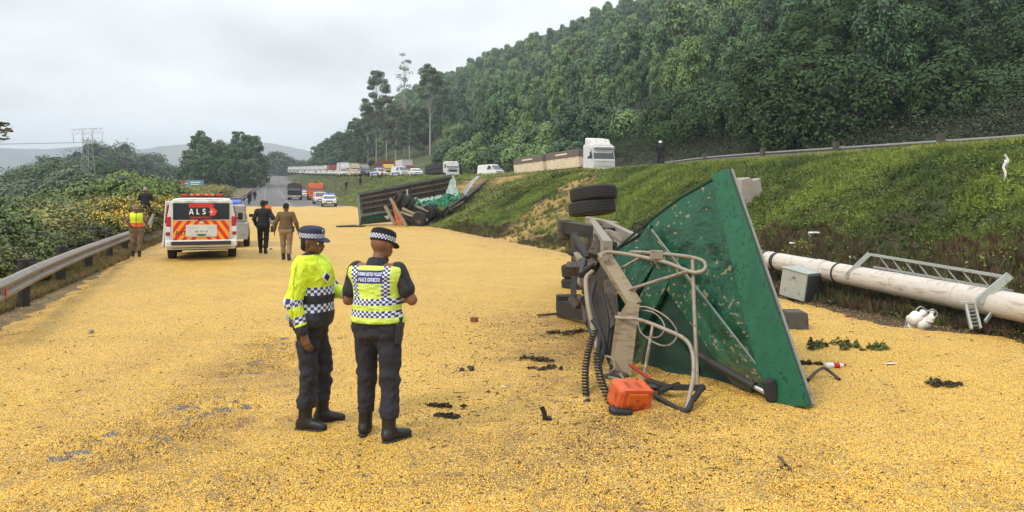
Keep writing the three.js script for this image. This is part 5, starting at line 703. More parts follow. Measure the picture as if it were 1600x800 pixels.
car('pickup', 'white_bakkie', 'white pickup at the left of the near cluster of the queue', 'pickup', atPx(536, 165, true), RT + .1, MAT.white, { canopy: true });
truck('grey_truck', 'grey cab truck left of the rust red container', atPx(570, 205, true), RT, { cab: MAT.galv, h: 3, len: 12, body: boxBody(MAT.galv, 2.6) });
truck('cream_truck', 'cream cab truck with a pale box left of the grey truck', atPx(556, 200, true), RT, { cab: MAT.cream, h: 3.1, len: 12, body: boxBody(MAT.cream, 2.7) });
const qTruck = truck('queue_truck', 'large white box truck in the far queue above the orange truck', atPx(539, 205, true), RT, { cab: MAT.white, h: 3.1, len: 12, body: boxBody(MAT.white, 2.9), group: undefined });
[[521, 240, 'small maroon topped truck in the far queue, left of the large white box truck', MAT.redDeep], [512, 262, 'white truck in the far queue left of the maroon topped truck', MAT.white], [503, 285, 'second white truck left of the maroon topped truck in the far queue', MAT.white]].forEach(([u, D, l, m]) => truck('queue_truck', l, atPx(u, D, true), RT, { cab: m, h: 3.1, len: 12, body: boxBody(m, 2.7) }));
for (const [u, D] of [[496, 300], [490, 320], [484, 340], [478, 355], [472, 372], [466, 390], [460, 405], [454, 425]]) copyOf(qTruck, 'tiny white truck at the vanishing end of the queue', atPx(u, D, true), RT, 'tiny trucks at the end of the queue');
for (const [u, D] of [[528, 190], [517, 215], [507, 240], [499, 262], [488, 290], [480, 312], [470, 340]]) car('car', 'queue_car', 'small pale car in the near lane of the far queue', 'car', atPx(u, D, true), RT, MAT.white, { group: 'small cars of the far queue' });
// lower road
truck('fire_truck', 'dark fronted fire truck with warning lights on the empty road', atPx(460, 135), RT - .06, { cab: MAT.darkSteel, h: 3.0, len: 8, beacons: MAT.lampAmber, bumper: MAT.galv, grille: MAT.black, body: (t, len) => { part('body', [rbox(2.46, 2.1, len - 1.9, .06, 0, 1.95, -len / 2 - .95)], MAT.red, t); part('locker', [1, -1].flatMap(s => [-3, -4.6, -6.2].map(z => rbox(.03, 1.1, 1.35, .01, s * 1.235, 1.7, z))), MAT.galv, t); part('ladder', [...[-.3, .3].map(x => box(.06, .06, 5, x, 3.1, -4.8)), ...[...Array(12)].map((_, i) => box(.6, .04, .04, 0, 3.1, -2.5 - i * .42))], MAT.galv, t); } });
truck('orange_truck', 'orange truck with a yellow roof bar right of the fire truck', atPx(494, 131), RT, { cab: MAT.orange, h: 3.1, len: 8, grille: MAT.orange, bumper: MAT.orange, beacons: MAT.yellow, body: (t, len) => { part('tipper_body', [rbox(2.46, 1.7, len - 2, .05, 0, 1.95, -len / 2 - 1)], MAT.orange, t); part('body_rib', [...Array(5)].flatMap((_, i) => [1, -1].map(s => box(.08, 1.6, .12, s * 1.24, 1.95, -2.3 - i * 1.25))), MAT.orange, t); } });
// ---------------------------------------------------------------- the overturned trailer in front
{
  const O = pt(1040, 560, 8.4), oy = surfH(O.x, O.z), t = thing('overturned_trailer', 'overturned green tipper trailer on its side with tubular frame and exposed wheels', 'trailer', [O.x, oy, O.z]);
  const P = (u, v, D) => { const p = pt(u, v, D); return [p.x - O.x, p.y - oy, p.z - O.z]; };
  const pb = (n, gs, m, par = t) => part(n, gs, m, par);
  // front wall of the hopper: every piece lies on one plane or a little proud of it
  const pA = pt(1130, 268, 8.3), pB = pt(1240, 632, 7.1), pF = pt(952, 398, 9.7), pn = pB.clone().sub(pA).cross(pF.clone().sub(pA)).normalize(); if (pn.z < 0) pn.negate();
  const Q = (u, v, off = 0) => { const d = pt(u, v, 1).sub(camera.position), k = pA.clone().addScaledVector(pn, off).sub(camera.position).dot(pn) / d.dot(pn), p = camera.position.clone().addScaledVector(d, k); return [p.x - O.x, p.y - oy, p.z - O.z]; };
  const A = Q(1122, 276), Fq = Q(952, 398), C = Q(1090, 608);
  pb('front_panel', [plate([A, Q(1206, 630), C, Q(984, 596), Q(958, 440), Fq, Q(1000, 372), Q(1020, 342), Q(1062, 310)], .014)], MAT.green);
  pb('edge_flange', [plate([Q(1118, 274, .07), Q(1142, 265, .07), Q(1269, 633, .07), Q(1203, 630, .07)], .075), plate([Q(1142, 265, .07), Q(1146, 272, -.10), Q(1270, 628, -.10), Q(1269, 633, .07)], .014)], MAT.greenLight);
  pb('edge_lip', [beam(Q(1143, 265, .075), Q(1270, 632, .075), .028, .028)], MAT.steel); pb('corner_cap', [plate([Q(1193, 592, .12), Q(1243, 574, .12), Q(1263, 635, .12), Q(1206, 634, .12)], .05)], MAT.greenLight); pb('weld_edge', [beam(Q(1192, 593, .13), Q(1228, 579, .13), .020, .012)], MAT.paper);
  pb('diagonal_rib', [plate([Q(1016, 356, .11), Q(1203, 596, .11), Q(1178, 612, .05), Q(1150, 600, .05), Q(1022, 418, .05)], .05)], MAT.green); pb('rib_highlight', [beam(Q(1014, 354, .115), Q(1203, 597, .115), .018, .018)], MAT.galv);  // pale bar along the rib is its highlight, painted in as lighter metal
  pb('short_rib', [plate([Q(1020, 352, .09), Q(1024, 418, .09), Q(986, 474, .09), Q(976, 462, .09)], .05), plate([Q(1026, 420, .08), Q(1050, 440, .08), Q(1008, 520, .08), Q(986, 500, .08)], .05)], MAT.green);
  pb('lower_panel', [plate([Q(1054, 452, .03), Q(1150, 592, .03), Q(1178, 622, .03), Q(1092, 612, .03), Q(1000, 600, .03), Q(1012, 530, .03)], .02)], MAT.greenDark);  // this plate and the gusset: shade low on the wall painted as darker green
  pb('gusset', [plate([Q(1012, 536, .09), Q(1040, 500, .09), Q(1092, 572, .09), Q(1088, 612, .09), Q(996, 604, .09)], .03)], MAT.greenDark);
  pb('upper_edge', [beam(Q(1122, 275, .02), Q(1062, 309, .02), .02, .02), beam(Q(1062, 309, .02), Q(1018, 342, .02), .02, .02), beam(Q(1018, 342, .02), Q(954, 397, .02), .025, .025)], MAT.greenDark);
  // sloping hopper sides behind the front wall
  const K = [P(1090, 400, 11.5), P(1130, 470, 11), P(1120, 500, 10.6), P(1010, 480, 11), P(985, 440, 11.6), P(1000, 420, 12)]; pb('hopper', [plate([A, Q(1236, 600), K[1], K[0]], .02), plate([A, K[0], K[5], Fq], .02), plate([Q(1236, 600), C, K[2], K[1]], .02)], MAT.greenDark);
  // hydraulic ram
  const ram = pb('hydraulic_ram', [rod(Q(1086, 552, .22), Q(1176, 603, .22), .042, .042, 14), rod(Q(1174, 602, .22), Q(1179, 605, .22), .05, .05, 14)], MAT.darkSteel); part('ram_rod', [rod(Q(1176, 603, .22), Q(1198, 614, .22), .024, .024, 12)], MAT.chrome, ram); pb('rubber_foot', [rbox(.13, .24, .10, .04, ...Q(1204, 610, .2), 0, 0, .25)], MAT.tyre);
  // cream cross beam
  pb('cross_beam', [beam(P(943, 398, 8.9), P(993, 478, 8.35), .16, .10, [.3, 0, 1], .012), plate([P(981, 470, 8.34), P(999, 476, 8.3), P(985, 586, 8.2), P(951, 580, 8.24), P(962, 500, 8.3)], .10)], MAT.beamCream); pb('gusset_plate', [plate([P(966, 487, 8.26), P(1000, 497, 8.22), P(962, 520, 8.26)], .02)], MAT.galv);
  pb('bracket', [rbox(.10, .08, .06, .01, ...P(945, 402, 8.7), 0, 0, -.5), rbox(.14, .10, .05, .01, ...P(1026, 398, 8.1), 0, 0, -.05)], MAT.paleChassis);
  // tubular frame
  const r = .021; pb('frame_tube', [tube([P(936, 398, 9.1), P(950, 394, 8.8), P(985, 398, 8.4), P(1040, 410, 8.05), P(1080, 425, 7.8), P(1097, 424, 7.75), P(1103, 416, 7.8), P(1095, 406, 7.95), P(1060, 399, 8.25), P(1000, 394, 8.8), P(985, 394, 9)], r, 10, 70)], MAT.pipe);
  pb('frame_tube', [rod(P(965, 458, 8.6), P(1074, 424, 7.82), .019)], MAT.pipe); pb('frame_tube', [rod(P(1082, 406, 7.88), P(1090, 610, 7.5), .021)], MAT.pipe); pb('frame_tube', [rod(P(955, 428, 8.95), P(1000, 402, 8.8), .015)], MAT.pipe);
  pb('frame_tube', [tube([P(962, 496, 8.25), P(1000, 500, 8.0), P(1040, 515, 7.7), P(1070, 530, 7.45), P(1082, 552, 7.25), P(1083, 590, 7.1), P(1072, 640, 6.90)], r, 10, 60)], MAT.pipe); pb('frame_tube', [rod(P(1020, 508, 7.85), P(1004, 600, 7.7), .017)], MAT.pipe);
  pb('frame_tube', [rod(P(945, 588, 8.1), P(976, 596, 7.9), .022), rod(P(968, 583, 8.0), P(980, 600, 7.95), .016)], MAT.pipe);
  pb('lower_frame', [tube([P(1008, 608, 7.4), P(1040, 628, 7.05), P(1066, 641, 6.85), P(1076, 638, 6.86), P(1084, 622, 7.0), P(1099, 606, 7.2)], .026, 8, 40), beam(P(1014, 604, 7.45), P(1098, 606, 7.2), .06, .05), beam(P(1010, 596, 7.5), P(1044, 606, 7.3), .10, .05), rod(P(1098, 604, 7.2), P(1084, 624, 7.0), .03), rod(P(1030, 612, 7.2), P(1060, 600, 7.4), .025), ball(.07, ...P(1026, 604, 7.4), 1.4, .6, 1)], MAT.darkSteel); pb('red_bar', [rod(P(984, 570, 7.9), P(1030, 602, 7.45), .018)], MAT.redDeep);
  pb('cable', [tube([P(980, 482, 8.3), P(1010, 480, 8.15), P(1042, 496, 8), P(1058, 520, 7.95), P(1048, 538, 7.95), P(1028, 538, 8), P(1002, 520, 8.1), P(996, 498, 8.2)], .010, 6, 60), tube([P(985, 484, 8.35), P(1020, 488, 8.2), P(1038, 508, 8.05), P(1030, 526, 8.05), P(1006, 526, 8.15)], .009, 6, 40)], MAT.pipe);
  // chassis running back to the axle
  pb('chassis_rail', [beam(P(950, 392, 9.6), P(925, 352, 15.2), .12, .26), beam(P(1004, 384, 9.9), P(944, 352, 15), .10, .22)], MAT.paleChassis);
  pb('chassis_plate', [plate([P(934, 352, 13.2), P(985, 370, 11.6), P(988, 384, 11.4), P(936, 366, 13.1)], .06), plate([P(918, 338, 15.4), P(966, 347, 14.6), P(968, 354, 14.6), P(920, 348, 15.4)], .08), plate([P(962, 376, 11.8), P(986, 388, 11.2), P(968, 404, 11.3), P(958, 392, 11.8)], .04)], MAT.paleChassis);
  pb('chassis_side', [plate([P(985, 366, 11.5), P(1020, 344, 10.2), P(1026, 350, 10.2), P(992, 388, 11.2)], .03), beam(P(1000, 350, 10.4), P(1040, 340, 9.8), .07, .04)], MAT.darkSteel); pb('oily_plate', [plate([P(920, 450, 10.2), P(948, 412, 9.4), P(966, 500, 8.8), P(955, 560, 8.7), P(924, 520, 9.3)], .05)], MAT.darkSteel);
  pb('bent_rail', [tube([P(926, 424, 9.7), P(916, 436, 9.6), P(918, 470, 9.2), P(926, 510, 8.9), P(934, 545, 8.7)], .032, 8, 30)], MAT.beamCream);
  pb('cross_member', [beam(P(884, 355, 14.2), P(958, 366, 12.6), .24, .22)], MAT.darkSteel); pb('end_block', [rbox(.24, .40, .3, .05, ...P(881, 359, 14.2))], MAT.chassis); pb('hanger_bar', [beam(P(898, 366, 13.4), P(896, 470, 12.6), .10, .12), beam(P(900, 372, 13.2), P(918, 404, 12.4), .10, .08)], MAT.darkSteel);
  pb('rear_bumper', [beam(P(874, 482, 12.4), P(922, 488, 11.6), .12, .26), rbox(.26, .3, .2, .03, ...P(881, 474, 12.5))], MAT.darkSteel);
  pb('suspension', [tube([P(905, 392, 13.5), P(920, 398, 13), P(932, 412, 12.5), P(930, 440, 12)], .08, 8), beam(P(906, 405, 13), P(946, 420, 11), .14, .1), rbox(.3, .2, .25, .05, ...P(918, 412, 12.6)), rbox(.24, .3, .2, .05, ...P(936, 402, 11.4)), rbox(.2, .3, .2, .05, ...P(926, 446, 11.2), .3, .2, .2), beam(P(908, 430, 12.4), P(936, 462, 10.2), .12, .12), tube([P(930, 384, 12), P(942, 396, 11.4), P(948, 420, 10.6), P(940, 460, 10)], .05, 8)], MAT.chassis);
  pb('air_tank', [rod(P(925, 462, 10.6), P(930, 506, 9.8), .13, .13, 14)], MAT.darkSteel); pb('brake_chamber', [rod(P(934, 400, 12), P(938, 420, 11.6), .1, .1, 12), ball(.11, ...P(912, 440, 12.2)), ball(.09, ...P(944, 436, 10.2)), rod(P(900, 400, 12.9), P(914, 408, 12.6), .08, .08, 12)], MAT.paleChassis);
  pb('axle', [rod(P(925, 345, 16.2), P(908, 420, 16.2), .085, .085, 12), rod(P(938, 350, 14.9), P(922, 420, 14.9), .08, .08, 12)], MAT.chassis);
  const wheel = (u, v, D, tilt, turn) => { const g = new THREE.Group(); g.name = 'wheel'; g.position.set(...P(u, v, D)); g.rotation.set(tilt, turn, .09); t.add(g); const R = .53, w = .30, ty = lathe([[R * .55, -w / 2], [R * .86, -w * .52], [R * .95, -w * .46], [R, -w * .34], [R, w * .34], [R * .95, w * .46], [R * .86, w * .52], [R * .55, w / 2]], 44); part('tyre', ty, MAT.tyre, g); part('tread', [-.09, -.03, .03, .09].map(y => { const q = new THREE.TorusGeometry(R + .001, .008, 5, 44); q.rotateX(Math.PI / 2); q.translate(0, y, 0); return q; }), MAT.rubber, g); part('rim', [lathe([[.02, .02], [R * .3, .02], [R * .42, .06], [R * .54, .13], [R * .56, .14], [R * .56, -.14], [R * .5, -.1], [.02, -.06]], 24)], MAT.galv, g); return g; };
  wheel(927, 303, 16.6, -.10, 0); wheel(925, 325, 16.6, -.10, 0); wheel(914, 421, 16.6, -.06, 0); wheel(914, 443, 16.6, -.06, 0); wheel(940, 424, 14.9, -.06, 0);
  // coiled air hoses hanging from the beam
  const coil = (a, b, R, n, m) => { const pts = [], q = a.map((x, i) => b[i] - x); for (let i = 0; i <= n * 12; i++) { const s = i / (n * 12), an = s * n * 6.2832, sag = Math.sin(s * Math.PI) * .05; pts.push(V(a[0] + q[0] * s + Math.cos(an) * R - sag, a[1] + q[1] * s, a[2] + q[2] * s + Math.sin(an) * R)); } return new THREE.TubeGeometry(new THREE.CatmullRomCurve3(pts), n * 16, .011, 5); };
  pb('coiled_hose', [coil(P(930, 515, 8.2), P(916, 622, 7.36), .030, 24)], MAT.rubber); pb('coiled_hose', [coil(P(934, 550, 8.0), P(959, 637, 7.02), .036, 18)], MAT.rubber); pb('hose', [tube([P(930, 440, 9), P(924, 470, 8.8), P(932, 500, 8.5), P(944, 540, 8.3), P(936, 575, 8.1)], .024, 8), tube([P(938, 450, 9), P(950, 500, 8.5), P(948, 548, 8.3), P(958, 580, 8.1)], .02, 8), tube([P(926, 500, 8.5), P(938, 520, 8.4), P(934, 556, 8.3)], .03, 8), tube([P(917, 618, 7.4), P(920, 626, 7.3), P(912, 631, 7.18)], .02, 7)], MAT.rubber); pb('pale_hose', [tube([P(945, 556, 8.15), P(956, 560, 8.1), P(960, 575, 8.05), P(950, 584, 8.05)], .012, 7)], MAT.beamCream);
  pb('hose_plug', [rbox(.20, .085, .10, .03, ...P(971, 645, 6.8), 0, .2, -.1), ball(.05, ...P(959, 641, 6.88)), rbox(.10, .04, .05, .015, ...P(915, 628, 7.2), 0, .3, .5)], MAT.black);
  { const q = rngOf(61), gs = [], gd = [], gr = []; for (let i = 0; i < 34; i++) { const k = q(), u = 896 + 60 * q(), v = 360 + 130 * q(), D = 15.4 - 5.6 * k, b = P(u, v, D); if (i % 3 === 0) gs.push(rbox(.10 + .2 * q(), .08 + .18 * q(), .1 + .2 * q(), .02, ...b, q(), q() * 3, q())); else if (i % 3 === 1) gd.push(rod(b, P(u + 24 * (q() - .5), v + 40 * (q() - .3), D - 1 + q()), .02 + .04 * q(), .02 + .03 * q(), 8)); else gr.push(tube([b, P(u + 14 * (q() - .5), v + 18, D - .3), P(u + 22 * (q() - .5), v + 40 * q(), D - .6)], .014 + .014 * q(), 6)); } pb('bracket', gs, MAT.chassis); pb('linkage', gd, MAT.darkSteel); pb('brake_line', gr, MAT.rubber); }
  pb('torn_sheet', [plate([P(944, 440, 9.2), P(962, 430, 9.3), P(968, 500, 8.7), P(950, 520, 8.8)], .02), plate([P(908, 470, 10.4), P(930, 462, 10.2), P(934, 500, 9.6), P(914, 506, 9.9)], .02)], MAT.chassis); pb('bolt', [...Array(9)].map((_, i) => ball(.014, ...P(950 + i * 5.2, 408 + i * 8.2, 8.82 - i * .06), 1, 1, 1, 6)), MAT.darkSteel);
  pb('panel_bolt', [...Array(14)].map((_, i) => { const f = (i + .5) / 14; return ball(.016, ...Q(1122 + (1196 - 1122) * f, 280 + (622 - 280) * f, .075), 1, 1, 1, 6); }), MAT.darkSteel);
  // earth caught under the beam
  pb('caught_soil', [ball(.11, ...P(966, 586, 8.1), 1, .4, .7), ball(.08, ...P(952, 588, 8.1), 1.2, .4, .8)], MAT.bark);
}
{ // red jerry can
  const c = pt(989, 624, 6.92), t = thing('jerry_can', 'battered orange red plastic jerry can lying in front of the overturned trailer', 'jerry can', [c.x, surfH(c.x, c.z), c.z], .30);
  part('body', [rbox(.36, .28, .27, .05, 0, .125, -.06, .28, 0, -.10)], MAT.jerry, t); part('rim', [rbox(.30, .22, .02, .01, 0, .125, .085, .28, 0, -.10)], MAT.jerry, t); part('panel', [rbox(.20, .13, .02, .008, 0, .125, .096, .28, 0, -.1)], MAT.orange, t);
  part('stud', [[-.06, .04], [.06, .04], [-.06, -.04], [.06, -.04], [0, 0]].map(([x, y]) => ball(.014, x, .125 + y, .106 - y * .28, 1, 1, .5, 8)), MAT.redDeep, t); part('cap', [rod([.09, .25, -.12], [.09, .275, -.125], .03, .028, 12)], MAT.redDeep, t); part('caked_dirt', [rbox(.22, .012, .13, .005, -.02, .262, -.07, .28, .1, -.1)], MAT.concreteDark, t); t.scale.set(1, .92, 1);
}
// ---------------------------------------------------------------- the second wreck at the foot of the bank
{
  const O = pt(600, 352, 50), oy = groundAt(O.x, O.z), t = thing('wrecked_tipper_bin', 'long brown open trailer bin lying on its side against the bank', 'trailer', [O.x, oy, O.z]); const P = (u, v, D) => { const p = pt(u, v, D); return [p.x - O.x, p.y - oy, p.z - O.z]; };
  const a = [559, 303, 50], b = [709, 274, 55], c = [712, 312, 55], d = [566, 336, 50], e = [563, 351, 48.6], f = [640, 333, 51];
  part('side_wall', [plate([P(...a), P(...b), P(...c), P(...d)], .1, [0, -.02, -.12])], MAT.binBrown, t);
  for (const k of [.0, .24, .48, .72]) part('wall_rib', [beam(lerp3(P(...a), P(...d), k).map((x, i) => x + (i === 2 ? .06 : 0)), lerp3(P(...b), P(...c), k).map((x, i) => x + (i === 2 ? .06 : 0)), .1, k ? .10 : .2)], k ? MAT.binRib : MAT.binFrame, t);
  for (const k of [.27, .52, .77]) part('wall_post', [beam(lerp3(P(...a), P(...b), k).map((x, i) => x + (i === 2 ? .07 : 0)), lerp3(P(...d), P(...c), k).map((x, i) => x + (i === 2 ? .07 : 0)), .14, .1)], MAT.darkSteel, t);
  part('wall_post', [beam(P(636, 296, 50.6), P(637, 312, 50.4), .1, .1)], MAT.galv, t);
  part('floor', [plate([P(...d), P(640, 325, 51.5), P(...f), P(566, 338, 48.6)], .06)], MAT.binRib, t); part('lower_wall', [plate([P(564, 338, 48.5), P(640, 326, 50.6), P(636, 344, 50.4), P(...e)], .08)], MAT.binGreen, t); part('lower_edge', [beam(P(564, 337, 48.4), P(640, 325, 50.5), .14, .14)], MAT.binFrame, t);
  part('end_frame', [beam(P(...a), P(...d), .16, .2), beam(P(...d), P(...e), .16, .2), beam(P(559, 303, 50.2), P(563, 351, 48.9), .1, .4)], MAT.binFrame, t);
}
{
  const O = pt(655, 350, 50), oy = groundAt(O.x, O.z), t = thing('wrecked_trailer_chassis', 'smashed trailer chassis with wheels tangled in front of the brown bin', 'trailer chassis', [O.x, oy, O.z]); const P = (u, v, D) => { const p = pt(u, v, D); return [p.x - O.x, p.y - oy, p.z - O.z]; };
  part('chassis_rail', [beam(P(672, 352, 49), P(724, 318, 54), .2, .34)], MAT.chassis, t); part('chassis_rail', [beam(P(682, 342, 50.5), P(760, 285, 62), .22, .4)], MAT.chassis, t); part('chassis_rail', [beam(P(728, 312, 54), P(756, 290, 62), .25, .5)], MAT.darkSteel, t); part('pale_plate', [plate([P(727, 305, 55), P(742, 283, 58), P(737, 281, 58), P(722, 300, 55)], .05), plate([P(740, 284, 58), P(750, 276, 60), P(745, 275, 60), P(737, 281, 58)], .05)], MAT.galv, t);
  part('axle', [rod(P(628, 326, 49), P(668, 345, 49), .12), rod(P(636, 322, 50), P(690, 330, 50), .12), rod(P(626, 332, 49), P(650, 340, 48.6), .09)], MAT.beamCream, t); part('suspension', [beam(P(630, 335, 49), P(650, 350, 48.6), .3, .2), beam(P(645, 328, 49.5), P(675, 336, 49.5), .3, .25), rbox(1.2, .5, .6, .1, ...P(645, 345, 49.2), 0, .3, .2)], MAT.darkSteel, t); part('spring', [beam(P(640, 318, 49.6), P(670, 330, 49.3), .16, .14), beam(P(660, 320, 49.8), P(684, 326, 49.6), .3, .12)], MAT.pipe, t); part('rubble', [...Array(18)].map((_, i) => rbox(.3 + .5 * R0(), .2 + .25 * R0(), .4, .04, ...P(624 + 80 * R0(), 330 + 18 * R0(), 49.5 + R0()), R0(), R0(), R0())), MAT.chassis, t);
  const wh = (u, v, D, ry, rz, dual) => { const g = new THREE.Group(); g.name = 'wheel'; g.position.set(...P(u, v, D)); g.rotation.set(0, ry, rz); t.add(g); for (const o of dual ? [-.17, .17] : [0]) { const q = lathe([[.28, -.14], [.44, -.15], [.50, -.1], [.52, 0], [.50, .1], [.44, .15], [.28, .14]], 24); q.rotateZ(Math.PI / 2); q.translate(o, 0, 0); part('tyre', q, MAT.tyre, g); } const rm = lathe([[.02, .0], [.14, .03], [.24, .11], [.29, .13], [.29, -.13], [.02, -.05]], 18); rm.rotateZ(Math.PI / 2); part('rim', rm, MAT.chassis, g); };
  wh(625, 313, 49.6, .4, -.5, true); wh(637, 318, 49.6, .4, -.5, true); wh(655, 343, 48.4, 1.1, .1, false); wh(673, 331, 49.4, .8, .2, true); wh(662, 330, 50, .8, .2, false);
}
{ const O = pt(622, 352, 47.8), oy = groundAt(O.x, O.z), t = thing('tailboard', 'rust orange trailer tailboard leaning upright beside the wrecked wheels', 'tailboard', [O.x, oy, O.z]); const P = (u, v, D) => { const p = pt(u, v, D); return [p.x - O.x, p.y - oy, p.z - O.z]; };
  part('board', [plate([P(611, 312, 48), P(616, 314, 48), P(634, 352, 47.6), P(620, 352, 47.6)], .08)], MAT.rustOrange, t); part('frame', [beam(P(610, 310, 47.95), P(635, 353, 47.5), .16, .12), beam(P(602, 322, 48), P(618, 352, 47.6), .22, .12)], MAT.beamCream, t); part('plate', [plate([P(600, 338, 47.8), P(610, 336, 47.9), P(606, 344, 47.8)], .05)], MAT.galv, t); }
{ // torn green tarpaulin
  const O = pt(690, 320, 51.5), oy = groundAt(O.x, O.z), t = thing('torn_tarpaulin', 'torn green tarpaulin draped over the wrecked bin, one corner hooked on top', 'tarpaulin', [O.x, oy, O.z]); const P = (u, v, D) => { const p = pt(u, v, D); return [p.x - O.x, p.y - oy, p.z - O.z]; };
  const cloth = (c, nu, nv, amp) => { const pos = [], idx = []; for (let i = 0; i <= nu; i++) for (let j = 0; j <= nv; j++) { const p = lerp3(lerp3(c[0], c[1], i / nu), lerp3(c[3], c[2], i / nu), j / nv), n = fbm(i * .35 + c[0][0], j * .35, 3), q = Math.abs(fbm(i * .16, j * .7, 7)); pos.push(p[0] + amp * n * .4, p[1] + amp * (q * 1.6 - .3), p[2] + amp * n); } for (let i = 0; i < nu; i++) for (let j = 0; j < nv; j++) { const a = i * (nv + 1) + j; idx.push(a, a + nv + 1, a + 1, a + 1, a + nv + 1, a + nv + 2); } const g = new THREE.BufferGeometry(); g.setAttribute('position', new THREE.Float32BufferAttribute(pos, 3)); g.setIndex(idx); g.computeVertexNormals(); return g.toNonIndexed(); };
  part('hooked_corner', [cloth([P(707, 274, 53.6), P(709, 274, 53.6), P(718, 309, 51.5), P(696, 302, 51.5)], 14, 26, .18)], MAT.paleTarp, t); part('sheet', [cloth([P(641, 314, 51), P(694, 304, 52.4), P(700, 312, 51), P(644, 320, 49.8)], 40, 14, .3)], MAT.paleTarp, t);
  part('fold', [cloth([P(640, 318, 50), P(706, 306, 51.4), P(702, 320, 49.6), P(660, 326, 49.4)], 44, 18, .42)], MAT.greenTarp, t); part('fold', [cloth([P(690, 308, 51.3), P(718, 300, 52.2), P(719, 311, 50.6), P(692, 320, 49.8)], 26, 14, .36)], MAT.greenTarp, t); part('dark_fold', [cloth([P(690, 304, 52), P(712, 300, 52.3), P(708, 306, 51.4), P(694, 310, 51.2)], 18, 8, .25)], MAT.greenDark, t);
}
// ---------------------------------------------------------------- guardrails
function wBeam(pts, h, depth, up = V(0, 1, 0)) { // W profile swept along points, facing to the right of travel
  const prof = [[0, -.5], [.35, -.46], [.9, -.30], [.9, -.20], [.15, -.06], [.15, .06], [.9, .20], [.9, .30], [.35, .46], [0, .5]], pos = [], n = prof.length, ring = pts.map((p, i) => { const d = v3(pts[Math.min(i + 1, pts.length - 1)]).sub(v3(pts[Math.max(i - 1, 0)])).normalize(), s = d.clone().cross(up).normalize(); return [...prof.map(([a, b]) => v3(p).addScaledVector(s, a * depth).addScaledVector(up, b * h)), ...prof.slice().reverse().map(([a, b]) => v3(p).addScaledVector(s, a * depth - .012).addScaledVector(up, b * h))]; });
  for (let i = 0; i + 1 < ring.length; i++) for (let j = 0; j < 2 * n; j++) { const k = (j + 1) % (2 * n), A = ring[i][j], B = ring[i][k], C = ring[i + 1][k], D = ring[i + 1][j]; for (const q of [A, B, C, A, C, D]) pos.push(q.x, q.y, q.z); }
  const g = new THREE.BufferGeometry(); g.setAttribute('position', new THREE.Float32BufferAttribute(pos, 3)); g.computeVertexNormals(); return g;
}
const RAIL = [[0, 11.1, 436], [40, 12.9, 424], [100, 16.4, 400], [140, 19.6, 386], [180, 24, 371], [212, 29, 360], [237, 35.5, 350]].map(([u, D, v]) => { const [x, z] = px(u, D); return [x, z]; });
{
  const t = thing('guardrail', 'long corrugated steel guardrail on dark wooden posts along the left verge', 'guardrail', [0, 0, 0]);
  const first = [RAIL[0][0] + .5, RAIL[0][1] + 1.3]; const c = new THREE.CatmullRomCurve3([...[first], ...RAIL, px(262, 48), px(300, 75), px(340, 95), px(378, 112), px(386, 135), px(398, 185), px(408, 260), px(415, 340)].map(([x, z]) => V(x, 0, z))), L = c.getLength(), N = 120, all = [...Array(N + 1)].map((_, i) => { const p = c.getPointAt(Math.pow(i / N, 1.5)); return [p.x, groundAt(p.x, p.z) + .66, p.z]; });
  for (let i = 0, k = 0; i < N; i += 6, k++) part('rail', [wBeam(all.slice(i, i + 7).map((p, q) => [p[0], p[1] + (k % 2 ? .004 : 0), p[2]]), .33, .10)], MAT.railDull, t);
  let s = .9; for (let k = 0; k < 62; k++) { const u = s / L; if (u > 1) break; const p = c.getPointAt(u), d = c.getTangentAt(u), n = V(-d.z, 0, d.x).normalize(), y = groundAt(p.x, p.z), q = p.clone().addScaledVector(n, -.28); const g = [rod([q.x, y - .3, q.z], [q.x, y + .86 + .05 * Math.sin(k * 7), q.z], .105, .10, 10)]; part('post', g, MAT.woodDark, t); if (k < 24) part('spacer_block', [beam([q.x + n.x * .08, y + .66, q.z + n.z * .08], [p.x, y + .66, p.z], .15, .34)], MAT.woodDark, t); if (k < 16) part('bolt', [ball(.022, p.x + n.x * .02, y + .66, p.z + n.z * .02)], MAT.steel, t); s += k < 24 ? 3.8 : 6; }
  const e = all[0]; part('end_marker', [rbox(.02, .14, .08, .008, all[3][0] + .10, all[3][1] - .02, all[3][2], 0, .35)], MAT.red, t);
}
{
  const t = thing('upper_guardrail', 'steel guardrail on square posts along the top of the right bank', 'guardrail', [0, 0, 0]);
  const pts = [[6, 0], [13, 0], [20, 0], [28, 0], [36, 0], [46, 0]].map(([s]) => { const [x, z] = toXZ(s, crestL(s) + 1.5); return [x, z]; }); const c = new THREE.CatmullRomCurve3([[1720, 17.6, 207], [1600, 20.2, 217], [1470, 23.6, 225], [1306, 29.4, 235], [1192, 34.8, 242], [1100, 41, 249], [1040, 47, 256]].map(([u, D, v]) => pt(u, v, D)));
  const all = [...Array(61)].map((_, i) => { const p = c.getPointAt(1 - i / 60); return [p.x, p.y, p.z]; });
  for (let i = 0; i < 60; i += 10) part('rail', [wBeam(all.slice(i, i + 11), .26, .08)], MAT.railUp, t);
  for (const [u, D, v] of [[1700, 18, 208], [1470, 23.4, 222], [1306, 29.2, 232], [1192, 34.6, 240], [1102, 40.8, 247], [1050, 46.5, 254]]) { const p = pt(u, v, D); part('post', [rbox(.2, 1.3, .2, .02, p.x, p.y - .38, p.z + .0, 0, .35)], MAT.wood, t); part('rail_joint', [rbox(.36, .26, .02, .005, p.x + .22, p.y - .03, p.z - .02, 0, .35)], MAT.galv, t); }
}
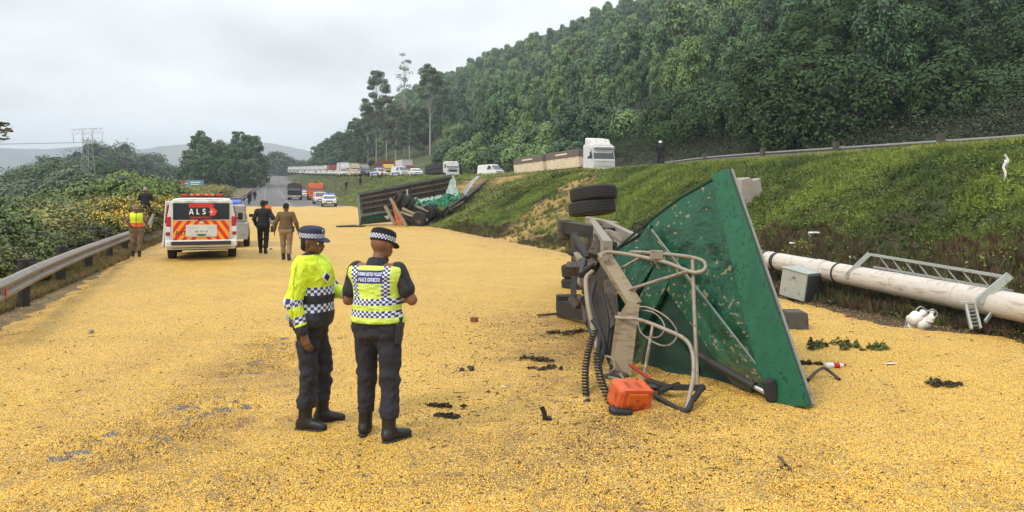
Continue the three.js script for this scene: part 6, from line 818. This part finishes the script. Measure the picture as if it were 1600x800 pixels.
// ---------------------------------------------------------------- fallen high mast pole
{
  const a = pt(1130, 392, 18.6), b = pt(1600, 482, 10.7), e = pt(1760, 512, 9.5), d = b.clone().sub(a).normalize(), P = (f, up = 0, side = 0) => a.clone().lerp(b, f).add(V(0, up, 0)).addScaledVector(V(-d.z, 0, d.x), side);
  const t = thing('fallen_mast', 'long pale steel lighting mast fallen along the foot of the bank', 'pole', [0, 0, 0]);
  const rad = f => .178 + .030 * f, seg = (f0, f1, k = 0) => rod(P(f0), P(f1), rad(f0) + k, rad(f1) + k, 24);
  part('shaft', [seg(-.15, .47, .004)], MAT.pole, t); part('shaft', [seg(.46, 1.3)], MAT.pole, t); part('joint_collar', [seg(.445, .475, .016), seg(.13, .15, .01), seg(.30, .306, .007), seg(.70, .706, .007), seg(.86, .866, .007)], MAT.pole, t); part('faded_poster', [seg(.135, .205, .006)], MAT.poleStain, t); part('strap', [seg(.215, .235, .012), seg(.27, .285, .01), seg(.52, .525, .012)], MAT.darkSteel, t); part('mark', [.36, .42, .55, .57].map((f, i) => { const p = P(f, rad(f) * .75); return rbox(.10 + .05 * i % .1, .05, .03, .01, p.x, p.y, p.z + rad(f) * .6, .6, .4, -.2); }), MAT.darkSteel, t);
  // maintenance ladder cage bolted along the mast
  const cg = [P(.585, .0, .02), P(.60, .36, -.1), P(.955, .36, -.1), P(.945, 0, .1)], ladder = 'ladder_rail';
  part(ladder, [beam(P(.605, .44, -.12), P(.955, .40, -.12), .04, .045)], MAT.metalBox, t); part(ladder, [beam(P(.605, .20, -.22), P(.955, .19, -.22), .035, .035)], MAT.galv, t); for (let i = 0; i < 9; i++) { const f = .635 + i * .036; part('rung', [rod(P(f, .43, -.12), P(f + .022, .18, -.21), .011)], MAT.galv, t); }
  part('bracket', [beam(P(.578, .0, .24), P(.608, .46, -.1), .05, .08)], MAT.metalBox, t); part('bracket', [beam(P(.962, .44, -.1), P(.935, .02, .26), .06, .11)], MAT.metalBox, t);
  const f0 = P(.925, -.02, .30), f1 = P(.952, -.36, .42); part('step_frame', [beam(f0.clone().add(V(-.10, 0, .02)), f1.clone().add(V(-.10, 0, .02)), .03, .05), beam(f0.clone().add(V(.08, 0, -.05)), f1.clone().add(V(.08, 0, -.05)), .03, .05)], MAT.metalBox, t); for (let i = 0; i < 7; i++) { const q = f0.clone().lerp(f1, (i + .3) / 7.2); part('rung', [beam(q.clone().add(V(-.10, 0, .02)), q.clone().add(V(.08, 0, -.05)), .025, .02)], MAT.galv, t); }
  const fl = P(.955, -.25, .30); part('clamp', [rbox(.14, .05, .06, .01, f0.x - .1, f0.y + .01, f0.z + .02), beam(fl, fl.clone().add(V(.18, .14, -.1)), .03, .05)], MAT.metalBox, t);
}
function floodlight(pos, turn, roll, label, k) { const t = thing('floodlight', label, 'lamp', pos, turn); t.rotation.z = roll; const pr = [[.001, 0], [.06, 0], [.085, .04], [.10, .12], [.105, .16], [.05, .2], [.045, .26], [.06, .28], [.06, .30], [.001, .30]].map(([r, y]) => [r * k, y * k]); part('housing', [lathe(pr, 18)], MAT.lampBody, t); part('neck', [rod([0, .28 * k, 0], [0, .36 * k, 0], .03 * k)], MAT.galv, t); part('lens', [ball(.095 * k, 0, .02, 0, 1, .45, 1)], MAT.lampWhite, t); part('bracket', [tube([[-.10 * k, .14 * k, 0], [-.13 * k, .26 * k, .02], [0, .34 * k, .02], [.13 * k, .26 * k, .02], [.10 * k, .14 * k, 0]], .010, 6)], MAT.galv, t); return t; }
{ const p = pt(1444, 505, 11.6), q = pt(1446, 497, 11.6), w = pt(1452, 492, 11.5); floodlight([p.x - .22, surfH(p.x, p.z) + .13, p.z], .3, -1.15, 'white bell shaped floodlight lying on the ground below the fallen mast', 1.0); const g2 = floodlight([p.x + .06, surfH(p.x, p.z) + .12, p.z + .02], -.4, 1.9, 'second white floodlight with a pointed neck, right of the bell shaped one', 1.0); floodlight([w.x, w.y - .12, w.z], 0, -.25, 'white lamp bottle hanging from the underside of the fallen mast', .62); }
// ---------------------------------------------------------------- things lying about
{ // equipment box
  const p = pt(1248, 440, 15.0), t = thing('equipment_box', 'grey steel equipment box lying against the fallen mast', 'metal box', [p.x, surfH(p.x, p.z) + .03, p.z], -.98); t.rotation.z = -.16; t.scale.setScalar(1.12);
  part('box', [rbox(.52, .50, .46, .012, 0, .27, 0)], MAT.metalBox, t); part('lid', [rbox(.56, .025, .50, .008, 0, .53, 0)], MAT.metalBox, t); part('shaded_side', [rbox(.02, .46, .42, .004, .262, .26, 0)], MAT.metalBoxShade, t); part('latch', [rbox(.06, .03, .02, .004, 0, .4, .24)], MAT.steel, t);  // dark plate on the right face: its shade is put into the colour
}
{ const p = pt(1241, 514, 11.4), t = thing('concrete_block', 'dark square concrete block standing on the maize behind the trailer flange', 'block', [p.x, surfH(p.x, p.z) - .03, p.z], -.12); part('block', [extrude([[-.17, 0], [.18, 0], [.165, .27], [.10, .30], [-.16, .295]], .34, .02)], MAT.concreteDark, t); part('rim', [rbox(.36, .03, .30, .01, 0, .015, 0)], MAT.concreteDark, t); }
{ const p = hit(1163, 322), t = thing('concrete_footing', 'broken pale concrete footing half buried in the bank behind the green panel', 'concrete block', [p.x + .05, p.y + .12, p.z], .2); t.scale.setScalar(1.15); part('footing', [extrude([[-.32, -.3], [.30, -.3], [.32, .3], [.26, .64], [.05, .58], [-.06, .66], [-.3, .60]], .6, .03)], MAT.concrete, t); part('reinforcing_bar', [tube([[0, .6, 0], [.02, .9, 0], [-.08, 1.1, .05]], .012, 6), tube([[.1, .58, .1], [.16, .8, .1], [.1, .95, .12]], .012, 6)], MAT.darkSteel, t); }
{ const p = hit(1569, 284), t = thing('plastic_rag', 'white twisted plastic rag caught upright on the bank near the right edge', 'rag', [p.x, groundAt(p.x, p.z), p.z]); const h = .52; part('rag', [tube([[0, 0, 0], [.015, h * .3, .02], [-.012, h * .55, 0], [.02, h * .75, .02], [.03, h * .85, 0]], .028, 6, 30), tube([[.015, h * .6, 0], [.07, h * .8, .02], [.05, h * .95, 0], [.01, h * 1.08, 0]], .020, 6)], MAT.paper, t); part('stake', [rod([0, -.2, -.03], [0, h * .8, -.03], .012)], MAT.wood, t); }
{ const p = pt(1304, 572, 8.65), t = thing('drink_bottle', 'clear plastic drink bottle with a red label lying on the maize', 'bottle', [p.x, surfH(p.x, p.z) + .03, p.z], .12); const b = lathe([[.001, 0], [.03, .005], [.034, .03], [.033, .16], [.026, .20], [.013, .235], [.013, .25], [.001, .25]], 16); b.rotateZ(-Math.PI / 2); b.translate(-.13, 0, 0); part('bottle', b, M(.75, .76, .74, .25), t); part('label', [rod([-.02, 0, 0], [.05, 0, 0], .0352, .0352, 16)], MAT.red, t); part('cap', [rod([.115, 0, 0], [.14, 0, 0], .016, .016, 10)], MAT.redDeep, t); }
function strap(pts, label) { const t = tag(part('strap', [tube(pts.map(([u, v, D, up]) => { const p = pt(u, v, D); return [p.x, surfH(p.x, p.z) + up, p.z]; }), .018, 6, 30)], MAT.bark), label, 'strap'); return t; }
strap([[1262, 598, 7.95, .02], [1276, 590, 8.1, .06], [1288, 586, 8.2, .10], [1300, 590, 8.15, .05], [1312, 597, 8.0, .01]], 'bent brown strap arching out of the maize near the trailer corner');
const lump = (seed, n, s) => { const r = rngOf(seed), gs = []; for (let i = 0; i < n; i++) { const g = new THREE.IcosahedronGeometry(1, 1), p = g.attributes.position, k = s * (.4 + .6 * r()); for (let j = 0; j < p.count; j++) { const q = k * (.7 + .5 * noise(p.getX(j) * 1.6 + i * 4, p.getY(j) * 1.6, p.getZ(j) * 1.6 + seed)); p.setXYZ(j, p.getX(j) * q, p.getY(j) * q * .75, p.getZ(j) * q); } g.computeVertexNormals(); g.translate(rr(-s, s, r) * (n > 1), k * .4, rr(-s, s, r) * (n > 1)); gs.push(g); } return gs; };
function debris(u, v, D, name, label, cat, gs, m) { let [x, z] = px(u, D); if (v < 400 && u > 1100) { const p = hit(u, v); x = p.x; z = p.z; } const o = part(name, gs, m); o.position.set(x, surfH(x, z), z); o.rotation.y = u; return tag(o, label, cat); }
const DD = v => F * EYE / (v - HZ);
debris(729, 578, DD(578), 'clod', 'black angular clod on the maize between the officer and the trailer', 'clod', lump(1, 2, .055), MAT.black);
debris(741, 503, DD(503), 'brick', 'small brown brick lying alone on the maize behind the clod', 'brick', [rbox(.12, .08, .06, .012, 0, .035, 0)], MAT.rust);
debris(852, 655, DD(655), 'broken_hose_end', 'black broken hose end standing on the maize left of the jerry can', 'hose', [tube([[0, 0, 0], [.01, .06, 0], [.03, .12, .01]], .022, 8), ...lump(3, 2, .045)], MAT.black);
debris(143, 519, DD(519), 'stone', 'grey stone lying on the maize at the far left', 'stone', lump(4, 1, .07), MAT.concrete);
debris(788, 606, DD(606), 'paper_scrap', 'small white paper scrap on the maize left of the trailer', 'paper', [rbox(.06, .012, .04, .004, 0, .012, 0, .3)], MAT.paper);
debris(763, 612, DD(612), 'brick_chip', 'small pink brick chip beside the white paper scrap', 'brick chip', lump(5, 1, .03), MAT.rust);
debris(1227, 733, DD(733), 'root', 'dark root with a long stalk lying in the right foreground', 'root', [...lump(6, 3, .035), tube([[0, .02, 0], [.09, .03, .03], [.17, .02, .05]], .010, 6)], MAT.bark);
debris(1170, 752, DD(752), 'pebble', 'small grey pebble left of the dark root', 'pebble', lump(7, 1, .02), MAT.concreteDark);
debris(267, 692, DD(692), 'pebble', 'small dark pebble on the bare asphalt patch at left', 'pebble', lump(8, 1, .026), MAT.black);
debris(789, 778, DD(778), 'pebble', 'small black pebble at the bottom centre of the maize', 'pebble', lump(9, 1, .022), MAT.black);
debris(627, 744, DD(744), 'pebble', 'tiny black pebble just below the boots of the vested officer', 'pebble', lump(10, 1, .016), MAT.black);
debris(424, 396, DD(396), 'scrap', 'small dark scrap on the maize between the two walkers', 'scrap', [...lump(11, 2, .07)], MAT.black);
debris(541, 355, 47, 'scrap_board', 'flat brown board lying on the maize before the wrecked bin', 'board', [rbox(1.2, .12, .5, .03, 0, .06, 0, .05, 0, .03), rbox(.6, .1, .4, .03, .9, .05, .1)], MAT.chassis);
debris(860, 484, 12.6, 'wooden_lath', 'thin wooden lath lying at the left of the trailer bumper', 'lath', [rbox(.5, .03, .07, .008, 0, .02, 0, 0, 1.3)], MAT.wood);
debris(1392, 568, DD(568), 'paper_scrap', 'white paper scrap beside the torn grass clump', 'paper', [rbox(.12, .012, .07, .004, 0, .015, 0, .2)], MAT.paper); debris(1332, 420, 16, 'paper_scrap', 'white scrap on the soil below the fallen mast', 'paper', [rbox(.14, .02, .09, .006, 0, .03, 0, .5)], MAT.paper);
debris(1272, 372, 19, 'paper_scrap', 'pale scrap of litter low on the grassy bank', 'paper', [rbox(.26, .05, .14, .015, 0, .10, 0, .5)], MAT.paper); debris(1240, 386, 18.6, 'paper_scrap', 'white litter on the bank just above the mast', 'paper', [rbox(.20, .05, .1, .015, 0, .08, 0, .5)], MAT.paper); debris(1325, 488, 12.5, 'brick', 'broken red brick at the edge of the soil strip', 'brick', lump(13, 3, .07), MAT.rust);
{ const r = rngOf(88), tuft = (n, w, h) => { const pts = []; const cs = [...Array(9)].map(() => [w * rr(-1, 1, r), w * .45 * rr(-1, 1, r), w * (.08 + .25 * r()), .3 + .9 * r()]); for (let i = 0; i < n; i++) { const c = cs[r() * 9 | 0], a = r() * 6.28, d = c[2] * (r() + r() * r()); pts.push([c[0] + Math.cos(a) * d, h * c[3] * r() * Math.exp(-d / c[2]), c[1] + Math.sin(a) * d * .7, rr(-.8, .8, r), .6, rr(-.8, .8, r)]); } return leafSoup(r, pts, .02); };
  const clumps = [[1292, 540, 10.0, .34, .14, 1, 'torn grass clump with soil just behind the trailer flange'], [1345, 546, 9.8, .32, .12, 2, 'greener torn grass clump right of the first one'], [1475, 602, 7.9, .20, .10, 0, 'dark uprooted plant lying alone at the right'], [850, 578, 8.6, .20, .05, 0, 'flattened dark weed on the maize left of the hoses'], [872, 518, 11, .34, .08, 0, 'dark weed heap beside the trailer bumper'], [700, 632, 7.1, .16, .04, 0, 'small scatter of dry stalks between officer and trailer'], [1265, 572, 8.8, .14, .08, 0, 'dark soil tuft beside the drink bottle'], [838, 562, 9.1, .22, .06, 0, 'thin dark weed on the maize left of the trailer'], [700, 652, 6.7, .13, .04, 0, 'dry stalk bits in the centre foreground']];
  clumps.forEach(([u, v, D, w, h, k, l], i) => { const [x, z] = px(u, D), o = new THREE.Mesh(tuft(k ? 900 : 420, w, h), [LEAF.tuftDark, LEAF.tuft, LEAF.scrub][k]); o.name = numbered('uprooted_plant'); o.position.set(x, surfH(x, z), z); o.castShadow = true; scene.add(o); tag(o, l, 'plant'); });
  const tw = []; for (let i = 0; i < 1000; i++) { const t = r(); let x, z; if (t < .45) { x = .6 + (r() + r() - 1) * 2.4; z = -9 + (r() + r() - 1) * 5; } else if (t < .75) { const s = 6 + 24 * r(), L = 8 + 2.6 * r(); [x, z] = toXZ(s, L); } else [x, z] = px(1600 * r(), 4.4 + 10 * r()); tw.push({ p: [x, surfH(x, z) + .006, z], r: [rr(-.2, .2, r), r() * 6.3, Math.PI / 2 + rr(-.2, .2, r)], s: [1, .4 + 1.4 * r() * r(), 1], c: [.06 + .05 * r(), .045 + .03 * r(), .025] }); }
  instanced('stalk_bits', new THREE.CylinderGeometry(.003, .0045, .06, 4), M(1, 1, 1, .9), tw, 'short dry stalk bits strewn over the maize', 'stalks');
}
// ---------------------------------------------------------------- pylons, wires, billboard
function pylon(u, D, vTop, k, label) {
  const [x, z] = px(u, D), y = groundAt(x, z) - 1, h = EYE - (vTop - HZ) / F * D - y, t = thing('pylon', label, 'pylon', [x, y, z], -.35), r = k * .09, w = k * 2.4, ch = h * .86; const B = (a, b, q = r) => beam(a, b, q, q), legs = [];
  for (const sx of [-1, 1]) for (const sz of [-1, 1]) part('leg', [B([sx * w * 1.2, 0, sz * w * .8], [sx * w * .55, ch, sz * w * .35], r * 1.6), B([sx * w * .55, ch, sz * w * .35], [sx * w * 1.3, h, 0])], MAT.galv, t);
  const br = []; for (let i = 0; i < 9; i++) { const f0 = i / 9, f1 = (i + 1) / 9, W = f => w * (1.2 - .65 * f), Z = f => w * (.8 - .45 * f); for (const sz of [-1, 1]) br.push(B([-W(f0), ch * f0, sz * Z(f0)], [W(f1), ch * f1, sz * Z(f1)], r * .8), B([W(f0), ch * f0, sz * Z(f0)], [-W(f1), ch * f1, sz * Z(f1)], r * .8)); for (const sx of [-1, 1]) br.push(B([sx * W(f0), ch * f0, -Z(f0)], [sx * W(f1), ch * f1, Z(f1)], r * .8)); } part('bracing', br, MAT.galv, t);
  const A = w * 3.6; part('cross_arm', [B([-A, h, 0], [A, h, 0], r * 1.5), B([-A, h * .93, 0], [A, h * .93, 0]), ...[...Array(12)].map((_, i) => B([-A + i * A / 6, i % 2 ? h : h * .93, 0], [-A + (i + 1) * A / 6, i % 2 ? h * .93 : h, 0], r * .8))], MAT.galv, t); for (const s of [-1, -.35, .35, 1]) part('insulator', [rod([s * A * .9, h * .93, 0], [s * A * .9, h * .80, 0], k * .09)], MAT.galv, t);
  return { t, ends: [-1, -.35, .35, 1].map(s => V(s * A * .9, h * .80, 0).applyEuler(t.rotation).add(t.position)) };
}
const p1 = pylon(137, 200, 201, .68, 'tall lattice power pylon above the bushes at the left'), p2 = pylon(231, 420, 240, .95, 'smaller hazy power pylon right of the tall one'), p3 = pylon(252, 520, 262, 1.0, 'tiny hazy power pylon farthest right of the three');
{ const t = thing('power_line', 'thin power lines sagging between the lattice pylons', 'power line', [0, 0, 0]); const sag = (a, b, d) => tube([a, a.clone().lerp(b, .25).add(V(0, -d * .75, 0)), a.clone().lerp(b, .5).add(V(0, -d, 0)), a.clone().lerp(b, .75).add(V(0, -d * .75, 0)), b], .022, 4, 24); p1.ends.forEach((e, i) => { part('wire', [sag(e, p2.ends[i], 4), sag(p2.ends[i], p3.ends[i], 3), sag(e, e.clone().add(V(-90, 9, 60)), 5)], MAT.galv, t); }); }
{ const D = 118, [x, z] = px(300, D), y = groundAt(x, z), yb = EYE - (291 - HZ) / F * D, t = thing('billboard', 'small blue grey advertising billboard beyond the ambulance', 'billboard', [x, y, z], .28);
  const tx = canvasTex(256, 128, (g, w, h) => { g.fillStyle = '#5b98ad'; g.fillRect(0, 0, w, h); g.fillStyle = '#c0473c'; g.beginPath(); g.moveTo(0, 0); g.lineTo(90, 0); g.lineTo(0, 80); g.fill(); g.fillStyle = '#dfe8ea'; g.fillRect(20, 30, 60, 70); g.fillStyle = '#4a8aa2'; g.beginPath(); g.arc(52, 62, 26, 0, 7); g.fill(); g.fillStyle = '#f2f5f5'; for (let i = 0; i < 4; i++) g.fillRect(112, 16 + i * 26, 110 - (i % 2) * 18, 12); g.fillStyle = '#c0473c'; g.fillRect(0, 112, w, 16); });
  part('panel', [rbox(3.5, 1.75, .12, .02, 0, yb - y + .1, 0)], MAT.galv, t); part('poster', [decal(3.4, 1.65, 0, yb - y + .1, .065)], M(1, 1, 1, .6, { map: tx }), t, { keepUV: true }); for (const s of [-1.2, 1.2]) part('post', [rod([s, -.5, -.1], [s, yb - y + .8, -.1], .09)], MAT.galv, t); }
// ---------------------------------------------------------------- alike things of small groups are told apart by their place in the row
{
  const ORD = 'first second third fourth fifth sixth seventh eighth ninth tenth eleventh twelfth thirteenth fourteenth fifteenth sixteenth seventeenth eighteenth nineteenth twentieth'.split(' '), by = {};
  for (const o of scene.children) if (o.userData.group && o.userData.label) (by[o.userData.label] ??= []).push(o);
  for (const [label, list] of Object.entries(by)) { if (list.length < 2 || list.length > 20) continue; list.sort((a, b) => a.position.x / -a.position.z - b.position.x / -b.position.z).forEach((o, i) => { o.userData.label = `${label}, ${ORD[i]} from the left`; }); }
}
renderer.render(scene, camera);
